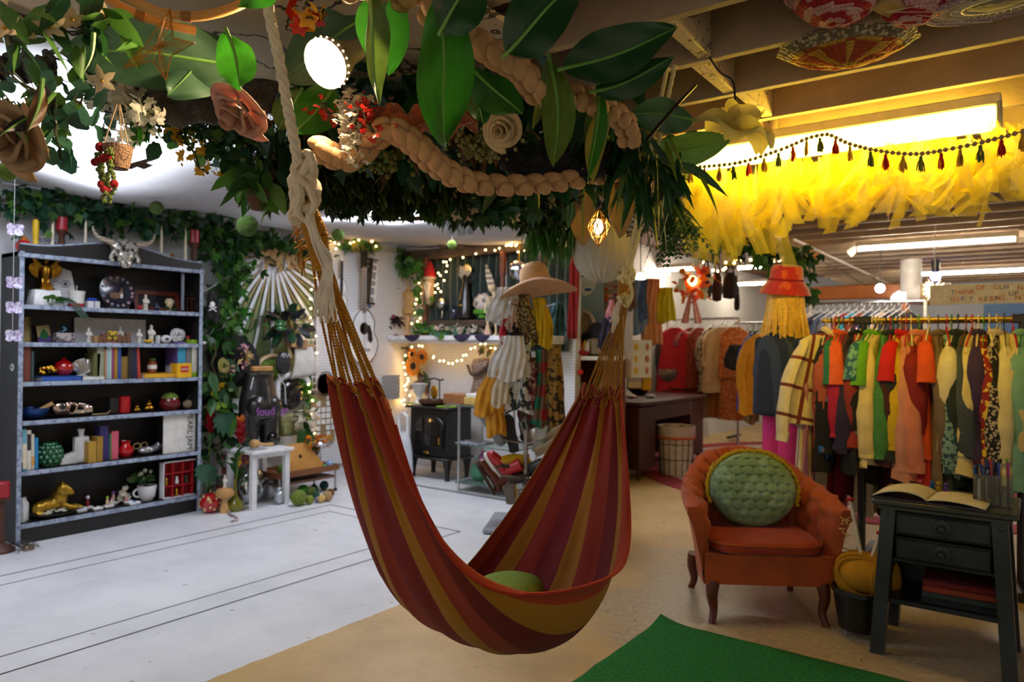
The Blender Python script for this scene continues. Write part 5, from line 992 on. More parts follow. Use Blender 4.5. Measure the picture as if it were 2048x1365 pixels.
b.build('blossom_head',[LM['wh'],LM['g1']],t)
c=spot(298,6);t=thing('cup_planter','white cup planted with green leaves and small white flowers','planter',c);k=SD(298);b=MB();b.lathe([(r*k,z*k)for r,z in[(0,0),(10,0),(15,8),(18,27),(18,30),(16,30),(13,8),(0,5)]],20);b.build('cup',m_wht,t);b=MB();b.tube([V((0,-16*k-11*k*sin(a),17*k+8*k*cos(a)))for a in[pi*i/10 for i in range(11)]],2*k,6);b.build('cup_handle',m_wht,t);b=MB();b.lathe([(16*k,26*k),(0,27*k)],16);b.build('soil',cm('2a1e14'),t);plant(t,(0,0,25*k),16,.17,[LM['g1'],LM['olive'],LM['g2']],8,.9,w=.75);b=MB();q=random.Random(9)
for i in range(8):p=V((q.uniform(-.03,.03),q.uniform(-.07,.03),.20+q.uniform(-.04,.06)));[b.leaf(p,(.6,cos(a),sin(a)),X_,.02,.014,0,.1,0,ROUND,2)for a in[2*pi*j/5+i for j in range(5)]]
b.build('white_flowers',LM['wh'],t)
c=spot(366,6,-5.49);k=SD(366);t=thing('display_tray','white tray with twelve red compartments standing on edge','display box',c);w=SY(405,-5.49)-SY(327,-5.49);h=72*k;b=MB();b.box((-.03,0,h/2),(.006,w,h));b.build('back_panel',cm('8a0c14',rough=.7),t);b=MB()
for y,z,dy,dz in((0,.004,w,.008),(0,h-.004,w,.008),(-w/2+.004,h/2,.008,h),(w/2-.004,h/2,.008,h)):b.box((0,y,z),(.066,dy,dz),b=.001)
b.build('rim_frame',cm('cfd2d6'),t);b=MB()
for i in(1,2,3):b.box((0,-w/2+w*i/4,h/2),(.06,.005,h-.016))
for i in(1,2):b.box((0,0,h*i/3),(.06,w-.016,.005))
b.build('dividers',cm('a01018',rough=.7),t)
for y,z,c1,lab in((-.38,1,'gold','gold figurine in the first middle compartment of the red tray'),(-.12,0,'gold','gold figurine in a bottom compartment of the red tray'),(-.12,1,'white','white figurine in a middle compartment of the red tray'),(.12,1,'green','dark green bottle in a middle compartment of the red tray')):
 b=MB();b.lathe([(0,0),(.013,0),(.014,.02),(.008,.035),(.012,.045),(.006,.056),(0,.058)],10);o=b.build('tray_figurine',dict(gold=m_gd,white=m_wht,green=cm('1a3a2a'))[c1],loc=c+V((.005,y*w,h*z/3+.011)));tag(o,lab,'figurine')
c=G(-2,1098);c=V((-5.35,at_x(2,1000,-5.35).y,0));t=thing('candlestick','red pillar candle on a tall dark turned floor holder beside the bookcase','candle holder',c);k=proj(c)[2]/1450
b=MB();b.lathe([(r*k,z*k)for r,z in[(0,0),(26,0),(26,5),(18,12),(8,18),(7,60),(8,64),(6.5,68),(7,100),(16,104),(17,108),(0,108)]],18);b.build('holder',m_dkwood,t);b=MB();b.lathe([(r*k,z*k+108*k)for r,z in cyl(15,32,2)],20);b.build('candle',m_redwax,t)
b=MB();q=random.Random(4)
for i in range(40):a=q.uniform(0,2*pi);b.tube([(0,0,.01),V((cos(a)*.05,sin(a)*.05,.05)),V((cos(a)*q.uniform(.08,.14),sin(a)*q.uniform(.08,.14),.008))],.0012,3)
tag(b.build('dried_twig_tuft',cm('2a2018'),loc=V((-5.30,1.93,0))),'tuft of dry dark twigs on the floor at the bookcase corner','twigs')
c=G(56,1100);b=MB();b.lathe([(.030,.0),(.036,.006),(.036,.024),(.030,.03),(.024,.024),(.024,.006),(.03,0)],20);tag(b.build('woven_ring',mat('ring_brown','5a4a3c',c2='9a8a74',pat='blotch',ps=60),loc=c),'small brown woven ring on the white floor beside the bookcase foot','ring')
t=thing('butterfly_mobile','string of iridescent paper butterflies with a crystal hanging beside the bookcase','mobile',V((-5.25,at_x(26,600,-5.25).y,2.40)));O=V(t.location);b=MB();b.tube([(0,0,0),(0,0,-1.05)],.0012,4);b.build('thread',m_wht,t);m=mat('iridescent_paper','d2cde0',rough=.3,c2='9a8ab8',pat='blotch',ps=60,var=.15)
for i,py in enumerate((462,568,618,674)):
 z=at_x(28,py,-5.25).z-O.z;b=MB()
 for s in(-1,1):
  for a,l in((.7,.062),(-.4,.05)):b.leaf((0,0,z),(.35,s*cos(a),sin(a)),X_,l,l*.85,0,.2,0,ROUND,4)
 b.build('butterfly',m,t)
z=at_x(25,735,-5.25).z-O.z;b=MB();b.ball((0,0,z),(.012,.012,.024),8,6);b.build('crystal',mat('clear_glass','e4ece8'),t)
c=V((-5.60,3.27,1.73));t=thing('pirate_flag','small black skull and crossbones flag hanging on the bookcase end','flag',c);M=basis(Y_,Z_);b=MB();b.grid(10,10,lambda u,v:(.012*sin(u*9)+.14,.01+u*.10+.03*v,-.14+v*.19-.10*u));b.build('cloth',cloth('121214'),t,thick=.002);b=MB();b.ball((.158,.06,-.07),(.006,.022,.024),10,7);b.tube([(.158,.03,-.12),(.158,.095,-.09)],.005,5);b.tube([(.158,.03,-.085),(.158,.095,-.125)],.005,5);b.build('skull_emblem',m_wht,t);b=MB();b.tube([(.13,-.02,.02),(.15,.10,.10)],.005,6);b.build('staff',cm('9a9aa2'),t)
XW=-5.70
def W_(px,py,x=XW):return at_x(px,py,x)
greens('ivy_garland','ivy and eucalyptus garland along the wall top above the bookcase',[W_(-60,395,-5.58),W_(60,405,-5.58),W_(180,425,-5.58),W_(300,440,-5.58),W_(420,460,-5.58)],'ivy',330,(.10,.2,.13),.085,[g['g2'],g['eu2'],g['g1'],g['g3']],'garland',41,.5,world=True )
greens('eucalyptus_garland','blue-green eucalyptus strand mixed along the wall above the bookcase',[W_(60,408,-5.58),W_(200,428,-5.58),W_(330,448,-5.58)],'euc',130,(.07,.15,.09),.07,[g['eu'],g['eu2']],'garland',42,.5,world=True )
greens('ivy_curtain','thick hanging ivy between the bookcase and the sunburst panel',[W_(420,470,-5.58),W_(455,500,-5.60),W_(470,545,-5.58),W_(445,620,-5.60),W_(440,690,-5.60)],'ivy',360,(.10,.20,.16),.085,[g['g1'],g['g3'],g['g2'],g['lime']],'ivy',43,.7,world=True )
greens('ivy_garland','ivy garland over the sunburst panel top towards the string lights',[W_(440,470,-5.60),W_(520,478,-5.60),W_(590,492,-5.60),W_(640,490,-5.60)],'ivy',190,(.09,.16,.10),.09,[g['g2'],g['g1'],g['g3']],'garland',44,.6,world=True )
c=W_(540,622,-5.735);y0,y1=W_(436,600,-5.735).y,W_(632,600,-5.735).y;z0,z1=W_(540,790,-5.735).z,W_(540,478,-5.735).z
t=thing('sunburst_panel','green fabric wall panel with white and gold rays fanning from its top','wall panel',(-5.735,(y0+y1)/2,(z0+z1)/2));O=V(t.location);b=MB();b.box((0,0,0),(.012,y1-y0,z1-z0));b.build('backing',mat('sage_fabric','75885e',rough=.9,bump=.3,bsc=120,c2='869a6c',pat='bandx',ps=30),t)
ctr=W_(545,512,-5.72)-O;bw=MB();bg=MB()
for i in range(29):
 a=lerp(-1.52,1.52,i/28);d=V((0,sin(a),-cos(a)));L=.92 if i%2==0 else .72;L*=1-.25*abs(sin(a));bb=bw if i%2==0 else bg;R=Mx.Rotation(-a,3,'X')if False else Mx.Rotation(a,3,'X');L=min(L,((y1-y0)/2-.03)/max(.05,abs(sin(a))));L=max(L,.16)
 bb.box(ctr+d*(.10+L/2)+X_*(.004 if i%2 else .010),(.008,.030 if i%2==0 else .012,L),R=R)
bw.build('white_rays',cm('cfd2da',rough=.5),t);bg.build('gold_rays',mat('gold_ray','a8946a',metal=.5,rough=.4,var=.2),t);b=MB();q=random.Random(3)
for i in range(40):p=ctr+V((.03+q.uniform(0,.03),q.gauss(.03,.11),q.gauss(.03,.05)));b.leaf(p,(.2,q.uniform(-1,1),q.uniform(-1,.3)),X_,.12,.05,0,.3,.2,None ,4)
b.build('dried_husk_centre',cm('a8885a',rough=.9),t)
def bunch(name,label,c,n,r,s,m,seed,cat='flowers',sh=ROUND,sq=(1,1,1)):
 q=random.Random(seed);b=MB()
 for i in range(n):
  d=R3(q).normalized();p=V((d.x*r*sq[0],d.y*r*sq[1],d.z*r*sq[2]))*q.uniform(.5,1)
  b.leaf(p,d+R3(q,.5),R3(q),s,s*.6,q.randrange(len(m)),.2,.15,sh,3)
 return tag(b.build(name,m,loc=c),label,cat)
bunch('dark_bouquet','bouquet of black and plum artificial leaves on the sunburst panel',W_(575,650,-5.58),60,.15,.13,[LM['bl'],cm('2a1c22'),LM['bl'],LM['g2']],1,sq=(.5,1.1,.9))
bunch('white_bouquet','cream dried flower bunch beside the black bouquet at the panel edge',W_(607,648,-5.55),36,.07,.05,[LM['wh'],leafmat('cream','e2c9a4')],2,sq=(.6,.8,1.3))
c=W_(516,655,-5.62);b=MB();b.ball((0,0,0),(.03,.05,.03),12,8);b.ball((.01,.0,-.035),(.03,.06,.025),12,8);b.ball((.012,-.0,.03),(.02,.055,.012),12,6);tag(b.build('green_pods',cm('23602c',rough=.25,coat=.4),loc=W_(560,650,-5.5)),'shiny dark green pod ornament in front of the black bouquet','ornament')
b=MB();P=[W_(496,640,-5.66)+V((.0,.09*cos(a),.10*sin(a)))for a in[pi*.2+2*pi*i/20 for i in range(19)]];b.tube([p-P[0]for p in P],lambda k:.012*sin(pi*k)+.002,7);tag(b.build('curled_green_leaf',LM['g1'],loc=P[0]),'thin curled green leaf ring on the rays of the panel','leaf')
c=W_(470,718,-5.60);t=thing('black_hat','large black pointed hat hanging on the wall under the sunburst panel','hat',c);R=Mx.Rotation(1.25,3,'Y')@Mx.Rotation(.2,3,'X');b=MB();b.lathe([(.0,.20),(.05,.14),(.095,.03),(.11,.0),(.21,-.02),(.235,-.03),(.21,-.032),(.11,-.015),(.08,0)],30,R=R,f=lambda a,k:1+.07*sin(2*a+1)*k);b.build('felt',cloth('0c0c0e'),t)
b=MB();b.tube([R@V((.10*cos(a),.10*sin(a),.02))for a in[2*pi*i/24 for i in range(24)]],.012,6,closed=True );b.build('hat_band',cloth('1a1a1e'),t)
b=MB();b.leaf((0,0,.085),(.2,-.1,-1),X_,.17,.11,0,.3,0,None ,6);tag(b.build('olive_leaf',LM['yel'],loc=W_(445,735,-5.50)),'single olive leaf-shaped ornament in front of the black hat','leaf')
c=W_(487,706,-5.46);t=thing('flower_posy','posy of pink blossoms tied with gold ribbon in front of the black hat','flowers',c);b=MB();q=random.Random(2)
for py,r in((.035,.035),(-.10,.03),(-.02,.028)):
 for i in range(16):d=R3(q).normalized();b.leaf(d*r*.4+V((0,0,py)),d,R3(q),r,r*.8,0,.1,.1,ROUND,2)
b.build('blossoms',[cm('d8a0ac',rough=.8)],t);b=MB()
for i in range(14):b.leaf((0,0,-.03),(q.uniform(-.3,.8),q.uniform(-1,1),q.uniform(-1,1)),R3(q),.09,.035,0,.2,.2,None ,3)
b.build('ribbon',cm('c2a468',rough=.5),t)
bunch('pink_blossom_cluster','pink blossoms low beside the black hat',W_(452,742,-5.46),24,.05,.04,[LM['pk'],LM['pk'],g['g1']],5)
greens('wall_greenery','leafy climbing greens between the bookcase and the black mannequin hips',[W_(428,740,-5.58),W_(435,790,-5.55),W_(450,840,-5.55),W_(440,890,-5.55)],'oval',150,(.12,.16,.14),.13,[g['g1'],g['g2'],g['g3'],g['dark']],'greenery',45,.3,world=True )
b=MB();b.tube([W_(428+4*sin(i),690+i*8,-5.56)-W_(428,690,-5.56)for i in range(14)],.006,5);tag(b.build('twisted_vine',cm('5a5230'),loc=W_(428,690,-5.56)),'twisted dry vine hanging down beside the bookcase side','vine')
for px,py,col,lab in((434,776,'cfa818','yellow tulip bud among the greens beside the bookcase'),(440,802,'8fb83a','lime flower among the greens beside the mannequin')):bunch('wall_flower',lab,W_(px,py,-5.46),8,.022,.06,[cm(col,tl=.3)if False else leafmat(col,col)],px,sq=(1,.7,1.6))
def mon(b,p,d,up,s):
 _,sd,u=frame(d,up)
 for i in range(9):
  a=lerp(-1.25,1.25,i/8);l=s*(.55+.45*cos(a));dd=d.normalized()*cos(a)+sd*sin(a);b.leaf(p,dd,u,l,l*.36,0,.12,.2,[(0,.15),(.3,.7),(.7,1),(1,.2)],4)
b=MB();mon(b,V((0,0,.08)),V((.3,.1,-1)),X_,.17);tag(b.build('monstera_leaf',LM['eu2'],loc=W_(448,845,-5.45)),'big blue-green split leaf above the red ginger flower','leaf')
c=W_(545,738,-5.64);t=thing('moss_arch','pale wooden arch filled with moss on the wall under the panel','ornament',c);b=MB();b.tube([(0,.17*cos(a),.15*sin(a)-.03)for a in[pi*i/20 for i in range(21)]],.024,8,fl=.8);b.build('wood_arch',cm('c9ae84',rough=.6),t);b=MB();b.ball((-.02,0,-.03),(.03,.15,.13),18,12,f=lambda d:1+.12*noise.noise(d*6));b.build('moss',m_moss,t)
c=W_(568,725,-5.52);t=thing('beaded_purse','small black beaded purse in front of the moss arch','purse',c);b=MB();b.ball((0,0,0),(.035,.085,.10),14,10,f=lambda d:1+.1*max(0,-d.z));b.build('bag',mat('black_beads','141416',rough=.3,c2='6a6a76',pat='dots',ps=160),t);b=MB()
for i in range(7):b.ball((.035,-.03+.012*i,.05+.012*(i%3)),.006,6,5)
b.build('pearl_trim',m_wht,t)
c=W_(604,722,-5.58);t=thing('pleated_purse','white pleated fabric purse with a tan frame beside the beaded purse','purse',c);b=MB();b.grid(24,8,lambda u,v:(.02+.025*sin(pi*v)+.008*sin(u*50),(u-.5)*.26*(.75+.35*v),.13-.28*v+.03*(u-.5)));b.build('pleats',cloth('d0ccc4'),t,thick=.012);b=MB();b.tube([(.02,-.11,.13),(.03,.0,.15),(.02,.11,.14)],.014,6);b.build('clasp_bar',cm('b08a58'),t)
for px,py,lab in((584,686,'brown paper box under the black bouquet'),(601,689,'second brown paper box under the cream flowers')):c=W_(px,py,-5.58);b=MB();b.box((0,0,0),(.10,.09,.08),b=.003);tag(b.build('paper_box',cm('a8855c',rough=.8),loc=c),lab,'box')
c=W_(585,790,-5.60);t=thing('white_arch_frame','white rounded arch frame with a black helmet shape inside','frame',c);b=MB();b.tube([(0,.17*cos(a),.10+.09*sin(a))for a in[pi*i/14 for i in range(15)]]+[(0,-.17,-.13)],.03,8);b.build('arch',m_wht,t);b=MB();b.ball((0,-.02,0),(.05,.13,.14),14,10);b.build('helmet',cm('0c0c0e',rough=.2,coat=.4),t)
greens('moss_edge','strip of green moss edging beside the white arch frame',[W_(602,752,-5.62),W_(616,800,-5.62),W_(610,850,-5.62)],'ivy',90,(.05,.08,.10),.06,[g['g3'],g['lime']],'moss',46,.2,world=True )
c=W_(578,850,-5.56);b=MB();b.box((0,0,0),(.08,.20,.20),b=.03);tag(b.build('moss_block',mat('tan_moss','8a8a58',rough=.95,bump=1,bsc=50,var=.3,sc=30),loc=c),'square tan moss block under the white arch frame','ornament')
bunch('pale_flower_bunch','pale pink and cream flowers with dark leaves low by the string lights',W_(612,836,-5.45),50,.10,.07,[LM['wh'],leafmat('cream','e2c9a4'),LM['wh'],g['g2']],9,sq=(.6,1,.9))
b=MB()
for i in range(6):b.leaf((0,.02*i-.05,.0),(.3,.3*(i-2.5)/2.5,-1),X_,.26,.05,0,.3,.1,None ,5)
tag(b.build('strap_leaves',LM['g1'],loc=W_(607,856,-5.45)),'hanging strap-shaped green leaves under the pale flowers','plant')
b=MB();b.box((0,0,0),(.02,.11,.30));tag(b.build('teal_board',cm('1a4444'),loc=W_(612,770,-5.66)),'narrow dark teal board between the moss and the round mirror','board')
b=MB();ya,yb=W_(628,600,-5.72).y,BY-.02;b.box((-5.725,(ya+yb)/2,1.25),(.03,yb-ya,2.2));struct('wall_pegboard',b,m_peg)
b=MB();b.box((-5.70,ya,1.2),(.012,.02,2.1));struct('trim_5',b,cm('8a8a90'))
def strum():
 c=W_(722,674,-5.655);t=thing('guitar','white acoustic guitar with a black pickguard hanging on the pegboard','guitar',c);O=c
 out=[]
 for i in range(48):
  a=2*pi*i/48;r=1;y=sin(a);z=-cos(a);w=.195-.055*math.exp(-((z-.18)/.28)**2)-.045*max(0,z);out.append((y*w if True else 0,z*.25))
 M=basis(Y_,Z_);Mt=Mx(((0,-1,0,0),(1,0,0,0),(0,0,1,0),(0,0,0,1)))
 b=MB();b.prism(out,.09,Mt);b.build('body',cm('d6d8dc',rough=.25,coat=.5),t)
 b=MB();b.tube([(.046,x,z)for x,z in out],.005,5,closed=True );b.build('binding',m_blk,t)
 b=MB();b.lathe([(0,.046),(.048,.046)],22,R=Mx.Rotation(pi/2,3,'Y'),c=(.0012,0,.075));b.build('sound_hole',cm('3a2012'),t);b=MB();b.tube([(.047,.052*cos(a),.075+.052*sin(a))for a in[2*pi*i/24 for i in range(24)]],.004,5,closed=True );b.build('rosette',cm('5a3a24'),t)
 b=MB();b.prism([(.03,.09),(.07,.11),(.10,.04),(.11,-.03),(.085,-.055),(.05,-.03),(.045,.03)],.003,Mx.Translation((.048,0,0))@Mt);b.build('pickguard',m_blk,t)
 b=MB();b.box((.05,0,-.115),(.012,.16,.025),b=.004);b.build('bridge',cm('9a9ca4'),t)
 b=MB();b.box((.035,0,.42),(.03,.055,.42),b=.006);p=b.build('neck',cm('8c8078',rough=.5),t);b=MB()
 for i in range(14):b.box((.051,0,.24+.028*i),(.003,.055,.003))
 b.build('frets',m_steel,p)
 b=MB();b.box((.03,.0,.69),(.02,.085,.15),b=.006);p=b.build('headstock',m_blk,t);b=MB()
 for s in(-1,1):
  for i in range(3):b.ball((.03,s*.052,.64+.045*i),.010,7,5)
 b.build('tuning_pegs',m_steel,p);b=MB()
 for i in range(6):b.tube([(.056,-.02+.008*i,-.11),(.053,-.018+.007*i,.62)],.0007,3)
 b.build('strings',m_steel,t);t.scale=(1,1.06,1.14)
strum()
c=W_(742,563,-5.68);t=thing('melodica','black and white piano keyboard melodica hanging on the pegboard above the guitar','keyboard instrument',c);t.rotation_euler=(-.10,0,0);b=MB();b.box((0,0,0),(.05,.13,.48),b=.008);b.build('case',m_blk,t);b=MB();b.box((.027,.022,0),(.012,.075,.44),b=.002);b.build('white_keys',m_wht,t);b=MB()
for i in range(18):
 if i%7 not in(2,6):b=MB();b.box((.036,.002,-.205+.024*i),(.01,.04,.012));b.build('black_key',m_blk,t)
b=MB();b.tube([(.0,.0,-.25),(.01,.01,-.28)],.012,8);b.build('mouthpiece',cm('2a4a9a'),t)
c=W_(679,590,-5.68);t=thing('violin','white violin with a dark neck hanging beside the near hammock rope','violin',c);out=[]
for i in range(36):a=2*pi*i/36;y=sin(a);z=-cos(a);w=.088-.045*math.exp(-((z-.05)/.22)**2);out.append((y*w,z*.17))
Mt=Mx(((0,-1,0,0),(1,0,0,0),(0,0,1,0),(0,0,0,1)));b=MB();b.prism(out,.04,Mt);b.build('body',m_wht,t);b=MB();b.tube([(.021,x,z)for x,z in out],.003,4,closed=True );b.build('purfling',cm('5a5e66'),t);b=MB();b.box((.03,0,.16),(.016,.028,.36),b=.004);b.build('fingerboard',cm('1a1a1c'),t);b=MB();b.ball((.03,0,.36),(.014,.018,.03),9,7);b.build('scroll',m_wht,t)
c=W_(650,768,-5.66);t=thing('round_mirror','round mirror with a thin dark rim on the pegboard under the violin','mirror',c);b=MB();b.tube([(.01,.10*cos(a),.115*sin(a))for a in[2*pi*i/32 for i in range(32)]],.006,6,closed=True );b.build('rim',cm('33261f'),t);b=MB();b.lathe([(0,.004),(.1,.004)],32,R=Mx.Rotation(pi/2,3,'Y'));b.build('glass',mat('mirror_pale_reflection','d2d5da',rough=.15,coat=.5),t)  # pale disc colour stands in for the white reflection in the mirror
t=thing('tile_mosaic','panel of small white and grey mirror tiles below the round mirror','panel',W_(645,838,-5.69));q=random.Random(4);b=MB();b.box((0,0,0),(.012,.30,.48));b.build('backing',cm('8a7458'),t);b=MB();
for i in range(5):
 for j in range(8):
  if q.random()<.72:b.box((.010,-.12+.06*i,-.21+.06*j),(.008,.046,.046))
b.build('tiles',cm('d2d6da',rough=.2),t)
t=thing('wire_grid','white wire grid panel behind the warm string lights beside the pleated purse','wire grid',W_(617,730,-5.66));b=MB()
for i in range(5):b.tube([(0,-.10+.05*i,-.25),(0,-.10+.05*i,.25)],.004,5)
for j in range(9):b.tube([(0,-.12,-.24+.06*j),(0,.12,-.24+.06*j)],.004,5)
b.build('grid',m_wht,t)
c=W_(786,700,-5.60)
greens('white_ivy_vine','trailing vine with pale variegated leaves below the shelf end',[at_y(760,688,5.72),at_y(778,715,5.72),at_y(776,745,5.72)],'oval',22,(.08,.05,.06),.13,[g['g2'],g['g1']],'vine',47,.6,world=True )
b=MB();b.box((0,0,0),(.02,.24,.26));tag(b.build('checked_cloth',cloth('b8bac0',c2='2f3a42',pat='check',ps=12,coords='Generated'),loc=W_(782,775,-5.62)),'black and white checked cloth behind the hammock edge','cloth')
c=V((-5.41,W_(517,800,-5.41).y,0));t=thing('hip_mannequin','black hip mannequin form with purple handwriting standing on the white side table','mannequin',c);b=MB()
z_t=at_x(517,744,-5.41).z;zb=.480;H=z_t-zb
b.lathe([(.0,z_t),(.135,z_t-.005),(.13,z_t-.06),(.155,z_t-.16),(.178,z_t-.27),(.172,z_t-.34),(.15,z_t-.40),(.0,z_t-.42)],26,f=lambda a,k:1-.18*abs(cos(a)))
for s in(-1,1):b.tube(cr([(0,s*.085,z_t-.30),(0.01,s*.088,z_t-.42),(.012,s*.088,zb)],5),[.092]*5+[.088,.084,.08,.074,.07,.068],14);b.ball((.085,s*.075,z_t-.29),(.075,.085,.09),12,9)
organic(b,'form',cm('17171a',rough=.32,coat=.3),.009,t,smooth=8);b=MB();b.box((0,.03,z_t+.025),(.05,.20,.045),b=.008);b.build('wooden_bar',cm('b8864e',rough=.5),t)
pm=cm('8a4a9a',rough=.6);lettering('foud  gr',.10,basis(Y_,V((-.12,0,1)).normalized(),(.160,.03,z_t-.33)),pm,t,ext=.001,name='handwriting')
b=MB();b.tube([(.10,.12,z_t-.02),(.13,.17,z_t-.12),(.12,.19,z_t-.28)],.004,5);b.tube([(.10,-.12,z_t-.04),(.12,-.16,z_t-.14)],.004,5);b.build('clear_strap',cm('c8ccd2',rough=.2),t)
p0=G(507,1021);p1=G(574,1008);t=thing('side_table','small white side table in front of the black mannequin hips','table',(p0.x-.17,(p0.y+p1.y)/2,0));O=V(t.location);hw=(p1.y-p0.y)/2;zt=.475
b=MB();b.box((0,0,zt-.013),(.42,hw*2+.09,.026),b=.004);b.build('tabletop',m_wht,t)
for sx in(-1,1):
 for sy in(-1,1):b=MB();b.box((sx*.16,sy*hw,(zt-.026)/2),(.045,.045,zt-.026),b=.003);b.build('leg',m_wht,t)
b=MB();b.box((.16,0,zt-.045),(.02,hw*2,.04));b.box((-.16,0,zt-.045),(.02,hw*2,.04));b.build('apron',m_wht,t)
c=V((O.x+.04,at_x(509,884,O.x+.04).y,zt+.001));t=thing('maraca','pale wooden maraca lying on the white side table','maraca',c);b=MB();b.ball((0,0,.038),(.036,.05,.038),14,10);b.tube([(0,.04,.036),(-.01,.10,.022),(-.02,.19,.016)],[.012,.011,.014],9);b.build('shaker',m_oak,t)
c=V((O.x-.02,at_x(547,890,O.x-.02).y,zt+.001));t=thing('black_pot','glossy black round candle pot on the white side table','pot',c);b=MB();b.lathe([(0,0),(.035,0),(.055,.03),(.055,.065),(.042,.095),(.036,.095),(.035,.08),(0,.08)],22);b.build('pot',cm('0c0c0e',rough=.1,coat=.6),t);b=MB();b.lathe([(0,.085),(.036,.085)],18);b.build('wax',m_wht,t)
c=V((O.x+.13,O.y-.10,zt+.001));b=MB()
for i in range(9):b.box((0,-.06+.016*i,.003),(.06,.005,.006))
b.box((-.03,0,.003),(.006,.14,.006));tag(b.build('white_comb',cm('b8bac2'),loc=c),'white comb-like rack lying at the table front edge','comb')
b=MB();b.ball((0,0,.15),(.07,.12,.15),18,12);tag(b.build('silver_balloon',mat('silver_foil','c8cacc',metal=1,rough=.12,bump=.2,bsc=14),loc=(O.x-.05,O.y-.02,0)),'large shiny silver oval balloon under the white side table','balloon')
for px,py,r,lab in((541,985,.055,'frosted silver ornament on the floor beside the silver balloon'),(558,995,.045,'small pale glass bird ornament under the side table')):p=G(px,py+14);b=MB();b.ball((0,0,r*1.3),(r,r*.9,r*1.3),14,10);b.ball((.0,0,r*2.7),r*.5,9,7);tag(b.build('glass_ornament',mat('frosted_glass','b8bcc2',rough=.2,metal=.4,var=.2),loc=p),lab,'ornament')
b=MB();b.box((0,0,.20),(.05,.30,.40),b=.004);tag(b.build('floral_panel',cloth('9a9494',c2='8a3a3c',pat='blotch',ps=12),loc=(O.x-.26,O.y-.06,0)),'grey panel with red floral print behind the side table legs','panel')
a=W_(600,952,-5.30);y0,y1=at_x(556,955,-5.20).y,at_x(676,947,-5.20).y;zt2=at_x(600,950,-5.20).z;t=thing('tray_trolley','low wooden tray trolley with metal legs behind the side table','trolley',(-5.36,(y0+y1)/2,0));O2=V(t.location);Ly=y1-y0
b=MB();b.box((0,0,zt2),(.34,Ly,.016));
for s in(-1,1):b.box((s*.165,0,zt2+.015),(.014,Ly,.05));b.box((0,s*Ly/2,zt2+.015),(.34,.014,.05))
b.build('tray',cm('7a4a28',rough=.5),t);b=MB();b.box((0,0,.14),(.32,Ly-.06,.02));b.build('lower_tray',cm('6a4a38'),t)
for sx in(-1,1):
 for sy in(-1,1):b=MB();b.tube([(sx*.15,sy*(Ly/2-.02),.03),(sx*.15,sy*(Ly/2-.02),zt2)],.010,8);l=b.build('leg',m_steel,t);b=MB();b.ball((sx*.15,sy*(Ly/2-.02),.018),.018,10,8);b.build('caster',m_blk,l)
c=V((-5.33,at_x(610,920,-5.33).y,zt2+.012));t=thing('psaltery','pale wooden trapezoid psaltery leaning on the tray trolley','string instrument',c);t.rotation_euler=(0,-.35,0);b=MB();b.prism([(-.20,0),(.22,0),(.06,.24),(-.14,.24)],.03,Mx(((0,-1,0,0),(1,0,0,0),(0,0,1,0),(0,0,0,1))));b.build('soundboard',cm('c08a44',rough=.45,var=.1),t);b=MB();b.lathe([(0,.016),(.018,.016)],12,R=Mx.Rotation(pi/2,3,'Y'),c=(.0,-.03,.12));b.build('rosette',cm('3a2414'),t)
c=V((-5.40,at_x(636,895,-5.40).y,zt2+.012));b=MB();b.lathe([(0,0),(.05,0),(.045,.02),(.03,.05),(.03,.14),(.05,.17),(.10,.19),(.105,.215),(.08,.245),(0,.26)],24);tag(b.build('silver_mushroom',mat('silver_foil','c8cacc'),loc=c),'shiny silver mushroom ornament on the tray trolley','ornament')
for px,py,r,col,lab in((649,938,.022,'1f8a2a','small green glass ball on the tray trolley'),(659,936,.036,'7a9ac8','pale blue glass ball on the tray trolley'),(565,935,.05,'3a4a1c','dark moss ball on the tray trolley behind the table leg')):
 c=V((-5.24,at_x(px,py,-5.24).y,zt2+.008));b=MB();b.ball((0,0,r),r,14,10);tag(b.build('ball',cm(col,rough=.15,coat=.4)if 'glass' in lab else m_moss,loc=c),lab,'ball')
for px,lab in((626,'orange-yellow blossom above the silver mushroom'),(648,'second orange-yellow blossom beside the hammock edge')):bunch('orange_blossom',lab,W_(px,880,-5.36),26,.05,.045,[LM['go'],leafmat('orange','d8741a')],px)
for i,(px,py,rp,col,lab)in enumerate(((597,1012,16,'6a7a2c','biggest olive moss ball on the floor under the trolley'),(606,992,11,'2f9a2a','bright green felt ball behind the biggest olive one'),(619,1009,9,'7a8a30','small olive ball beside the biggest olive one'),(622,994,10,'4f5c20','dark olive ball behind the small olive one'),(628,988,9,'1c4a3a','dark green ball among the floor balls'),(632,1000,8,'1f4f3c','small dark green ball beside the geode'),(648,980,9,'14504a','teal ball standing higher at the back of the floor balls'),(655,1003,10,'a8885a','beige twine ball at the end of the floor balls'),(661,994,8,'6a4028','brown ball behind the beige twine ball'),(643,1006,8,'c8a860','yellow geode egg between the floor balls'),(635,1006,6,'8a7aa0','lilac amethyst lump beside the yellow geode'))):
 p=G(px,py);k=proj(p)[2]/1450;r=rp*k;b=MB();b.ball((0,0,r),r,14,10,f=lambda d:1+.06*noise.noise(d*9));tag(b.build('felt_ball' if i not in(9,10)else 'geode',cm(col,rough=.9,bump=1,bsc=60,var=.25,sc=50),loc=p),lab,'ball' if i not in(9,10)else 'stone')
p=G(420,1026);k=proj(p)[2]/1450;r=20*k;t=thing('dotted_ball','red glazed ball with cream dots on the floor at the bookcase end','ornament',p);b=MB();b.ball((0,0,r),r,22,16);b.build('ball',cm('a80c14',rough=.1,coat=.8),t);b=MB();q=random.Random(8)
for i in range(26):d=R3(q).normalized();b.ball(V((0,0,r))+d*r*.985,.010,7,5)
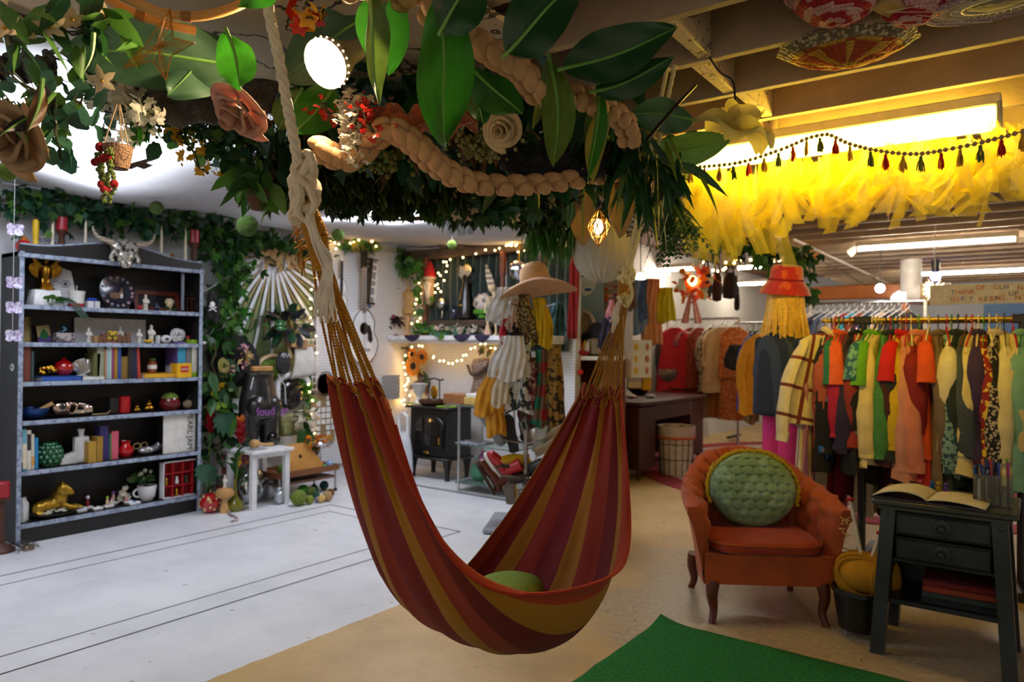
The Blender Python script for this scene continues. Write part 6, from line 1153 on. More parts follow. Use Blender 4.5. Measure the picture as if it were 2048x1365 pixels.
b.build('dots',cm('d8c484'),t);b=MB();b.tube([(0,0,2*r),(0,.004,2*r+.02)],.006,6);b.build('stem',cm('c8a868'),t)
p=G(449,1026);k=proj(p)[2]/1450;t=thing('wooden_mushroom','turned pale wooden mushroom between the red dotted ball and the gourd vase','ornament',p);b=MB();b.lathe([(r*k,z*k)for r,z in[(0,0),(9,0),(9,6),(6,18),(6.5,26),(5,30),(0,31)]],18);b.build('stalk',m_oak,t);b=MB();b.lathe([(r*k,z*k)for r,z in[(0,29),(10,29),(17,33),(18.5,40),(15,47),(6,50),(0,50)]],22);b.build('cap',mat('pale_wood2','b88a54',rough=.55,var=.15,sc=12),t)
o=figure('tiny white figurine standing on the wooden mushroom cap',453,6,24,'cfcabc');o.location=p+Z_*(50*k)
p=G(470,1022);k=proj(p)[2]/1450;t=thing('gourd_vase','olive green long-necked gourd vase holding a red flower','vase',p);b=MB();b.lathe([(r*k,z*k)for r,z in[(0,0),(14,0),(18,7),(16,17),(7,26),(3.5,36),(2.8,60),(4,64),(2.5,64),(0,60)]],18);b.build('vase',cm('6a6a14',rough=.2,coat=.4),t)
def ginger(name,label,p,h,n,seed,fx,col='9c0f1c'):
 t=thing(name,label,'flower',p);q=random.Random(seed);b=MB();b.tube(cr([(0,0,.1),(.01,fx*.5,h*.6),(.02,fx,h)],5),.006,6);b.build('stem',cm('5a7a2a'),t);b=MB()
 for i in range(n):z=h-.06+.17*i/n;a=i*2.4;r=.05*(1-.6*i/n);b.leaf((.02,fx,z-.02),(cos(a)*r*20,sin(a)*r*20,1.0),Z_,.09,.055,0 if i<n*.85 else 1,.3,-.1,None ,4)
 b.build('flower_bracts',[leafmat(col,col,tl=.25),leafmat('orange','d8741a')],t);b=MB()
 for i in range(9):a=i*.9+q.random();b.leaf((0,0,.12+.04*i),(cos(a)*.7,sin(a)*.7,.8),Z_,.26,.06,0,.3,.5,None ,5)
 b.build('leaves',[LM['g1']],t)
pz=p+Z_*(60*k);ginger('red_flower','red flower with yellow base standing in the gourd vase',V((p.x,p.y,p.z+.05)),.56,14,2,.03)
bunch('red_bud','small red and yellow flower bud lower on the gourd vase stem',W_(483,918,-5.28),10,.025,.05,[leafmat('9c0f1c','9c0f1c'),LM['go']],4,sq=(.6,.7,1.2))
p=G(432,1018);ginger('ginger_plant','tall red ginger flower plant standing at the bookcase end',V((p.x-.12,p.y,0)),.68,26,3,.0)
b=MB();mon(b,V((0,0,.10)),V((.4,-.2,-1)),X_,.15);b.tube([(0,0,.1),(-.05,.04,-.15),(-.08,.06,-.33)],.005,5);tag(b.build('monstera_leaf',LM['eu2'],loc=W_(412,955,-5.32)),'dark split monstera leaf in front of the red compartment tray','leaf')
b=MB();P=cr([G(x,y)+Z_*.008 for x,y in((505,1017),(480,1020),(462,1024),(458,1031),(470,1036),(474,1042),(460,1046))],6);b.tube([q-P[0]for q in P],lambda k:.011*(1-.5*abs(2*k-1)**3),7);tag(b.build('toy_snake',mat('snake_skin','3a3240',rough=.4,c2='b8a8a0',pat='cells',ps=60),loc=P[0]),'dark patterned toy snake curled on the white floor by the table leg','toy')
g_fairy=glow('fairy_bulb','ffc469',26);m_wire=cm('3a3a24',rough=.6)
def fairy(label,pts,n,r=.0075,sag=0,seed=1,jit=.02):
 P=cr(pts,10);t=thing('string_lights',label,'string lights',P[0]);O=P[0];q=random.Random(seed);b=MB();b.tube([p-O for p in P],.0018,4);b.build('cable',m_wire,t);me=None
 for i in range(n):
  f=(i+.5)/n*(len(P)-1);k=int(f);p=lerp(P[k],P[min(k+1,len(P)-1)],f-k)-O+R3(q,jit)
  if not me:b=MB();b.ball((0,0,0),r,8,6);me=b.mesh('bulb',g_fairy)
  o=bpy.data.objects.new('bulb',me);LINK(o);o.parent=t;o.location=p
 return t
fairy('warm string lights running down the pegboard edge beside the sunburst panel',[W_(x,y,-5.60)for x,y in((670,482),(668,500),(626,560),(622,600),(620,632),(630,665),(628,715),(612,730),(618,770),(622,800),(618,850),(626,872))],20,.0085,seed=3)
fairy('warm string lights along the pegboard top above the melodica',[W_(x,y,-5.62)for x,y in((660,478),(690,490),(715,480),(740,478),(752,500))],8,.0085,seed=4)
greens('leafy_garland','short leafy garland along the pegboard top above the guitar',[W_(688,488,-5.66),W_(720,490,-5.66),W_(752,492,-5.66)],'ivy',60,(.05,.08,.06),.08,[g['g3'],g['g1'],g['yel']],'garland',48,.6,world=True )
SX=lambda px,y=5.70:at_y(px,690,y).x
b=MB();b.box((-4.70,5.72,1.422),(2.14,.34,.05),b=.008);sh=tag(b.build('wall_shelf',m_wht),'long white wall shelf under the mirror frame','shelf')
b=MB();b.box((-4.70,5.735,1.385),(2.10,.31,.03),b=.004);b.build('shelf_moulding',m_wht,sh)
ZB=1.4475
def B_at(px,py,y=5.70):return at_y(px,py,y)
m_post=mat('reddish_brown_wood','6a3a22',rough=.5,var=.3,sc=12);m_grey=mat('weathered_grey_brown','4a3c30',rough=.8,var=.35,sc=10,bump=.4)
t=thing('carved_mirror','big brown wooden window frame with carved posts standing on the wall shelf','frame',(SX(925,5.78),5.78,ZB));O=V(t.location)
xl,xr=SX(848,5.74),SX(1003,5.74);zt=B_at(925,508,5.74).z
for x in(xl,xr):
 b=MB();b.lathe([(.03,0),(.034,.06),(.024,.10),(.03,.18),(.022,.3),(.026,.5),(.024,.62),(0,.62)],10,c=(x-O.x,-.03,0));b.box((x-O.x,-.03,(zt-ZB)/2+.3),(.055,.05,zt-ZB-.6),b=.006);b.build('post',m_post,t)
b=MB();b.box(((xl+xr)/2-O.x,0,zt-ZB+.03),(xr-xl+.7,.07,.10),b=.01);b.build('top_beam',m_grey,t);b=MB();b.box(((xl+xr)/2-O.x,-.02,B_at(900,648,5.76).z-ZB),(xr-xl,.12,.07),b=.01);b.build('sill',m_grey,t)
b=MB()
for px,py in((885,488),(904,484),(924,488)):p=B_at(px,py,5.74)-O;b.ball(p,(.07,.03,.05),8,6)
b.build('carved_crest',m_grey,t)
def curtain(name,label,x0,x1,z0,z1,y,m,n=9,amp=.025):
 b=MB();b.grid(n*8,8,lambda u,v:(lerp(x0,x1,u),y+amp*sin(2*pi*n*u+.6*sin(5*v))+.01*noise.noise(V((u*8,v*3,n))),lerp(z1,z0,v)));return tag(b.build(name,m,thick=.004),label,'curtain')
m_velv=mat('dark_green_velvet','0f2a26',rough=.8,sheen=.5,var=.2)
curtain('velvet_curtain','dark green velvet curtain behind the mirror frame',SX(850,5.86),SX(1000,5.86),ZB+.03,2.30,5.86,m_velv,10)
curtain('velvet_curtain','dark green velvet curtain beyond the mirror frame behind the straw hat',SX(1012,5.86),SX(1140,5.86),1.30,2.30,5.85,m_velv,8)
curtain('red_curtain','narrow dark red cloth hanging at the wall end beside the face poster',SX(1136,5.80),SX(1156,5.80),1.42,2.32,5.80,cloth('8a1a1c'),2)
def bl(name,label,cat,px,prof,m,y=5.66,n=14,z=ZB,k=7.1/1450):b=MB();b.lathe([(r*k,q*k)for r,q in prof],n);return tag(b.build(name,m,loc=(SX(px,y),y,z+.001)),label,cat)
c=V((SX(815,5.66),5.66,ZB));t=thing('dress_form','small pale wooden dress form on the shelf beside the mirror frame','dress form',c);b=MB();b.lathe([(.0,.22),(.05,.22),(.075,.24),(.06,.30),(.052,.36),(.07,.43),(.068,.47),(.02,.50),(.016,.545),(0,.55)],16,f=lambda a,k:1-.25*abs(sin(a)));b.build('torso',mat('tan_linen','a8824c',rough=.7,var=.15),t);b=MB();b.lathe([(0,0),(.06,0),(.055,.015),(.02,.03),(.014,.10),(.02,.14),(.014,.22),(0,.22)],12);b.build('stand',m_oak,t)
c=V((SX(789,5.68),5.68,ZB));t=thing('hat_stand','black feathered little hat on a dark stand at the shelf corner','hat',c);b=MB();b.lathe([(0,0),(.05,0),(.02,.02),(.02,.12),(0,.12)],12);b.build('stand',cm('3a2c20'),t);q=random.Random(2);b=MB();b.lathe([(.10,.13),(.09,.14),(.06,.17),(.05,.21),(0,.22)],16)
for i in range(40):d=R3(q).normalized();b.leaf((d.x*.05,d.y*.05,.17),d,R3(q),.10,.03,0,.2,.2,None ,3)
b.build('hat',cm('1a1014',rough=.8),t);b=MB();b.ball((.02,-.05,.2),(.04,.03,.03),8,6);b.build('rosette',cm('6a2a3a'),t)
greens('white_wisteria','white wisteria bunch hanging in the wall corner above the feathered hat',[B_at(770,510,5.72),B_at(790,545,5.70),B_at(785,600,5.70),B_at(775,645,5.70)],'petal',120,(.10,.06,.08),.06,[g['wh'],g['wh'],g['g3']],'flowers',51,.7,world=True )
greens('wall_greenery','green leaves hanging from the wall corner beside the mirror frame',[B_at(760,500,5.72),B_at(800,520,5.70),B_at(835,540,5.70),B_at(838,620,5.74)],'ivy',130,(.12,.06,.12),.09,[g['g1'],g['g3'],g['lime']],'greenery',52,.7,world=True )
greens('shelf_greenery','small green plant at the foot of the dress form',[B_at(830,660,5.68),B_at(845,655,5.68)],'ivy',26,(.05,.04,.06),.07,[g['lime'],g['g3']],'plant',53,.1,world=True )
def scallop(label,px0,px1,m):
 b=MB();x0,x1=SX(px0,5.54),SX(px1,5.54);b.grid(24,4,lambda u,v:(lerp(x0,x1,u),5.548-.003*v,ZB+.004-(.02+.05*sin(pi*u))*v));b.grid(24,3,lambda u,v:(lerp(x0,x1,u),5.55+.10*v,ZB+.004));tag(b.build('lace_cloth',m,thick=.003),label,'cloth')
m_pl=cloth('241a38')
scallop('dark purple cloth scallop over the shelf edge below the dress form',808,838,m_pl);scallop('dark purple cloth scallop over the shelf edge below the pale flowers',906,938,m_pl);scallop('dark purple cloth scallop over the shelf edge beside the skeleton',948,978,m_pl)
bunch('black_tulle','dark navy tulle heap at the shelf end beside the guitar',V((SX(762,5.6),5.60,ZB+.01)),50,.12,.10,[cm('141a26'),cm('1c2436')],6,'cloth',sq=(1.3,.7,.6))
greens('pale_flower_spray','white and pale pink flowers lying on the shelf before the mirror frame',[V((SX(868,5.62),5.62,ZB+.05)),V((SX(900,5.60),5.6,ZB+.06)),V((SX(930,5.60),5.6,ZB+.05)),V((SX(958,5.6),5.6,ZB+.05))],'petal',70,(.05,.05,.04),.06,[g['wh'],g['wh'],leafmat('blush','d8bab4'),g['eu']],'flowers',54,0,world=True )
greens('eucalyptus_spray','pale green leaf spray lying on the shelf before the mirror frame',[V((SX(858,5.60),5.60,ZB+.04)),V((SX(900,5.58),5.58,ZB+.04))],'euc',40,(.06,.05,.03),.07,[g['eu'],g['g3']],'greenery',55,.1,world=True )
zs=B_at(900,640,5.76).z+.015
c=V((SX(858,5.77),5.77,B_at(858,557,5.77).z));t=thing('red_cap_doll','bearded doll in a red pointed cap hanging beside the frame post','doll',c);b=MB();b.lathe([(.065,0),(.07,.02),(.055,.09),(.025,.16),(0,.19)],14);b.build('red_cap',cloth('b01414'),t);b=MB();b.lathe([(.066,-.015),(.072,.0),(.066,.018)],14);b.build('cap_brim',cloth('c8b498'),t);b=MB();b.lathe([(0,-.30),(.035,-.28),(.05,-.15),(.055,-.04),(.05,0),(0,.0)],12);b.build('body',cm('b89878'),t);b=MB();b.lathe([(0,-.26),(.03,-.2),(.05,-.06),(.02,-.01)],8,c=(0,-.02,0));b.build('beard',cm('d8ccb8',rough=.9),t)
bl('glass_globe','shiny silver globe on a glass foot inside the mirror frame','ornament',884,[(0,0),(8,0),(3,4),(2.5,16),(5,18),(11,26),(12,32),(10,40),(5,46),(0,47)],mat('silver_foil','c8cacc'),5.80,18,zs)
b=MB();k=.0049
out=[]
for i in range(40):a=2*pi*i/40;out.append((16*sin(a)**3*.0062,(13*cos(a)-5*cos(2*a)-2*cos(3*a)-cos(4*a))*.0062))
b.prism(out,.05);b.v=[V((p.x,p.y,p.z))for p in b.v];tag(b.build('silver_heart',mat('silver_foil','c8cacc'),loc=B_at(931,546,5.80)),'silver heart hanging inside the mirror frame','ornament')
c=V((SX(931,5.80),5.80,zs));t=thing('doll','blonde doll in a long black gown standing inside the mirror frame','doll',c);b=MB();b.lathe([(0,0),(.11,0),(.10,.08),(.07,.22),(.04,.36),(.05,.42),(.02,.46),(0,.46)],16,f=lambda a,k:1+.06*sin(a*9)*(1-k));b.build('gown',cm('0e0e12',rough=.25),t);b=MB();b.ball((0,0,.51),(.03,.03,.04),10,8);b.build('head',cm('c8a088'),t);b=MB();b.ball((0,.008,.525),(.036,.034,.04),10,8);b.build('hair',cm('c8a860'),t);b=MB();b.tube([(-.04,0,.42),(-.09,-.02,.48),(-.08,-.02,.56)],.014,6);b.tube([(.04,0,.42),(.09,-.02,.36)],.014,6);b.build('arms',cm('1a1a20'),t);b=MB();b.ball((0,-.06,.13),(.06,.03,.02),8,6);b.build('gold_sash',cm('a88424'),t)
bl('blue_perfume_bottle','dark blue perfume bottle beside the doll gown','bottle',907,[(0,0),(8,0),(10,8),(8,16),(3,18),(3,22),(5,24),(0,28)],cm('1a1a3a',rough=.1,coat=.6),5.72,14,zs)
c=V((SX(965,5.78),5.78,zs));t=thing('shell_on_moss','frilled white shell resting on a bright green moss pad','ornament',c);b=MB();b.box((0,0,.06),(.19,.10,.05),b=.02);b.lathe([(.03,0),(.05,.0),(.03,.04)],10);b.build('moss_pad',cm('4a8a1c',rough=.95,bump=1,bsc=40),t);b=MB();b.ball((0,0,.155),(.10,.06,.085),18,12,f=lambda d:1+.16*abs(sin(d.x*9)+.5*sin(d.z*8)));b.build('shell',mat('shell_white','c8bcb0',c2='6a6460',pat='blotch',ps=14),t)
b=MB();p=V((0,0,0));b.tube([(.10,0,-.28),(.04,0,0),(-.04,0,.22)],.006,5);b.leaf((.06,0,-.1),(-.35,0,1),-Y_,.36,.09,0,.1,.0,None ,6);tag(b.build('feather',mat('barred_feather','8a7a68',c2='d0c4b0',pat='bandz',ps=120),loc=B_at(980,575,5.75)),'tall barred feather leaning beside the frame post','feather')
c=V((SX(985,5.62),5.62,ZB));t=thing('toy_skeleton','small cream animal skeleton standing on the shelf before the frame post','skeleton',c);b=MB()
b.tube(cr([(0,0,.22),(-.01,0,.30),(.01,0,.38),(0,0,.42)],4),.014,6);b.ball((.0,-.02,.46),(.03,.045,.035),10,8)
for i in range(5):b.tube([(.045*cos(a),.035*sin(a)-.0,.27+.026*i)for a in[2*pi*j/10 for j in range(10)]],.005,4,closed=True )
b.ball((0,0,.22),(.04,.03,.02),8,6)
for s in(-1,1):b.tube(cr([(s*.03,0,.21),(s*.05,-.02,.12),(s*.04,.0,.02),(s*.05,-.04,.005)],4),.010,6);b.tube(cr([(s*.03,0,.38),(s*.07,-.03,.30),(s*.05,-.06,.22)],4),.008,6)
b.build('bones',cm('d0bc94',rough=.6),t)
for px,hh,c1,lab in((866,.10,'b8b8b0','cream little box beside the silver globe'),(975,.13,'c8a090','pink small figurine beside the pale flowers')):bl('small_ornament',lab,'ornament',px,[(0,0),(7,0),(8,6),(5,14),(4,20),(0,23)],cm(c1),5.64)
c=B_at(1038,541,5.70);t=thing('mirror_ball','glittering mirror ball hanging behind the straw hat','mirror ball',c);b=MB();b.ball((0,0,0),.105,18,14);b.build('ball',mat('mirror_facets','d0d0dc',metal=1,rough=.12,c2='6a6a8a',pat='dots',ps=60),t,flat=True );b=MB();b.tube([(0,0,.10),(0,0,.35)],.003,4);b.build('cord',m_gold,t)
c=B_at(1086,516,5.62);t=thing('amber_chain','amber plastic chain of big links hanging behind the straw hat','chain',c)
for i,z in enumerate((0,-.13,-.25)):b=MB();b.tube([V((.035*cos(a)*(1 if i%2==0 else .4),.03*cos(a)*(i%2),z+.075*sin(a)))for a in[2*pi*j/16 for j in range(16)]],.016,7,closed=True );b.build('link',mat('amber','8a3a0c',rough=.1,coat=.5,glass=.3),t)
b=MB();b.prism([(-.075,.05),(.075,.05),(.07,.0),(0,-.09),(-.07,0)],.012);tag(b.build('grey_heart',cm('6a6462'),loc=B_at(1105,498,5.58)),'grey felt heart hanging beside the amber chain','ornament')
def sunflower(label,px,py,r,y=5.78):
 t=thing('sunflower',label,'sunflower',B_at(px,py,y),group='sunflowers by the stove');b=MB()
 for ring in(0,1):
  for i in range(16):a=2*pi*(i+.5*ring)/16;b.leaf((cos(a)*r*.3,-.01*ring,sin(a)*r*.3),(cos(a),-.25+.2*ring,sin(a)),-Y_,r*.75,r*.26,0,.15,0,None ,3)
 b.build('petals',leafmat('sunpetal','d8851a',tl=.35),t);b=MB();b.ball((0,-.02,0),(r*.36,.02,r*.36),14,8);b.build('disc',mat('seed_disc','2a1408',rough=.9,bump=1,bsc=60),t)
sunflower('large sunflower hanging in the fairy lights beside the stove',828,733,.115);sunflower('smaller sunflower above the large one in the fairy lights',846,714,.085);sunflower('half turned sunflower at the top of the flower bunch',826,708,.07)
greens('sunflower_leaves','leaves hanging among the sunflowers',[B_at(822,705,5.82),B_at(838,735,5.82),B_at(845,765,5.82)],'oval',44,(.08,.03,.09),.11,[g['olive'],g['br'],g['g1']],'greenery',56,.7,world=True )
fairy('warm string lights down beside the sunflowers to the stove top',[B_at(x,y,5.74)for x,y in((845,695),(828,697),(812,712),(808,740),(818,757),(806,772),(815,790),(806,806),(822,812))],18,.0085,seed=5)
fairy('warm string lights draped in a swag below the shelf',[B_at(x,y,5.72)for x,y in((862,712),(880,722),(905,728),(925,716),(945,700),(970,690),(990,700),(1005,706))],19,.0085,seed=6)
fairy('warm string lights inside the mirror frame hanging from its top beam',[B_at(x,y,5.70)for x,y in((980,500),(948,508),(902,517),(888,526),(896,540),(878,547),(888,563),(870,570),(880,580),(866,590))],16,.0085,seed=7)
fairy('warm string lights along the beam top towards the cedar garland',[B_at(x,y,5.66)for x,y in((986,498),(1015,492),(1030,486),(1042,504),(1080,486),(1120,484),(1150,500))],18,.0085,seed=8)
fairy('warm string lights in the wall corner beside the mirror frame post',[B_at(x,y,5.74)for x,y in((838,560),(842,585),(830,610),(838,640),(824,650))],9,.0085,seed=9)
x0,x1=at_y(816,900,5.30).x,at_y(893,900,5.30).x;Wd=x1-x0;t=thing('electric_stove','black cast-iron style electric stove with an arched glass door','stove',((x0+x1)/2,5.50,.024));m_iron=cm('101012',rough=.4,var=.2);zt=at_y(850,818,5.30).z-.024;zb=at_y(850,915,5.30).z-.024;D=.36
b=MB();b.box((0,0,(zb+zt)/2),(Wd,D,zt-zb),b=.012);b.build('body',m_iron,t);b=MB();b.box((0,-.01,zt+.012),(Wd+.06,D+.07,.024),b=.008);b.build('top_plate',m_iron,t);b=MB();b.box((0,-.01,zb-.006),(Wd+.05,D+.05,.025),b=.008);b.build('base_plate',m_iron,t)
Hd=zt-zb;w2=Wd*.39;out=[(-w2,zb+.10),(w2,zb+.10),(w2,zb+Hd*.62)]+[(w2*cos(a),zb+Hd*.62+Hd*.26*sin(a))for a in[pi*i/14 for i in range(1,14)]]+[(-w2,zb+Hd*.62)]
b=MB();b.prism(out,.02,Mx.Translation((0,-D/2-.008,0)));d_=b.build('door',m_iron,t);b=MB();b.prism([(x*.82,zb+.10+(z-zb-.10)*.86+.025)for x,z in out],.006,Mx.Translation((0,-D/2-.018,0)));b.build('door_glass',cm('16100e',rough=.06,coat=.8),d_);b=MB()
for x in(-w2*.3,w2*.3):b.box((x,-D/2-.023,zb+Hd*.5),(.008,.008,Hd*.62))
b.box((0,-D/2-.023,zb+Hd*.48),(w2*1.5,.008,.008));b.build('door_bars',m_iron,d_);b=MB();b.tube([(p[0]*1.06,-D/2-.012,zb+.08+(p[1]-zb-.1)*1.06)for p in out[2:]],.012,7);b.build('arch_moulding',m_iron,d_)
b=MB();b.ball((-.02,-D/2-.012,zb+.045),(.04,.008,.018),12,7);b.build('brass_badge',m_brass,t);b=MB();b.box((w2*.78,-D/2-.022,zb+.17),(.022,.01,.07),b=.003);b.build('brass_latch',m_brass,d_)
for sx in(-1,1):
 for sy in(-1,1):b=MB();b.lathe([(.035,zb),(.045,zb-.03),(.028,zb*.45),(.022,.02),(.028,0),(0,0)],8,c=(sx*(Wd/2-.03),sy*(D/2-.03),0));b.build('leg',m_iron,t)
b=MB();
for i in range(3):
 q=random.Random(i);b.tube([(-.1+.08*i,-.02,zb+.18),(-.05+.06*i,-.05,zb+.25)],.022,7)
zst=.024+zt+.025
def on_stove(px,y=5.46):return V((at_y(px,810,y).x,y,zst))
c=on_stove(865);t=thing('wooden_bowl','round dark wooden dish on the stove top','dish',c);b=MB();b.lathe([(0,0),(.10,0),(.14,.025),(.145,.055),(.13,.055),(.11,.02),(0,.015)],24);b.build('dish',m_dkwood,t)
c=on_stove(868)+Z_*.03;t=thing('miniature_gong','brass disc hanging in a small dark gate stand on the wooden dish','gong',c);b=MB()
for s in(-1,1):b.tube([(s*.075,0,0),(s*.07,0,.23)],.007,6)
b.tube(cr([(-.12,0,.235),(-.08,0,.225),(0,0,.24),(.08,0,.225),(.12,0,.235)],4),.009,6);b.box((0,0,.005),(.17,.07,.012),b=.003);b.build('gate_stand',cm('22160f'),t);b=MB();b.ball((0,0,.10),(.05,.014,.07),14,9);b.build('disc',cm('a8781a',metal=.8,rough=.35),t)
c=on_stove(838,5.58);t=thing('white_urn','white pedestal urn vase at the back of the stove top','vase',c);b=MB();b.lathe([(0,0),(.06,0),(.05,.02),(.025,.04),(.025,.07),(.05,.10),(.07,.17),(.095,.20),(.085,.20),(.06,.16),(0,.14)],20,f=lambda a,k:1+.03*sin(a*14));b.build('urn',m_wht,t)
for px,lab in((822,'lime green coaster on the stove corner by the fairy lights'),(883,'lime green leaf coaster in front of the wooden dish'),(908,'yellow-green coaster at the stove edge by the glass stand')):
 c=on_stove(px,5.36 if px==883 else 5.44);b=MB();b.lathe([(0,0),(.055,0),(.055,.006),(0,.006)],12);tag(b.build('green_coaster',cm('7ab02a',rough=.7),loc=c),lab,'coaster')
c=V((at_y(802,900,5.20).x,5.18,.024));c.x=at_y(806,880,5.18).x;t=thing('white_bag','white slouchy bag with a rigid handle standing beside the stove','bag',c);b=MB();b.lathe([(0,0),(.10,.0),(.13,.08),(.12,.26),(.085,.42),(.06,.46),(0,.45)],18,f=lambda a,k:(1-.3*abs(sin(a)))*(1+.04*sin(a*5+k*6)));b.build('pouch',cloth('c2c6cc'),t);b=MB();b.tube([(-.05,0,.42),(-.06,0,.62),(.0,0,.65),(.06,0,.62),(.06,0,.42)],.016,7);b.build('handle',m_wht,t)
x0=at_y(916,900,5.06).x;x1=x0+.62;zz=[at_y(917,y,5.06).z for y in(812,890,966)];t=thing('glass_stand','glass-shelved stand with chrome poles beside the stove','stand',((x0+x1)/2,5.24,.0));W2=(x1-x0)/2
for sx in(-1,1):
 for sy in(-1,1):b=MB();b.tube([(sx*W2,sy*.17,.026),(sx*W2,sy*.17,zz[0])],.012,10);b.build('pole',m_steel,t)
m_gl=mat('green_glass','b8d8cc',rough=.05,glass=.85,var=.02)
for z in(zz[0],zz[1],.10):b=MB();b.box((0,0,z),(W2*2+.05,.38,.012),b=.003);b.build('glass_shelf',m_gl,t)
zg=zz[0]+.007
def bx(name,label,cat,px,y,z,d,m,rz=0,bev=.004):b=MB();b.box((0,0,d[2]/2),d,b=bev,R=rz);return tag(b.build(name,m,loc=(at_y(px,800,y).x,y,z)),label,cat)
bx('wooden_caddy','brown wooden box on the top glass shelf beside the stove','box',918,5.20,zg,(.26,.16,.09),m_wood);bx('paper_box','cream box with white papers on the top glass shelf','box',958,5.22,zg,(.20,.20,.07),cm('c8a860'));bx('paper_stack','white papers lying on the cream box','paper',957,5.22,zg+.071,(.17,.17,.03),m_wht,.1)
bx('magazine','magazine lying on the middle glass shelf','magazine',950,5.20,zz[1]+.007,(.30,.22,.008),cm('9aa2ae',c2='3a4250',pat='blotch',ps=18)if False else cloth('9aa2ae',c2='5a626e',pat='blotch',ps=20),.1)
for px,z,r,col,lab in((955,.108,.09,'6ab89a','mint green plastic bag on the lowest glass shelf'),(964,.26,.055,'b86aa0','pink plastic bag behind the mint one')):b=MB();b.ball((0,0,r*.9),(r,r*.8,r),14,10,f=lambda d:1+.12*noise.noise(d*4));b.tube([(0,0,r*1.7),(0,0,r*2.3)],[r*.3,r*.45],8);tag(b.build('plastic_bag',cm(col,rough=.3,tl=.4),loc=(at_y(px,940,5.2).x,5.22,z)),lab,'bag')
c=B_at(965,755,5.80);t=thing('wire_bust','brown crocheted bust form hanging on the pegboard beside the stove','dress form',c);b=MB();b.lathe([(0,-.20),(.16,-.20),(.145,-.13),(.115,-.03),(.13,.05),(.15,.10),(.14,.15),(.11,.19),(0,.20)],20,f=lambda a,k:1-.45*abs(sin(a)));b.build('body',mat('brown_crochet','5c463a',rough=.9,bump=1,bsc=70,c2='9a8474',pat='cells',ps=60),t);b=MB();b.tube(cr([(-.14,-.07,.12),(-.06,-.10,.03),(.04,-.10,.05),(.14,-.07,.14)],5),.016,7);b.build('neck_fold',cm('4a362c',rough=.9),t);b=MB();b.tube([(0,0,.2),(0,0,.30)],.004,5);b.build('hook',m_steel,t)
greens('dried_swag','dried leafy swag with lights under the shelf above the bust form',[B_at(965,695,5.74),B_at(1005,700,5.72)],'oval',30,(.06,.04,.03),.08,[g['olive'],g['br']],'greenery',57,.3,world=True )
def garment(label,pos,rz,m,L=.66,W=.42,sl=.5,flare=1.1,th=.05,name='shirt',cat='shirt',grp=None ,seed=0,collar=None ,swing=0,hang='d8cba8'):
 t=thing(name,label,cat,pos,rz,grp);b=MB();sh=[(0,.055),(.035,.08),(.10,W/2),(.2,W/2*.97),(1,W/2*flare)];zz=[(0,-.115),(.035,-.13),(.10,-.185),(1,-.115-L)];ty=[(0,.035),(.1,.03),(.35,th),(1,th*1.25)]
 def fn(u,v):
  a=2*pi*u;c,s=cos(a),sin(a);w=interp(sh,v);y=interp(ty,v)
  fo=.024*v*sin(5*a+seed)+.01*v*sin(9*a+seed*2+3*v)
  return(w*math.copysign(abs(c)**.7,c)+.01*v*sin(seed*3+a),y*s*(1+fo*8)+fo,interp(zz,v)+.012*v*sin(3*a+seed))
 b.grid(30,14,fn,cu=True );b.build('body',m,t)
 if sl:
  for s in(-1,1):
   b=MB();sw=swing if s<0 else -swing*.3;P=[V((s*(W/2-.06),0,-.175)),V((s*(W/2-.01),sw*.4,-.20)),V((s*(W/2+.03),sw,-.19-sl*.45)),V((s*(W/2+.05),sw*1.2,-.19-sl*.8))]if sl<=.3 else cr([(s*(W/2-.05),0,-.19),(s*(W/2+.02),sw*.3,-.19-sl*.35),(s*(W/2+.03),sw*.8,-.19-sl*.7),(s*(W/2+.0),sw,-.19-sl)],4)
   b.tube(P,lambda k:lerp(.056,.047,k)*min(1,.35+k*3.2)*(1+.06*sin(k*19+seed))if sl>.3 else lerp(.036,.050,k),12,fl=.62,cap=True );P2=P[-1];b.build('sleeve',m,t)
   if sl>.3:b=MB();b.tube([P2+Z_*.05,P2-Z_*.012],.052,12,fl=.62);b.build('cuff',m,t)
 if collar:b=MB();b.tube([(.07*cos(a),.04*sin(a),-.115+.012*cos(2*a))for a in[2*pi*i/16 for i in range(16)]],.020,6,closed=True );b.build('collar',collar,t)
 if hang:
  b=MB();b.tube([(0,0,-.075)]+[(.022*cos(a)+.0,0,-.03+.032*sin(a))for a in[-.9+(pi+1.3)*i/9 for i in range(10)]],.0035,5);b.tube([(-W/2*.9,0,-.185),(0,0,-.075),(W/2*.9,0,-.185)],.006 if hang[0]in 'cdeb' else .003,5)
  tag(b.build('clothes_hanger',cm(hang,rough=.35),loc=pos,rz=rz),'hanger carrying the '+label.split(' hanging')[0],'hanger',(grp or '')+' hangers')
 return t
def drape(label,p0,p1,wpx,m,d,seed=0,folds=4,name='scarf',cat='scarf',flare=1.2,amp=.010):
 a,e=at_d(*p0,d),at_d(*p1,d+.0);w=wpx*d/1450;r=CR@X_;n=CR@Z_;b=MB()
 b.grid(folds*7,14,lambda u,v:lerp(a,e,v)-a+r*((u-.5)*w*lerp(.75,flare,sm(v*1.6))+.012*sin(4*v+seed))+n*(amp*sin(2*pi*folds*u+seed+1.5*v)*lerp(.6,1,v)+.03*sin(pi*u)+.028*noise.noise(V((u*4,v*3,seed))))+Z_*(.02*sin(pi*2*u+seed)*v))
 return tag(b.build(name,m,loc=a,thick=.005),label,cat)
TD=5.55;tb=at_z(1050,1046,.03);tb=V((tb.x,tb.y,0))
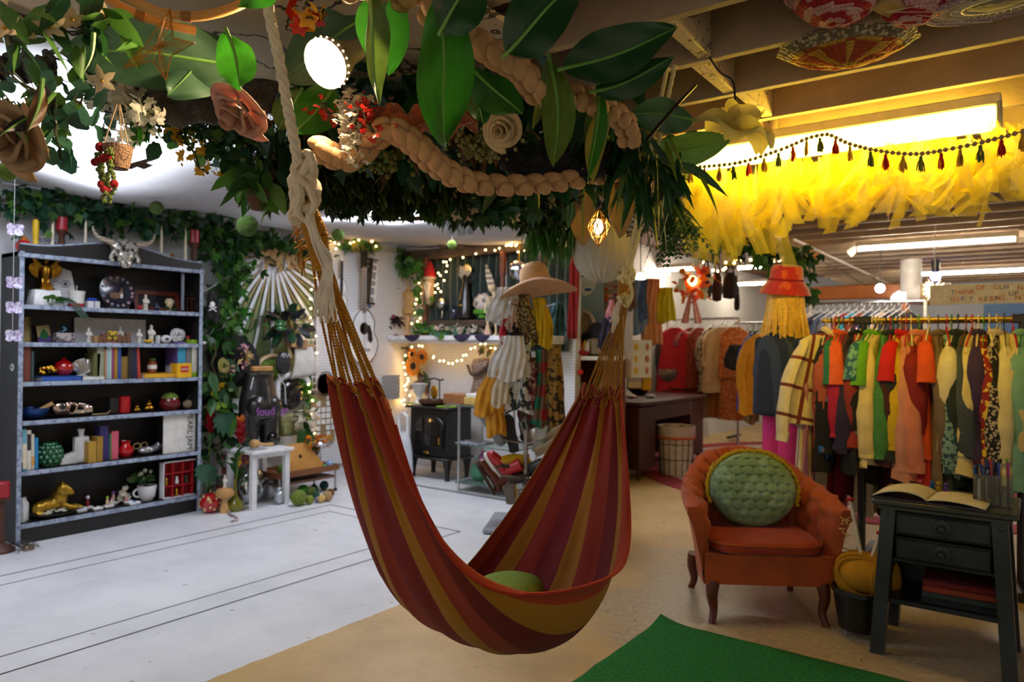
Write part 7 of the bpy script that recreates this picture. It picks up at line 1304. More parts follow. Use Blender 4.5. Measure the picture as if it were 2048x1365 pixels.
t=thing('clothes_tree','standing pole clothes tree covered in scarves with shoes around its foot','coat stand',tb);b=MB();b.tube([(0,0,.04),(0,0,1.83)],.017,10);b.build('pole',cm('9a9a98',metal=.7,rough=.35),t);b=MB();b.box((0,0,.022),(.55,.55,.035),b=.01,R=.5);b.build('base_plate',cm('8a8e98',rough=.5),t)
for z,n,l in((1.62,4,.24),(.62,5,.20),(.36,5,.2)):
 for i in range(n):a=2*pi*i/n+z;b=MB();b.tube([(0,0,z),(cos(a)*l,sin(a)*l,z+.04)],.006,6);b.build('arm',m_steel,t)
c=at_d(1072,572,5.4);t=thing('straw_hat','wide floppy tan straw hat on top of the clothes tree','hat',c);R=Mx.Rotation(.30,3,CR@Z_)if False else Mx.Rotation(-.22,3,'Y');b=MB()
b.lathe([(.285,-.05),(.23,-.015),(.16,.015),(.115,.02),(.11,.06),(.10,.13),(.06,.17),(.0,.165)],36,f=lambda a,k:1+.05*sin(3*a+1)*(1-k)+.03*sin(5*a)*(1-k),R=R);b.v=[p+V((0,0,-.05*sin(2*math.atan2(p.y,p.x)+.5)*(p.xy.length/.33)**2))for p in b.v];b.build('hat',mat('straw','c69a6c',rough=.8,bump=.6,bsc=150,var=.1),t,thick=.006);b=MB();b.tube([R@V((.114*cos(a),.114*sin(a),.03))for a in[2*pi*i/24 for i in range(24)]],.008,6,closed=True );b.build('hat_band',cm('b0845a'),t)
for a in(('sheer white scarf hanging from the clothes tree under the hat brim',(1010,575),(1004,648),38,'d8d6d2',1,4),('second white scarf tail beside the pink-beige one on the clothes tree',(1030,575),(1012,632),26,'cfccc8',5,3),('pink-beige scarf on the clothes tree below the white one',(1026,600),(1024,660),18,'c8a898',2,3),('narrow red cloth hanging beside the white scarf',(1011,638),(1006,690),9,'b01028',3,2),('black scarf tail hanging between red cloth and leopard scarf',(1030,645),(1032,680),14,'18141a',3,2)):drape(a[0],a[1],a[2],a[3]*1.3,cloth(a[4],tl=.2),5.34,a[5],a[6])
drape('leopard print knit scarf hanging under the straw hat',(1048,590),(1056,690),34,cloth('a8905a',c2='3a2c18',pat='cells',ps=55),5.36,4,4);drape('bright yellow fringed scarf hanging under the straw hat',(1078,596),(1084,694),36,cloth('c9a80c',tl=.15),5.38,6,5);drape('teal plaid scarf hanging behind the yellow scarf',(1112,606),(1116,668),30,cloth('1f4c54',c2='12303a',pat='plaid',ps=60),5.9,2,4)
for a in(('white crumpled shirt on the clothes tree above the sleeves',(1022,672),(1014,760),40,'d4d0c8',None ,1,5),('cream long sleeve hanging down the clothes tree',(1014,690),(998,812),22,'ccbfa4',None ,2,3),('ochre yellow shirt sleeve spreading low on the clothes tree',(1000,735),(975,830),34,'c88a1c',None ,3,4),('second ochre shirt fold tied around the tree above the boots',(992,790),(990,872),22,'c4861a',None ,4,3),('black and white tie-dye shirt on the clothes tree',(1045,690),(1036,825),34,'c8cac8',('2a3238','blotch',16),5,4),('dark red patterned scarf on the clothes tree beside the tie-dye shirt',(1062,715),(1060,815),16,'5a1620',('a8907a','blotch',30),6,3),('emerald green plaid scarf on the clothes tree',(1080,700),(1080,852),20,'0f6a50',('8a1a20','plaid',36),7,3),('gold and brown animal print scarf on the clothes tree',(1102,690),(1108,850),28,'8a6a2c',('2a1c10','blotch',24),8,4),('dark green fringed scarf hanging low behind the red patterned one',(1056,800),(1064,855),26,'1c3a2a',('5a1a20','plaid',40),9,4)):
 p=a[5];drape(a[0],a[1],a[2],a[3]*1.5,cloth(a[4],**(dict(c2=p[0],pat=p[1],ps=p[2])if p else{})),5.28+.016*a[6],a[6],a[7])
def shoe(label,px,py,d,toe,sole,col,sc='3a3836',L=.28,shaft=0,lace=None ):
 T=V(toe).normalized();S=V(sole);S=(S-T*S.dot(T)).normalized();X=T.cross(S);M=Mx((T,X,S*-1)).transposed().to_4x4();M.translation=V((0,0,0));t=thing('shoe' if not shaft else 'boot',label,'shoe',at_d(px,py,d));out=[(-.5,0),(-.47,-.13),(-.2,-.13),(.15,-.18),(.38,-.16),(.5,-.05),(.49,.06),(.36,.15),(.1,.14),(-.2,.12),(-.47,.12)]
 b=MB();b.T=M@Mx.Rotation(pi/2,4,'X').inverted()if False else M;n=len(out);q=[(x*L,y*L)for x,y in out]
 for k in range(3):
  pass
 vs=[V((x,y,0))for x,y in q]+[V((x,y,.024))for x,y in q];b.add(vs,[tuple(range(n))[::-1],tuple(range(n,2*n))]+[(i,(i+1)%n,(i+1)%n+n,i+n)for i in range(n)]);b.build('sole',cm(sc,rough=.7),t,ang=60)
 b=MB();b.T=M;b.tube([(-.46*L,0,.05),(-.3*L,0,.075),(0,0,.072),(.25*L,-.01*L,.052),(.42*L,-.005*L,.042),(.48*L,0,.035)],[.030,.042,.040,.042,.034,.010],12,fl=1)
 if shaft:b.tube([(-.26*L,0,.06),(-.28*L,0,.06+shaft*.5),(-.30*L,0,.06+shaft)],[.045,.046,.05],12)
 else :b.tube([(-.3*L,0,.08),(-.28*L,0,.115)],[.04,.044],12)
 b.build('upper',cm(col,rough=.35),t)
 if lace:b=MB();b.T=M;[b.tube([(x*L,-.03,.10-.1*x),(x*L+.01,.03,.10-.1*x)],.004,4)for x in(-.1,0,.1,.2)];b.build('laces',cm(lace),t)
CX,CY,CZ=CR@X_,CR@Y_,CR@Z_
for a in(('black sneaker sole up on the tree, first beside the glass stand',(983,862),(.55,-.8,.1),(-.6,-.3,.7),'1c1c20','6a6a66'),('dark plum boot hanging on the tree behind the ochre fold',(1022,868),(-.2,1,.1),(.0,.1,1),'2a2028','1c1a20',.30),('shoe with a pale grey sole showing on the tree pole',(1055,866),(-.2,.9,.2),(.2,.1,1),'3a2a2a','8a8880',.22),('shoe with a long light grey sole facing out on the tree',(1080,872),(.25,1,.2),(-.2,.1,1),'4a4440','a0a29c',.28),('cream boot on the tree beside the far hammock cloth',(1112,868),(.8,.55,.1),(.3,-.5,.8),'b8a888','a89c80',.28),('cream boot lower on the tree beside the far hammock cloth',(1106,892),(.85,.45,.1),(.2,-.6,.8),'b0a080','a89c80',.3),('white and red sneaker at the tree foot above the brown boot',(985,935),(-.5,.8,.3),(-.7,-.4,-.2),'b01c24','d8d4cc',.26),('brown leather boot hanging heel down at the tree foot',(968,958),(-.5,.9,.2),(-.9,-.45,.1),'5a2410','3a2418',.30),('yellow and black patent shoe at the tree foot',(1026,938),(-1,.15,.3),(.1,-1,.1),'b8900c','2a2418',.27),('yellow shoe with its grey sole facing out at the tree foot',(1018,978),(-.1,1,.2),(-.25,.0,1),'a8880c','6a6258',.26),('dark green and red shoe at the tree foot beside the hammock cloth',(1090,945),(.7,.4,.2),(.2,-.9,.1),'2a3430','3a2a26',.26),('dark brown boot hanging low on the far side of the tree pole',(1075,968),(.2,-.9,.1),(.8,-.2,.1),'33241c','1c1814',.26)):
 L=a[6]if len(a)>6 else .28;shoe(a[0],*a[1],5.42,CX*a[2][0]+CY*a[2][1]+CZ*a[2][2],CX*a[3][0]+CY*a[3][1]+CZ*a[3][2],a[4],a[5],L,.14 if 'boot' in a[0]else 0,'d8d4cc' if 'sneaker' in a[0]else None )
YD=6.42;xa,xb=at_y(1150,650,YD).x,at_y(1262,650,YD).x;zc=at_y(1150,712,6.1).z
b=MB();b.box(((xa+xb)/2,YD+.03,1.75),(xb-xa,.03,1.4));tag(b.build('display_board',cm('b8aea6')),'pale display board hung with necklaces beyond the stove wall','board')
x0=at_y(1090,712,6.05).x;x1=at_y(1218,712,6.05).x;t=thing('accessory_counter','wooden display cabinet with a white top for hats and trinkets','cabinet',((x0+x1)/2,6.2,0));w=x1-x0;b=MB();b.box((0,0,zc-.02),(w,.40,.04),b=.005);b.build('worktop',cm('d0c8b8',rough=.4),t);b=MB();b.box((0,.18,zc/2),(w,.03,zc-.05));b.box((-w/2+.02,0,zc/2),(.03,.38,zc-.05));b.box((w/2-.02,0,zc/2),(.03,.38,zc-.05));b.build('carcass',mat('warm_brown_wood','6a3a1c',rough=.5,var=.2),t)
for z in(.15,.6,.88):b=MB();b.box((0,-.01,z),(w-.06,.34,.022));b.build('shelf',mat('warm_brown_wood','6a3a1c'),t)
q=random.Random(12);ci=0
for z in(.891,.611):
 for i in range(5):
  r=q.uniform(.025,.045);h=q.uniform(.07,.16);col=['c8b48a','a83a1c','8a8a80','b8742c','c8c0ac','7a2a1c','5a6a5a','d0a060','9a9aa4','a85a3a'][ci];shp=('round-bellied','tall','footed','squat','slim')[i];ci+=1
  pr={0:[(0,0),(r*.6,0),(r,h*.4),(r*.5,h*.8),(r*.6,h),(0,h)],1:[(0,0),(r*.7,0),(r*.6,h*1.1),(0,h*1.15)],2:[(0,0),(r,0),(r*.25,h*.3),(r,h*.6),(r*.8,h),(0,h)],3:[(0,0),(r*1.1,0),(r*1.2,h*.4),(0,h*.5)],4:[(0,0),(r*.5,0),(r*.35,h*.7),(r*.55,h*1.2),(0,h*1.2)]}[i]
  b=MB();b.lathe(pr,12);tag(b.build('trinket',cm(col,rough=.25,coat=.3),loc=(x0+w*(.22+.16*i),6.10,z)),f'{shp} '+('little ornament on the upper shelf inside the wooden display cabinet' if z>.8 else 'ornament on the middle shelf inside the wooden display cabinet'),'ornament')
b=MB();b.ball((0,0,0),.028,10,8);b.tube([(0,0,.02),(0,0,.28)],.002,4);tag(b.build('red_pompom',cloth('b81418'),loc=at_y(1161,745,5.95)),'small red pompom dangling in front of the wooden display cabinet','pompom')
def on_c(px,y=6.12):return V((at_y(px,710,y).x,y,zc+.001))
b=MB();b.ball((0,0,.055),(.16,.12,.055),18,10,f=lambda d:1+.1*d.x);b.ball((.06,0,.085),(.13,.10,.05),16,9);o=tag(organic(b,'beret',cloth('2c5098'),.01,None ,on_c(1138)),'blue beret lying on the white counter top','hat')
b=MB();b.ball((0,0,.03),(.16,.07,.03),14,8,f=lambda d:1+.15*noise.noise(d*5));tag(b.build('red_cloth',cloth('8a0c18'),loc=on_c(1150,6.02)),'dark red folded cloth in front of the blue beret','cloth')
c=on_c(1172,6.2)+Z_*.30;t=thing('hat_box_lid','pale striped round hat seen brim-on behind the beret','hat',c);b=MB()
for r,yy in((.11,0),(.10,.03),(.085,.06)):b.tube([(r*cos(a),yy-.05,r*1.2*sin(a))for a in[2*pi*i/28 for i in range(28)]],.018,7,closed=True )
b.build('brim_rings',cm('b8a8a8',rough=.6),t);b=MB();b.lathe([(.10,0),(.08,.06),(0,.07)],24,R=Mx.Rotation(-pi/2,3,'X'),c=(0,-.03,0));b.build('crown',cm('8a7a72'),t)
b=MB();b.tube([(0,0,-.29),(0,0,-.1)],.012,8);b.lathe([(0,-.3),(.07,-.3),(.07,-.285),(0,-.28)],16);b.build('stand',m_blk,t)
bunch('feather_boa','fluffy cream feather hat behind the blue beret',on_c(1142,6.25)+Z_*.26,120,.15,.07,[LM['wh'],leafmat('ecru','cbb894',tl=.35)],11,'hat',sq=(.8,.6,1.4))
for px,col,lab in((1160,'b01040','magenta ribbon standing on the counter behind the red cloth'),(1166,'d0b810','yellow ribbon standing on the counter beside the magenta one'),(1172,'d8d4d8','white ribbon bow on the counter beside the yellow ribbon')):b=MB();b.leaf((0,0,0),(.15,0,1),-Y_,.16,.05,0,.2,0,None ,5);tag(b.build('ribbon',cm(col,rough=.5),loc=on_c(px,6.05),thick=.006),lab,'ribbon')
c=on_c(1190,6.15);t=thing('projector','small black and cream vintage reel projector on the counter','projector',c);b=MB();b.box((0,0,.09),(.10,.14,.16),b=.015);b.build('housing',cm('a89878',rough=.4),t)
for x,z in((-.07,.15),(.04,.25)):b=MB();b.lathe([(0,-.02),(.075,-.02),(.075,.02),(0,.02)],20,R=Mx.Rotation(pi/2,3,'X'),c=(x,-.04,z));b.build('reel',m_blk,t)
b=MB();b.lathe([(0,0),(.10,0),(.10,.012),(0,.012)],4);b.build('base_plate',m_blk,t)
c=at_y(1172,590,6.30);t=thing('face_poster','tall poster of a pale blue face with blue lips above the counter','poster',c);b=MB();b.box((0,0,-.05),(.40,.012,.85));b.build('sheet',cm('8fabd0'),t);b=MB();b.ball((.0,-.008,.17),(.13,.004,.18),18,12);b.build('face',cm('dbe4f2',rough=.5),t);b=MB();b.ball((.03,-.012,.05),(.045,.003,.014),12,6);b.build('lips',cm('1c4ab0'),t);b=MB()
for x in(-.05,.07):b.ball((x,-.012,.19),(.034,.003,.012),10,6);b.tube([(x-.04,-.012,.225),(x,-.012,.24),(x+.04,-.012,.225)],.006,5)
b.build('eyes_and_brows',cm('2a3a54'),t)
def necklace(label,px,py0,py1,wpx,col,r=.015,y=6.36,pend=None ):
 a=at_y(px,py0,y);k=proj(a)[2]/1450;w=wpx*k;h=(py1-py0)*k;b=MB();n=int(2*h/(r*2.1))
 for i in range(n):
  u=2*i/(n-1)-1;b.ball((u*w/2*(1 if abs(u)>.15 else abs(u)/.15),0,-h*(1-abs(u)**3)),r,6,5)
 if pend:b.prism([(-.045,0),(0,.05),(.045,0),(0,-.05)],.015,Mx.Translation((0,-.01,-h-.04)))
 tag(b.build('necklace',cm(col,rough=.2,coat=.4),loc=a),label,'necklace')
for px,a0,a1,w,col,lab in((1187,556,640,5,'4a1c18','dark brown bead necklace nearest the face poster'),(1195,558,590,9,'c8b4b0','short pearl necklace on the display board'),(1203,556,648,7,'8a1a3a','ruby bead necklace on the display board'),(1213,560,600,6,'d0641c','short orange bead necklace on the display board'),(1221,558,640,6,'c0a0a8','pale pink bead strand on the display board'),(1231,556,630,7,'a03048','rose bead necklace beside the rope tassel')):necklace(lab,px,a0,a1,w,col)
necklace('gold pendant necklace with a diamond plaque on the display board',1199,570,596,5,'b8902c',.007,6.35,True )
for p0,p1,w,col,lab in(((1220,600),(1220,640),12,'c88a98','pink cloth hanging under the pale pink beads'),((1219,634),(1222,700),30,'1c1f4a','navy garment hanging below the pink cloth'),((1207,640),(1206,700),14,'2a2436','dark purple cloth below the ruby beads')):drape(lab,p0,p1,w,cloth(col),6.75,1,3,'cloth','cloth')
for p0,p1,w,col,pp,lab in(((1276,560),(1278,668),46,'6a86ac',None ,'light blue denim skirt hanging at the shop wall'),((1288,560),(1286,640),16,'3a4a6a',None ,'dark denim piece beside the light blue skirt'),((1306,558),(1303,692),36,'b8805c',None ,'peach knitted dress hanging at the shop wall'),((1332,576),(1330,645),36,'b0ac14',None ,'chartreuse top hanging behind the white rail'),((1264,540),(1262,620),16,'6a4a3a',None ,'brown fringed cloth behind the far rope'),((1252,545),(1250,610),14,'2a3450',None ,'navy cloth behind the far rope knot')):drape(lab,p0,p1,w,cloth(col),7.6 if w>20 else 7.0,3,4,'cloth','garment')
c=at_d(1272,718,7.3);b=MB();b.box((0,0,0),(.34,.012,.38))
for i in range(9):b.ball((-.12+.12*(i%3),-.008,-.12+.12*(i//3)),(.02+.006*(i%2),.003,.038),8,6,1+i%3)
p=tag(b.build('drawing_sheet',[cm('ccd0d2'),cm('3a5a9a'),cm('c8a83a'),cm('a86a5a')],loc=c,rz=.9),'white sheet with small blue and yellow drawings below the denim skirt','poster')
for px,py,w,h,col,lab in((1236,762,24,44,'4a8a6a','green and tan gift bag behind the desk'),(1268,752,28,50,'c8b4a0','cream bag with a macrame flap behind the desk'),(1292,756,18,50,'c89a18','mustard yellow bag behind the desk')):c=at_d(px,py,7.5);k=7.5/1450;b=MB();b.box((0,0,0),(w*k,.10,h*k),b=.01,R=.6);b.tube([(-.05,0,h*k*.5),(0,0,h*k*.5+.08),(.05,0,h*k*.5)],.006,5);tag(b.build('gift_bag',cloth(col),loc=c),lab,'bag')
dx1=G(1280,965).x;dy0=G(1280,965).y;t=thing('desk','dark brown wooden desk with a kneehole in the shop aisle','desk',(dx1-.33,dy0+.85,0));m_desk=mat('dark_desk_wood','3c1c14',rough=.4,var=.3,sc=8);zt=at_x(1268,808,dx1).z;b=MB();b.box((0,0,zt-.018),(.72,1.78,.036),b=.006);b.build('desktop',m_desk,t)
for s in(-1,1):b=MB();b.box((0,s*.66,(zt+.10)/2-.02),(.64,.38,zt-.16),b=.006);b.build('pedestal',m_desk,t)
b=MB();b.box((.30,0,zt-.12),(.03,.96,.17));b.build('drawer_rail',m_desk,t);b=MB();b.box((-.28,0,zt*.55),(.02,.96,zt*.7));b.build('modesty_panel',m_desk,t)
for sx in(-1,1):
 for sy in(-1,1):b=MB();b.lathe([(.012,0),(.028,.11)],8,c=(sx*.28,sy*.78,0));b.build('leg',m_desk,t)
def on_d(px,py):p=at_z(px,py,zt+.001);return p
c=on_d(1337,782);t=thing('goblet','large clear glass goblet with gold fruit standing on the desk','goblet',c);b=MB();b.lathe([(0,0),(.085,0),(.08,.008),(.02,.02),(.016,.08),(.03,.11),(.10,.16),(.13,.22),(.125,.28),(.12,.28),(.12,.22),(.09,.17),(0,.13)],24);b.build('glass',mat('clear_glass','e4ece8'),t);b=MB();q=random.Random(2)
for i in range(8):b.ball((q.uniform(-.06,.06),q.uniform(-.06,.06),.20+q.uniform(0,.06)),.034,8,6)
b.build('gold_fruit',cm('a8822a',metal=.4,rough=.3),t)
b=MB();b.lathe([(0,0),(.10,0),(.22,.03),(.225,.04),(.10,.014),(0,.012)],28);tag(b.build('wooden_platter',mat('dark_turned_wood','4a2a1c'),loc=on_d(1368,782)),'round dark wooden platter on the desk beside the goblet','platter')
b=MB();b.lathe([(0,0),(.06,0),(.15,.07),(.155,.08),(.14,.075),(.05,.015),(0,.015)],24);tag(b.build('black_bowl',cm('1c1a18',rough=.35),loc=on_d(1278,790)),'black bowl on the near end of the desk','bowl')
for px,col,lab in((1278,'5a9a1c','green felt flower in the black bowl'),(1290,'a81418','red felt flower beside the green one at the bowl')):b=MB();b.ball((0,0,.10),(.05,.05,.035),10,8,f=lambda d:1+.2*noise.noise(d*4));tag(b.build('felt_flower',cm(col,rough=.9),loc=on_d(px,788)),lab,'flower')
for px,col,lab in((1262,'b89a90','pale pink stone dish at the desk corner'),(1300,'8a8a90','silver trinket pile beside the black bowl')):b=MB();b.ball((0,0,.02),(.06,.05,.022),10,6,f=lambda d:1+.2*noise.noise(d*6));tag(b.build('small_dish',cm(col,rough=.3),loc=on_d(px,797)),lab,'dish')
c=G(1343,948);c.x+=.05;t=thing('wire_basket','black wire basket lined with a white cloth beside the desk','basket',c);r=35*proj(c)[2]/1450;h=.50;b=MB()
for i in range(16):a=2*pi*i/16;b.tube([(r*.9*cos(a),r*.9*sin(a),0),(r*1.02*cos(a),r*1.02*sin(a),h)],.004,5)
for z in(.005,.17,.33,h):b.tube([(r*(.9+.12*z/h)*cos(a),r*(.9+.12*z/h)*sin(a),z)for a in[2*pi*i/28 for i in range(28)]],.004,5,closed=True )
b.build('wire_cage',m_blk,t);b=MB();b.lathe([(0,.006),(r*.86,.006),(r*.95,.25),(r*1.0,h),(r*1.08,h+.02),(r*1.06,h-.08),(r*1.03,h-.09)],28,f=lambda a,k:1+.025*sin(a*7+k*4));b.build('cloth_liner',cloth('c4b8ac'),t);b=MB();b.tube([(r*1.05*cos(a),r*1.05*sin(a),h-.10)for a in[2*pi*i/28 for i in range(28)]],.010,6,closed=True ,fl=1.4);b.build('orange_ribbon',cm('c85a30'),t)
c=V((-1.45,8.7,0));t=thing('round_rug','round rug in dark pink rings lying between desk and armchair','rug',(c.x,c.y,0));
for r0,r1,col,h,nm in((0,1.95,'8a2a3a',.010,'inner_circle'),(1.95,2.28,'b8a09a',.009,'pale_ring'),(2.28,2.55,'9a3040',.010,'outer_ring')):b=MB();b.lathe([(r0,.001),(r1,.001),(r1,h),(r0,h)],56);b.f=[f for f in b.f if len(f)==4];b.mi=b.mi[:len(b.f)];b.build(nm,cloth(col,bump=.8,bsc=60),t)
def rack(label,a,c,z,legs=True ,name='clothes_rail',cross=False ):
 t=thing(name,label,'clothes rail',((a[0]+c[0])/2,(a[1]+c[1])/2,0));O=V(t.location);A3,C3=V((a[0],a[1],z))-O,V((c[0],c[1],z))-O;b=MB();b.tube([A3,C3],.016,8);b.build('rail',m_steel,t)
 if legs:
  for p in(A3,C3):b=MB();b.tube([p,V((p.x,p.y,.06))],.016,8);b.build('upright',cm('d0ccc4',rough=.4),t);b=MB();b.box((p.x,p.y,.05),(.06,.5,.03),b=.006);b.build('foot',m_blk,t)
 return t
def gx(px,y):return at_y(px,640,y).x
Y1=8.9;ra,rc=gx(1335,Y1),gx(1478,Y1);rack('white clothes rail with the red dress behind the desk',(ra,Y1),(rc,Y1),1.72)
GW=dict(grp='clothes on the rail behind the desk',hang='d0c8c0')
for px,dy,rz,col,pp,L,W,sl,fl,nm,lab in((1350,-.12,.25,'a80c1c',('c83a3a','dots',60),.95,.38,0,1.35,'dress','bright red sleeveless dress facing out behind the goblet'),(1338,.05,1.4,'3a2a34',None ,1.0,.4,.5,1.2,'dress','black flowered dress beside the red dress'),(1383,0,.9,'5a1420',('9a3a40','blotch',30),.98,.36,.2,1.2,'dress','wine red patterned dress beside the red dress'),(1398,.04,1.1,'7a2a1c',('b8602c','dots',50),.95,.38,0,1.2,'dress','rust spotted dress behind the wine red one'),(1424,-.05,1.2,'8a7860',('4a3a2c','blotch',24),.8,.40,.45,1.1,'blouse','grey-brown print blouse next to the beige blouse'),(1444,-.15,.35,'b89a72',None ,.80,.42,.40,1.15,'blouse','beige ruffled blouse facing out on the rail'),(1452,.05,1.1,'a8621c',None ,1.1,.4,.5,1.1,'coat','rust orange coat behind the beige blouse'),(1440,.12,.5,'a88a6a',None ,1.25,.40,0,1.2,'skirt','long tan skirt hanging under the beige blouse'),(1470,-.18,.4,'a8581c',('d8b080','dots',42),.62,.36,0,1.15,'top','orange floral strappy top at the rail end'),(1474,-.14,.45,'a8581c',('d8b080','dots',42),1.22,.36,0,1.3,'skirt','orange floral skirt with a black waist at the rail end')):
 garment(lab,(gx(px,Y1+dy),Y1+dy,1.72 if nm!='skirt' else 1.52),rz,cloth(col,**(dict(c2=pp[0],pat=pp[1],ps=pp[2])if pp else{})),L if nm!='skirt' else L-.3,W,sl,fl,.07,nm,nm,seed=px,**GW)
drape('black wide belt cloth between the orange top and skirt',(1470,690),(1470,738),34,cloth('101012'),8.5,2,3,'belt','belt')
for px,py,w,h,col,lab in((1412,565,26,60,'1c1614','black fringed bag hanging from the shop ceiling'),(1434,570,22,62,'3a1c14','dark brown tasselled bag hanging beside the black one'),(1460,568,34,56,'241e20','dark plum shoulder bag hanging below the fairy lights'),(1474,600,12,40,'2a1a14','narrow brown pouch hanging beside the plum bag')):
 c=at_d(px,py,7.6);k=7.6/1450;b=MB();b.lathe([(0,-h*k*.55),(w*k*.42,-h*k*.5),(w*k*.5,-h*k*.2),(w*k*.4,h*k*.25),(w*k*.2,h*k*.4),(0,h*k*.4)],16,f=lambda a,q:1-.35*abs(sin(a)));b.tube(cr([(-w*k*.25,0,h*k*.35),(0,0,h*k*.8),(w*k*.25,0,h*k*.35)],5),.010,6);b.tube([(0,0,h*k*.75),(0,0,2.6-c.z)],.004,4);tag(b.build('handbag',cm(col,rough=.7,var=.2),loc=c),lab,'bag')
c=at_d(1384,566,7.2);t=thing('flower_chandelier','glowing orange and pink flower cluster with long pink tassels','hanging decoration',c);q=random.Random(4);b=MB()
for i in range(70):p=V((q.gauss(0,.09),q.gauss(0,.08),q.gauss(0,.08)));b.leaf(p,R3(q),R3(q),.09,.07,q.randrange(3),.2,.1,ROUND,3)
b.build('blossoms',[leafmat('orange','d8741a'),leafmat('coral','d85a3a',tl=.4),leafmat('mint','b8d0b8',tl=.4)],t);b=MB();b.ball((0,0,.02),.05,10,8);b.build('lamp',glow('chandelier_bulb','ffb060',10),t);b=MB()
for i in range(14):a=q.uniform(0,6.28);b.tube([(0,0,-.06),(cos(a)*.03,sin(a)*.03,-.18),(cos(a)*.09,sin(a)*.06,-.40)],[.012,.014,.02],5)
b.build('tassels',leafmat('salmon','d88a78'),t);b=MB();b.tube([(0,0,.05),(0,0,2.6-c.z)],.004,4);b.build('cord',m_wht,t)
FW=[(1480,'5a4a44'),(1492,'8a8a92'),(1504,'2a2a30'),(1514,'3a3c44'),(1524,'b8a890'),(1532,'c8b89c'),(1540,'1c3ac0'),(1552,'c8bc8a'),(1562,'d0c870')]
Y2=10.6;rack('far clothes rail seen between the orange dress and the mannequin',(gx(1470,Y2),Y2),(gx(1640,Y2),Y2),1.72)
nm={'5a4a44':'brown','8a8a92':'pale grey','2a2a30':'black','3a3c44':'charcoal','b8a890':'oatmeal','c8b89c':'cream','1c3ac0':'royal blue','c8bc8a':'straw-coloured','d0c870':'pale yellow'}
for i,(px,col)in enumerate(FW):garment(f'{nm[col]} long garment hanging on the far rail beside the mannequin',(gx(px,Y2),Y2,1.72),1.35,cloth(col),1.05,.42,.5,1.1,.05,'coat','coat',seed=i,grp='clothes on the far rail',hang='d8d4cc')
Y3=8.6;rack('back clothes rail behind the front rail',(gx(1620,Y3),Y3),(gx(1850,Y3),Y3),1.86)
for i,(px,col,n2)in enumerate(((1628,'c8b49a','cream'),(1640,'2c3450','navy'),(1655,'4a5878','denim blue'),(1668,'6a7088','slate blue'),(1682,'a8a0a0','pale grey'),(1696,'8a2040','crimson'),(1712,'1c8aa8','turquoise'),(1726,'7a3a2c','rust'),(1742,'24365a','dark denim'),(1758,'2c3c66','indigo'),(1772,'b0968a','dusty pink'),(1786,'14182a','midnight'),(1800,'1a1c22','black'),(1816,'2a2a30','charcoal'))):garment(f'{n2} jacket hanging on the back rail behind the front rail',(gx(px,Y3),Y3,1.86),.9+.05*(i%5),cloth(col),.7,.46,.5,1.1,.06,'jacket','jacket',seed=i,grp='jackets on the back rail',hang='d8d8dc')
for i,(px,d,col,lab)in enumerate(((1520,7.1,'d8920c','marigold yellow jacket hanging behind the mannequin'),(1526,7.4,'b01c3a','red and blue print blouse behind the marigold jacket'),(1506,7.4,'2a4ab8','bright blue sweater hem behind the marigold jacket'))):garment(lab,at_d(px,676,d)+Z_*.15,1.0+.2*i,cloth(col)if i!=1 else cloth(col,c2='2a3aa0',pat='blotch',ps=18),.78,.40,.55,1.1,.06,'jacket','jacket',seed=i,hang='2a2a2a')
drape('tan trousers hanging behind the mannequin legs',(1506,800),(1504,846),26,cloth('8a6a40'),7.2,2,3,'trousers','trousers')
c=at_d(1570,700,5.15);c=V((c.x,c.y,0));MR=.9;t=thing('clothed_mannequin','mannequin in dark denim jacket and hot pink trousers with a long blonde wig','mannequin',c,MR);b=MB()
b.tube([(0,0,1.30),(0,0,1.50)],.05,12);b.ball((.0,0,1.58),(.085,.10,.12),14,10);b.lathe([(0,.85),(.10,.86),(.13,.9),(.14,1.05),(.17,1.25),(.12,1.36),(.05,1.40),(0,1.40)],18,f=lambda a,k:1-.25*abs(cos(a)));organic(b,'body_form',cm('b89a84',rough=.5),.012,t)
b=MB();dn=cloth('172233',c2='2c3848',pat='bandx',ps=110);b.grid(32,16,lambda u,v:(lambda a:(interp([(0,.07),(.12,.15),(.3,.17),(1,.19)],v)*cos(a),interp([(0,.10),(.10,.20),(.2,.235),(1,.24)],v)*sin(a)*(1+.03*sin(5*a+4*v)),1.43-.60*v-.06*abs(sin(a))*(1-v)))(2*pi*u),cu=True );b.build('denim_jacket',dn,t,thick=.008)
for s in(-1,1):b=MB();b.tube(cr([(0,s*.19,1.33),(.02,s*.26,1.10),(.06,s*.27,.92),(.10,s*.25,.74)],5),lambda k:lerp(.085,.06,k)*(1+.05*sin(k*22)),12);b.build('jacket_sleeve',dn,t)
b=MB();b.tube([(.09*cos(a),.11*sin(a),1.435+.025*cos(a))for a in[2*pi*i/20 for i in range(20)]],.03,7,closed=True );b.build('jacket_collar',dn,t);b=MB()
for z in(1.2,1.05,.92):b.ball((.18,.02,z),.010,7,5)
b.build('jacket_buttons',m_brass,t);b=MB()
for s in(-1,1):b.tube([(0,s*.08,.84),(0,s*.09,.45),(0,s*.10,.10)],[.10,.095,.10],14)
b.build('pink_trousers',cloth('d0307a'),t)
for s in(-1,1):b=MB();b.tube([(0,s*.1,.10),(0,s*.1,.0)],.04,10);b.build('lower_leg',cm('b89a84'),t)
b=MB();q=random.Random(6)
for i in range(150):
 a=q.uniform(-2.6,2.6)+pi;p=V((.092*cos(a),.105*sin(a),1.66));L=q.uniform(.28,.64);b.tube(cr([(p.x*.6,p.y*.6,1.70),p,V((p.x*1.2,p.y*1.25,1.55)),V((p.x*1.35+q.uniform(-.03,.03),p.y*1.45+q.uniform(-.03,.03),1.66-L)),],4),[.012]*8+[.01,.009,.007,.005,.003],5)
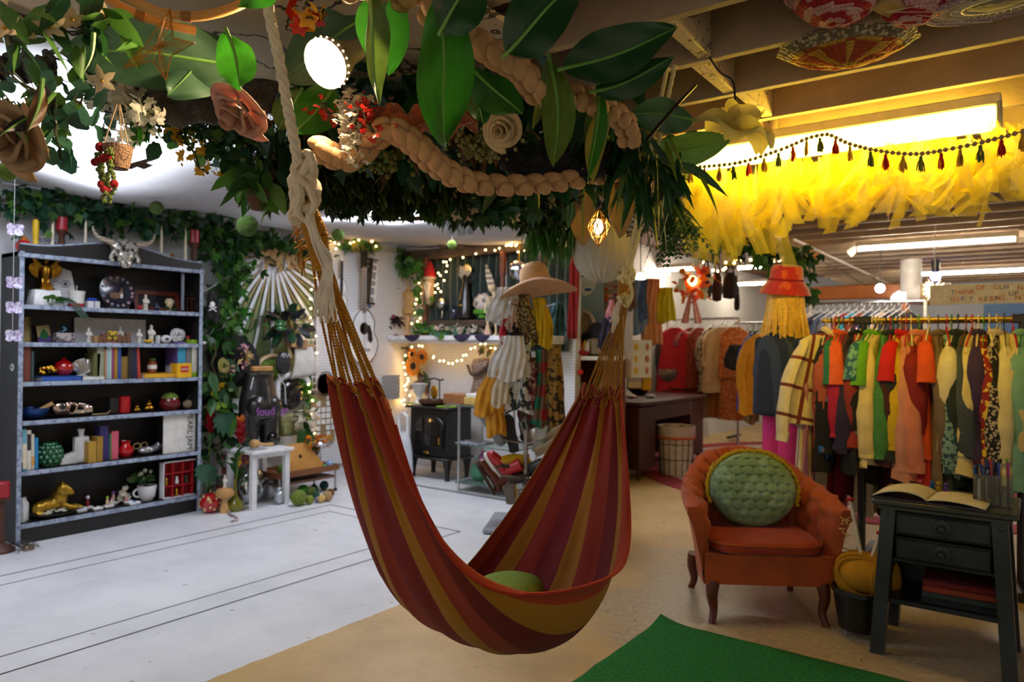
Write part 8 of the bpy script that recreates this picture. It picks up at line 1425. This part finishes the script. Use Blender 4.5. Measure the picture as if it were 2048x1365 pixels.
b.build('blonde_hair',mat('blonde_wig','d2a93c',rough=.45,var=.25,sc=40),t)
t.scale=(1,1.06,1.06);HB=c+V((0,0,1.81));t=thing('bucket_hat','red and orange velvet bucket hat on the blonde mannequin','hat',HB,MR);b=MB();Rh=Mx.Rotation(.14,3,'X');b.lathe([(.175,-.07),(.15,-.02),(.118,.02),(.112,.03),(.105,.11),(.09,.13),(0,.135)],28,R=Rh);b.build('hat_body',mat('tie_dye_velvet','b01c24',rough=.85,sheen=.5,c2='c8541c',pat='blotch',ps=9),t,thick=.006);b=MB();b.tube([Rh@V((.116*cos(a),.116*sin(a),.03))for a in[2*pi*i/28 for i in range(28)]],.008,6,closed=True );b.build('hat_band',cloth('8a1420'),t)
c=at_y(1955,588,7.6);t=thing('letter_banner','white banner board with coloured cut-out letters hanging over the shop','banner',c);w=at_y(2070,588,7.6).x-at_y(1860,588,7.6).x;h=40*proj(c)[2]/1450;t.location.x=(at_y(2070,588,7.6).x+at_y(1860,588,7.6).x)/2;b=MB();b.box((0,0,0),(w,.02,h));b.build('board',cm('ece8e4'),t);q=random.Random(7);cs=['c83a20','2a5ab8','d8b414','3a7a2a','c8641c','2a2a8a','1c1c1c']
rows=[('THANK',-.42,.10),('OF',.0,.30),('GLH',.28,.28),('N A',.66,.22),('GIF',-.42,-.25),('T KEEP',-.12,-.28),('ING',.22,-.25),('UP',.52,-.05),('NO',.62,-.25)]
for s_,x,z in rows:
 for i,ch in enumerate(s_):
  if ch!=' ':lettering(ch,h*.32,basis(X_.lerp(Z_,q.uniform(-.1,.15)),Z_,(x*w/1.7-w*.02+i*h*.21,-.012,z*h)),cm(q.choice(cs)),t,ext=.001)
for s in(-1,1):b=MB();b.tube([(s*w*.45,0,h/2),(s*w*.45,0,2.6-c.z)],.004,4);b.build('hanger_cord',m_wht,t)
a,e=at_y(1835,560,9.5),at_y(1835,600,9.5);t=thing('duct_pipe','thick white pipe bending along behind the banner','pipe',at_y(1850,590,9.4));O=V(t.location);b=MB();b.tube([at_y(1822,p,9.4)-O for p in(520,585)],.11,16);b.tube([at_y(p,588,9.4)-O for p in(1815,1900)],.125,16);b.build('pipe_run',cm('cfcac4',rough=.5),t);b=MB();b.tube([at_y(p,588,9.4)-O for p in(1843,1862)],.13,16);b.build('tan_sleeve',cm('b0926a'),t)
c=at_d(1871,546,8.6);t=thing('party_bulb','blue and violet party bulb in a black socket under the ceiling','lamp',c);b=MB();b.ball((0,0,-.04),.058,14,10);b.build('bulb',glow('violet_bulb','8a90ff',7),t);b=MB();b.lathe([(.034,0),(.045,.02),(.045,.15),(0,.16)],14);b.tube([(0,0,.15),(0,0,2.45-c.z)],.012,8);b.build('socket',m_blk,t);light('party_bulb_light','POINT',c-Z_*.03,3.0,(.35,.3,1),.03)
c=at_d(1867,580,7.0);t=thing('star_lamp','warm glowing spiky star lamp hanging beside the banner','lamp',c);b=MB()
for i in range(36):d=R3(rnd).normalized();b.lathe([(.014,0),(0,.10)],5,R=d.to_track_quat('Z','Y').to_matrix(),c=d*.02)
b.build('star_points',glow('star_shade','ffd9a8',2.6),t);b=MB();b.tube([(0,0,.05),(0,0,2.45-c.z)],.0015,4);b.build('cord',m_blk,t)
for px,py,r,col,e,lab in((1760,577,.05,'eef2ff',12,'round white globe bulb hanging over the back rail'),(1281,555,.05,'f4f6ff',14,'round white globe bulb hanging behind the far rope')):c=at_d(px,py,8.0);t=thing('globe_lamp',lab,'lamp',c);b=MB();b.ball((0,0,0),r,16,10);b.build('globe',glow('globe'+col,col,e),t);b=MB();b.tube([(0,0,r),(0,0,2.6-c.z)],.006,5);b.build('cord',m_blk,t)
c=at_d(1811,594,8.4);t=thing('mushroom_lamp','white glass mushroom lamp with an orange foot above the back rail','lamp',c);b=MB();b.lathe([(.15,-.035),(.155,-.01),(.13,.03),(.08,.065),(0,.075)],22);b.build('shade',glow('opal_glass','f4f4ff',2.4),t);b=MB();b.lathe([(.03,-.04),(.04,-.15),(.08,-.28),(0,-.28)],16);b.build('foot',cm('9a5a2a'),t)
b=MB();b.box((0,0,0),(1.3,.12,.17),b=.01);tag(b.build('wooden_beam',mat('orange_varnished_wood','8a4a18',rough=.35,var=.2,sc=6),loc=at_d(1685,586,9.0),rz=0),'orange varnished wooden beam across the far shop','beam')
for i,(a,e,r,lab)in enumerate((((1585,478,5.5),(1860,640,11.5),.016,'long thin pipe running along the shop ceiling past the garland'),((1545,468,5.6),(1790,600,10.5),.012,'second thin pipe running beside the long one'),((1680,520,7.2),(1830,590,11),.012,'third thin conduit under the far ceiling'))):p0,p1=at_d(*a),at_d(*e);z0=2.40;p0=at_z(a[0],a[1],2.40);p1=at_z(min(e[0],1790),574,2.36)if i==0 else at_z(e[0]-60,570,2.38);b=MB();b.tube([p0,p1],r,8);tag(b.build('ceiling_pipe',cm('b8a898',rough=.5)),lab,'pipe')
c=at_z(1697,508,2.36);b=MB();b.lathe([(0,0),(.05,0),(.035,.10),(.02,.13),(0,.13)],14,R=Mx.Rotation(.9,3,'Y'));tag(b.build('track_spot',cm('d0c8bc'),loc=c),'white cone spot fitting on the shop ceiling pipe','lamp')
b=MB();x0,x1=at_y(1968,640,13.85).x,at_y(2075,640,13.85).x;b.box(((x0+x1)/2,13.87,1.1),(x1-x0,.06,2.0));tag(b.build('door_1',cm('3a6aa0',rough=.5)),kind='structure')
fairy('warm string lights along the far beam above the hanging bags',[at_d(x,y,7.8)for x,y in((1285,540),(1340,545),(1400,528),(1440,540),(1470,522),(1530,520),(1560,522))],26,.013,seed=12,jit=.03)
YR=5.0;ZR=at_y(1850,640,YR).z;fx=lambda px:at_y(px,660,YR).x
t=thing('clothes_rail','long front clothes rail with a black bracket behind the orange armchair','clothes rail',((fx(1645)+fx(2110))/2,YR,0));O=V(t.location);m_rail=cm('c8b06a',metal=1,rough=.25)
for dy,nm in((0,'rail'),(.30,'back_rail')):b=MB();b.tube([(fx(1645)-O.x,dy,ZR-.0),(fx(2110)-O.x,dy,ZR)],.014,8);b.build(nm,m_rail,t)
for px in(1726,2046):b=MB();b.tube([(fx(px)-O.x,0,.04),(fx(px)-O.x,0,ZR)],.024,10);p=b.build('upright',m_blk,t);b=MB();b.box((fx(px)-O.x,0,ZR),(.10,.05,.05),b=.006);b.build('bracket',m_blk,p);b=MB();b.box((fx(px)-O.x,.1,.03),(.05,.7,.05),b=.006);b.build('foot_bar',m_blk,p)
P_=lambda c,k,s:dict(c2=c,pat=k,ps=s)
GR=[(1640,'cfc39a',P_('6a2a24','grid',34),.62,.66,'cream jacket with dark red check lines','jacket'),(1618,'b07a94',P_('7a4a64','bandx',160),.95,0,'pink ribbed long knit dress hanging below the checked jacket','dress'),(1634,'cfc6a0',None ,.9,.0,'long cream dress hanging beside the pink ribbed knit','dress'),(1652,'101014',P_('2a6ab0','dots',13),.86,.66,'black jacket with scattered neon shapes','jacket'),(1662,'1f6a48',None ,.5,.3,'emerald green top behind the black neon jacket','top'),(1671,'9a4a34',None ,.72,.55,'rust brown shirt beside the black neon jacket','shirt'),(1678,'d0582a',None ,.62,.3,'orange-red top beside the rust shirt','top'),(1687,'a8143a',None ,.62,.55,'crimson long-sleeved shirt','shirt'),(1700,'2c2140',None ,.72,.62,'dark plum long-sleeved shirt','shirt'),(1712,'141418',None ,.85,.5,'black coat behind the plum shirt','coat'),(1722,'8a2a24',None ,.7,.5,'brick red shirt with pale trim by the black bracket','shirt'),(1738,'1d5a6c',P_('6aa08a','blotch',34),.60,.26,'teal floral short-sleeved shirt','shirt'),(1746,'5a9a1c',None ,.55,.3,'lime green top behind the teal floral shirt','top'),(1754,'d8c488',None ,.80,.66,'long straw yellow blouse next to the teal floral shirt','blouse'),(1772,'3f7a3c',P_('5a9a54','dots',90),.72,.66,'green embroidered long-sleeved shirt','shirt'),(1781,'1a2428',None ,.75,.5,'dark teal-black shirt behind the green one','shirt'),(1786,'3c1418',None ,.78,.55,'maroon cardigan next to the green shirt','cardigan'),(1795,'c8a81c',None ,.72,.60,'mustard yellow long-sleeved shirt','shirt'),(1805,'b80c10',None ,.62,.26,'scarlet short-sleeved shirt','shirt'),(1812,'c08472',None ,.86,.72,'dusty pink buttoned jacket','jacket'),(1822,'7a0f16',None ,.78,.5,'deep red shirt between the two pink garments','shirt'),(1838,'c87a62',None ,.86,.72,'salmon pink long-sleeved shirt','shirt'),(1858,'c84a14',None ,.72,.26,'bright orange top beside the salmon shirt','top'),(1866,'a81a10',None ,.82,.0,'red-orange dress under the orange top','dress'),(1876,'6a5848',None ,.86,.62,'taupe tweed coat','coat'),(1893,'7a9a94',P_('2a4a54','blotch',38),.80,.66,'pale teal paisley blouse','blouse'),(1903,'cfc6a4',None ,.68,.4,'cream short coat beside the paisley blouse','coat'),(1916,'1c2a24',None ,.88,.55,'very dark green coat','coat'),(1932,'3c4650',None ,.82,.6,'slate grey jacket','jacket'),(1944,'cfc08a',None ,.8,.6,'pale yellow jacket beside the slate grey one','jacket'),(1957,'34204a',None ,.7,.4,'purple shirt beside the pale yellow jacket','shirt'),(1967,'8a1a24',P_('d8b83a','blotch',26),.8,.5,'red and gold floral blouse','blouse'),(1978,'0e0e10',None ,.88,.62,'black ribbed cardigan','cardigan'),(1994,'b8a898',P_('1c1a1c','cells',60),.82,.62,'black and white nordic pattern sweater','sweater'),(2008,'cfc494',None ,.82,.62,'cream sweatshirt beside the nordic sweater','sweatshirt'),(2026,'bfb07e',None ,.84,.55,'second cream-khaki sweatshirt near the rail end','sweatshirt'),(2044,'6a9a8c',None ,.86,.5,'mint green top at the frame edge','top')]
HC=['d8caa0','d0c498','1c6a4a','c04a3a','d8cca8','b01c3a','8a4a24','5aa01c','2a2a2a','3a4a5a']
for i,(px,col,pt,L,sl,lab,nm)in enumerate(GR):
 low=.22 if px in(1618,1634,1866)else 0
 rz=pi/2+(-.75 if i==0 else rnd.uniform(-.22,.22));x=fx(px)+(0 if i else .10)
 garment(lab+' hanging on the front rail',(x,YR,ZR+.028-low),rz,cloth(col,**(pt or{})),L,.44,sl,1.12,.042,nm,nm,'clothes on the front rail',i*1.7,cloth(col)if i%3==0 else None ,rnd.uniform(-.05,.03),HC[(i*7)%10]if not low else None ).rotation_euler.y=.22 if i==0 else 0
for px,col,L,lab in((1700,'7a1020',1.05,'dark red long dress in the second row of the front rail'),(1735,'cfc8b0',1.15,'long cream skirt in the second row of the front rail'),(1765,'2a2018',.95,'brown-black dress in the second row of the front rail'),(1800,'4a2420',1.15,'chocolate long dress in the second row of the front rail'),(1850,'8a7a68',1.0,'beige long dress in the second row of the front rail'),(1900,'2a3c44',1.1,'dark teal lace dress in the second row of the front rail'),(1950,'14141a',1.05,'black long dress in the second row of the front rail'),(2000,'a89c70',.95,'khaki dress in the second row of the front rail'),(1668,'8a101c',1.2,'red long skirt low at the rail end by the armchair arm')):garment(lab,(at_y(px,660,YR+.3).x,YR+.30,ZR+.028),pi/2+rnd.uniform(-.2,.2),cloth(col),L,.40,0,1.3,.06,'dress','dress','clothes on the front rail',px)
t=thing('armchair','burnt orange velvet tub armchair with tufted arms and wooden legs','armchair',(-1.205,3.835,0),rad(33));m_vel=mat('burnt_orange_velvet','a8480f',rough=.7,sheen=.12,var=.18,sc=7,bump=.15,bsc=80)
def Up(s):
 a=pi*(s*1.0);e=2.6;c,q=-cos(a),sin(a);return V((.315*math.copysign(abs(c)**(2/e),c),-.26+.56*abs(q)**(2/e),0))
def hh(s):k=min(s,1-s)*2;return interp([(0,.565),(.12,.60),(.45,.66),(.75,.765),(1,.79)],k)
def shell(inner):
 N=96;sec=[(0,0,0),(.02,0,.35),(.055,0,.75),(.085,0,.93),(.075,.5,1.0),(.03,1,1.005),(-.012,1,.95),(-.03,1,.8),(-.028,1,.55),(-.02,1,.3),(-.02,1,.18)]
 def fn(u,v):
  s=lerp(.0,1,u);p=Up(s);d=Up(min(1,s+.004))-Up(max(0,s-.004));n=V((-d.y,d.x,0));n=n.normalized()if n.length>1e-6 else X_;n=-n if n.dot(V((p.x,p.y-.0,0)))<0 and s not in(0,1)else n
  if n.dot(V((p.x,p.y+.05,0)))<0:n=-n
  f=v*(len(sec)-1);i=min(int(f),len(sec)-2);a,c=sec[i],sec[i+1];k=f-i;off=lerp(a[0],c[0],k);hz=lerp(a[2],c[2],k);z=.19+(hh(s)-.19)*hz
  if off<.0 or i>=4:
   ch=abs(sin(pi*s*15));off+=.028*(1-ch**.5)*(1 if hz<.97 else .5)
   if .58<s or s<.42:off-=.022*ch*abs(sin((z-.3)*30+pi*.5*(int(s*15)%2)))
  return p+n*off+Z_*z
 return N,fn
N,fn=shell(0);b=MB();b.grid(N*2,30,fn);U=N*2+1;b.f+=[tuple(j*U for j in range(31)),tuple(j*U+N*2 for j in range(30,-1,-1))];b.mi+=[0,0];b.build('tufted_shell',m_vel,t,ang=70)
b=MB();out=[Up(i/40)for i in range(41)];n=len(out);b.add([V((p.x*.99,p.y,.19))for p in out]+[V((p.x*.99,p.y,.335))for p in out],[tuple(range(n))[::-1],tuple(range(n,2*n))]+[(i,(i+1)%n,(i+1)%n+n,i+n)for i in range(n)]);b.build('seat_base',m_vel,t)
b=MB();b.grid(40,14,lambda u,v:(lambda a,r:(.275*r*math.copysign(abs(cos(a))**.45,cos(a)),-.02+.275*r*math.copysign(abs(sin(a))**.45,sin(a)),.372+.042*math.copysign(abs(cos(pi*v))**.5,-cos(pi*v))+.012*(1-r)))(2*pi*u,max(.001,sin(pi*v))**.42),cu=True );b.build('seat_cushion',mat('rust_velvet','9c3006',rough=.7,sheen=.12,var=.15,sc=7),t)
b=MB();b.tube([(.28*math.copysign(abs(cos(a))**.45,cos(a)),-.02+.28*math.copysign(abs(sin(a))**.45,sin(a)),.392)for a in[2*pi*i/60 for i in range(60)]],.006,5,closed=True );b.build('piping',m_vel,t)
m_leg=mat('red_brown_leg','5a2410',rough=.4,var=.2)
for sx,y,sp in((-1,-.235,-1),(1,-.235,-1),(-1,.24,1),(1,.24,1)):b=MB();b.tube(cr([(sx*.265,y,.20),(sx*.272,y+sp*.01,.13),(sx*.262,y+sp*.004,.06),(sx*.275,y+sp*.03,0)],4),[.034,.034,.032,.030,.028,.026,.024,.022,.020,.019,.018,.018,.018],10);b.build('leg',m_leg,t)
b=MB();q=random.Random(3)
for i in range(26):p=V((.345+q.uniform(-.02,.03),-.27+q.uniform(-.01,.05),.42+q.uniform(-.06,.12)));b.tube([p,p+V((q.uniform(0,.025),q.uniform(-.03,.0),q.uniform(-.015,.02)))],[.004,.001],4)
b.build('torn_stuffing',cm('d8b878',rough=.9),t)
c=V((-1.235,3.87,.60));t=thing('round_cushion','round sage green quilted cushion with yellow pompom trim on the orange armchair','cushion',c);R=Mx.Rotation(rad(30),3,'Z')@Mx.Rotation(-.30,3,'X')
m_q=cloth('7c9a74',c2='8fae90',pat='blotch',ps=8);b=MB()
def quilt(u,v):
 r=.222*sin(pi/2*v);a=2*pi*u;x,z=r*cos(a),r*.87*sin(a);row=math.floor((z+2)/.044);k=((z+2)/.044)%1;cx=((x+2)/.058+.5*(row%2))%1-.5;q2=(cx/.52)**2+((k-.42)/.66)**2;sc=.010*max(0,1-q2)**.4
 return R@V((x,-.085*cos(pi/2*v)**.6-sc*(v<.96),z))
b.grid(120,56,quilt,cu=True );b.build('quilted_front',m_q,t);b=MB();b.grid(40,10,lambda u,v:R@V((.227*sin(pi/2*v)*cos(2*pi*u),.10*cos(pi/2*v)**.6,.227*.87*sin(pi/2*v)*sin(2*pi*u)+.02*cos(pi/2*v))),cu=True );b.build('plain_back',cloth('9fbfa8'),t);b=MB();q=random.Random(2)
for i in range(120):
 a=-.35+(pi+.7)*i/119;p=R@V((.234*cos(a),-.02,.206*sin(a)));b.ball(p+R3(q,.005),.011,6,4)
b.build('pompom_trim',cloth('c8a81c'),t)
p=G(1722,1268);t=thing('black_bin','black round bin on little metal feet between armchair and side cabinet','bin',p);b=MB();b.lathe([(0,.03),(.10,.03),(.125,.20),(.132,.20),(.130,.22),(.12,.22),(.11,.10),(0,.09)],28);b.build('bin',cm('0c0c0e',rough=.35),t)
for i in range(4):a=pi/2*i+.9;b=MB();b.tube([(.085*cos(a),.085*sin(a),.035),(.085*cos(a),.085*sin(a),0)],.006,6);b.build('foot',m_steel,t)
b=MB();b.ball((.0,-.10,.15),(.03,.01,.008),8,5);b.build('yellow_tag',cm('c8b41c'),t)
c=p+V((.02,.02,.275));t=thing('yarn_ball','big skein of mustard yellow yarn resting in the black bin','yarn',c);b=MB();q=random.Random(5);b.ball((0,0,0),(.135,.10,.085),20,14)
for k in range(34):
 ph=q.uniform(-.5,.5);tl=q.uniform(-.45,.45);P=[]
 for i in range(26):a=2*pi*i/26;v=V((.137*cos(a)*cos(ph),.103*sin(ph)+.02*sin(a),.088*sin(a)*cos(ph)));P.append(Mx.Rotation(tl,3,'Y')@v*1.03)
 b.tube(P,.0075,6,closed=True )
for dx in(-.004,.004,.012):b.tube([V((.05+dx+.03*cos(a)*.2,.112*cos(a),.098*sin(a)))for a in[2*pi*i/24 for i in range(24)]],.005,5,closed=True )
b.build('skein',cloth('c08a10',bump=.6,bsc=200),t)
for dx,h,lab in((-.06,.28,'long cream knitting needle with a red end stuck in the yellow yarn'),(.04,.14,'shorter cream knitting needle with a red end stuck in the yellow yarn')):n=thing('knitting_needle',lab,'knitting needle',c+V((dx*.3,0,.06)));b=MB();b.tube([(0,0,0),(dx,.02,h)],.009,9);b.build('shaft',m_ivory,n);b=MB();b.lathe([(0,0),(.016,0),(.016,.012),(0,.014)],12,c=(dx,.02,h));b.build('end_cap',cm('b01414'),n)
NX,NY=-.335,3.80;t=thing('nightstand','black brushed wooden side cabinet with two drawers and splayed legs','cabinet',(NX,NY,0));m_nb=mat('black_wood_brushed_sheen','2b2f31',rough=.36,var=.8,sc=3.2,c2='4a5052',pat=None );zt=.685  # grey highlight smudges are painted into the black by strong noise
b=MB();b.box((0,0,zt-.012),(.54,.46,.024),b=.006);b.box((0,0,zt-.034),(.50,.43,.02),b=.006);b.build('tabletop',mat('black_top_painted_sheen','3a3c34',rough=.3,var=.3),t)  # paler, greenish top colour holds the light falling on it
for sx in(-1,1):
 for sy in(-1,1):
  a,e=V((sx*.205,sy*.185,zt-.04)),V((sx*.245,sy*.205,0));b=MB();w=.029;vs=[q+V((i*w*k,j*w*k,0))for q,k in((a,1),(e,.95))for i,j in((-1,-1),(1,-1),(1,1),(-1,1))];b.add(vs,[(0,1,2,3),(7,6,5,4)]+[(i,i+4,(i+1)%4+4,(i+1)%4)for i in range(4)]);l=b.build('leg',m_nb,t)
  if sy<0:b=MB();b.ball((sx*.208,sy*.185-.031,zt-.065),(.010,.006,.010),8,6);b.build('peg',cm('3a3c3a',rough=.3),l)
for z0,z1,nm in((.535,.635,'upper'),(.425,.525,'lower')):
 b=MB();b.box((0,-.185,(z0+z1)/2),(.355,.02,z1-z0),b=.003);d_=b.build('drawer',m_nb,t);b=MB();b.tube([(x,-.197,z)for x,z in((-.17,z0+.008),(.17,z0+.008),(.17,z1-.008),(-.17,z1-.008))],.004,4,closed=True );b.build('bead_moulding',m_nb,d_);b=MB();b.lathe([(.038,0),(.036,.006),(.02,.007),(.018,.003),(0,.003)],24,R=Mx.Rotation(pi/2,3,'X'),c=(0,-.195,(z0+z1)/2));b.lathe([(.008,0),(.007,.014),(.013,.022),(.011,.03),(0,.031)],14,R=Mx.Rotation(pi/2,3,'X'),c=(0,-.196,(z0+z1)/2));b.build('knob',cm('2a2c2a',rough=.35),d_)
for s in(-1,1):b=MB();b.box((s*.215,0,.44),(.018,.34,.42));b.build('side_panel',m_nb,t)
b=MB();b.box((0,.18,.44),(.42,.015,.42));b.build('back_panel',m_nb,t);b=MB();b.box((0,0,.235),(.44,.38,.02));b.build('shelf',m_nb,t);b=MB();b.box((0,0,.418),(.41,.36,.012));b.build('divider',m_nb,t)
for i,(col,lab)in enumerate((('1c1c22','black folder lowest in the stack inside the side cabinet'),('2a3634','dark grey-green folder second from the bottom inside the side cabinet'),('8a3418','rust orange folder in the stack inside the side cabinet'),('6a0f14','dark red folder on top of the stack inside the side cabinet'))):b=MB();b.box((.06,-.04,.246+.0125+i*.0265),(.28,.26,.025),b=.003,R=.02*i);tag(b.build('folder',cloth(col),loc=(NX,NY,0)),lab,'folder')
t=thing('open_notebook','open blank notebook lying on the black side cabinet','notebook',(NX-.05,NY-.09,zt+.001),-.06);b=MB();b.box((-.11,0,.004),(.22,.26,.006));b.box((.11,0,.004),(.22,.26,.006));b.build('cover',cm('3a3640'),t);m_pp=cm('d8cfae',rough=.9);b=MB()
for s in(-1,1):b.grid(14,4,lambda u,v:(s*.215*u,(v-.5)*.25,.008+(.034 if s<0 else .014)*sin(pi*min(1,u*1.02))**.7*(1-.25*u)+.006*(1-u)))
b.build('pages',m_pp,t,thick=.003)
b=MB();b.tube([(.0,0,.0),(.013,.012,.002),(.02,.002,.001)],.0012,4);b.build('pencil_mark',m_blk,t)if False else None
c=V((NX+.175,NY-.02,zt+.001));t=thing('pen_box','clear acrylic box crammed with pens on the black side cabinet','pen holder',c);m_acr=mat('clear_acrylic','dfe4dc',rough=.05,glass=.92,var=.01);b=MB()
for x,y,dx,dy in((-.07,0,.003,.11),(.07,0,.003,.11),(0,-.055,.14,.003),(0,.055,.14,.003)):b.box((x,y,.065),(dx,dy,.13))
b.box((0,0,.002),(.14,.11,.004));b.build('acrylic_walls',m_acr,t)
q=random.Random(9);pc=[('black pen','101012'),('orange pencil','c8641c'),('red marker','a8141c'),('blue marker','1c3c9a'),('magenta marker','a81c7a'),('green marker','1c7a3a'),('white pen with a blue cap','c8ccd0'),('dark navy pen','14183a'),('yellow pencil','c89a1c'),('grey pen','6a6c70'),('violet pen','5a3a8a'),('black marker with a white foot','18181a'),('brown pencil','6a3a1c'),('teal pen','1c6a72'),('lime marker','7aa81c')]
for i,(n2,col)in enumerate(pc):
 x,y=-.055+.0275*(i%5),-.038+.035*(i//5);h=q.uniform(.14,.19);p=thing('pen' if 'pencil' not in n2 else 'pencil',f'{n2} standing in the clear acrylic box','pen',c+V((x,y,.005)));e=V((q.uniform(-.010,.010),q.uniform(-.008,.008),h));b=MB();b.tube([(0,0,0),e],.0052,8);b.build('barrel',cm(col,rough=.35),p);b=MB();b.tube([e*.86,e*1.03,e*1.05],[.0062,.0062,.002],8);b.build('cap',cm('1c3c9a' if 'blue cap' in n2 else col,rough=.3),p)
for i,x in enumerate((-.05,-.028)):
 s=thing('scissors',('blue-handled scissors at the box corner','second blue-handled scissors beside the first pair')[i],'scissors',c+V((x,-.045+.03*i,.06)));b=MB();b.box((0,0,.0),(.012,.003,.10));b.build('blades',m_steel,s);b=MB();b.tube([V((.018*cos(a),0,.085+.026*sin(a)))for a in[2*pi*k/18 for k in range(18)]],.005,6,closed=True );b.build('handle_loop',cm('1c4a8a'),s)
for px,col,n2 in((1839,'d06a70','coral pink'),(1864,'1c6ab8','blue'),(1877,'c8a814','yellow'),(1892,'6a4aa0','violet')):
 y=NY+.14;b=MB();b.ball((0,0,.016),(.011,.009,.014),9,7);b.ball((0,0,.036),.0095,9,7)
 for s in(-1,1):b.ball((s*.007,0,.045),.004,6,5);b.ball((s*.011,-.005,.02),(.004,.006,.005),6,5);b.ball((s*.007,-.007,.005),(.006,.008,.006),6,5)
 tag(organic(b,'gummy_bear',cm(col,rough=.3,tl=.2),.0028,None ,V((at_y(px,985,y).x,y,zt+.001)),smooth=2),n2+' little bear figurine standing behind the open notebook','figurine')
b=MB();x0,x1,y0,y1=-1.5,1.3,-.6,3.32
def turf(u,v):
 x,y=lerp(x0,x1,u),lerp(y0,y1,v);d=math.hypot(x-x0,y-y1);return(x+.006*noise.noise(V((y*8,0,1)))*(u in(0,1)),y+.006*noise.noise(V((x*8,0,2)))*(v in(0,1)),.008+.03*max(0,1-d/.16)**2)
b.grid(70,98,turf);tag(b.build('turf_mat',mat('green_turf','147a2a',rough=.95,bump=1,bsc=260,var=.45,sc=70),thick=.012),'bright green artificial turf mat on the tan floor','rug')
q=random.Random(21);b=MB()
for i in range(60):
 p=V((q.uniform(-2.6,-.4),q.uniform(2.6,5.4),.002));
 if p.x>-1.55 and p.y<3.4:continue
 b.leaf(p,(q.uniform(-1,1),q.uniform(-1,1),.05),Z_,q.uniform(.008,.022),.008,0,.2,0,None ,2)
tag(b.build('fallen_leaves',cm('5a4a24')),'scattered bits of dry leaf on the tan floor','debris',kind='stuff')
w=bpy.data.worlds.new('world');scn.world=w;w.use_nodes=True
w.node_tree.nodes['Background'].inputs[0].default_value=(1,.88,.72,1);w.node_tree.nodes['Background'].inputs[1].default_value=.31
vs=scn.view_settings;scn.display_settings.display_device='sRGB'
vs.view_transform='Standard';vs.look='None';vs.exposure=1.0;vs.gamma=1;vs.use_curve_mapping=False
cy=scn.cycles;cy.use_denoising=True ;cy.max_bounces=6;cy.diffuse_bounces=3;cy.glossy_bounces=3;cy.transmission_bounces=6;cy.transparent_max_bounces=12
cy.sample_clamp_indirect=4.0;cy.caustics_reflective=False ;cy.caustics_refractive=False ;cy.use_light_tree=True
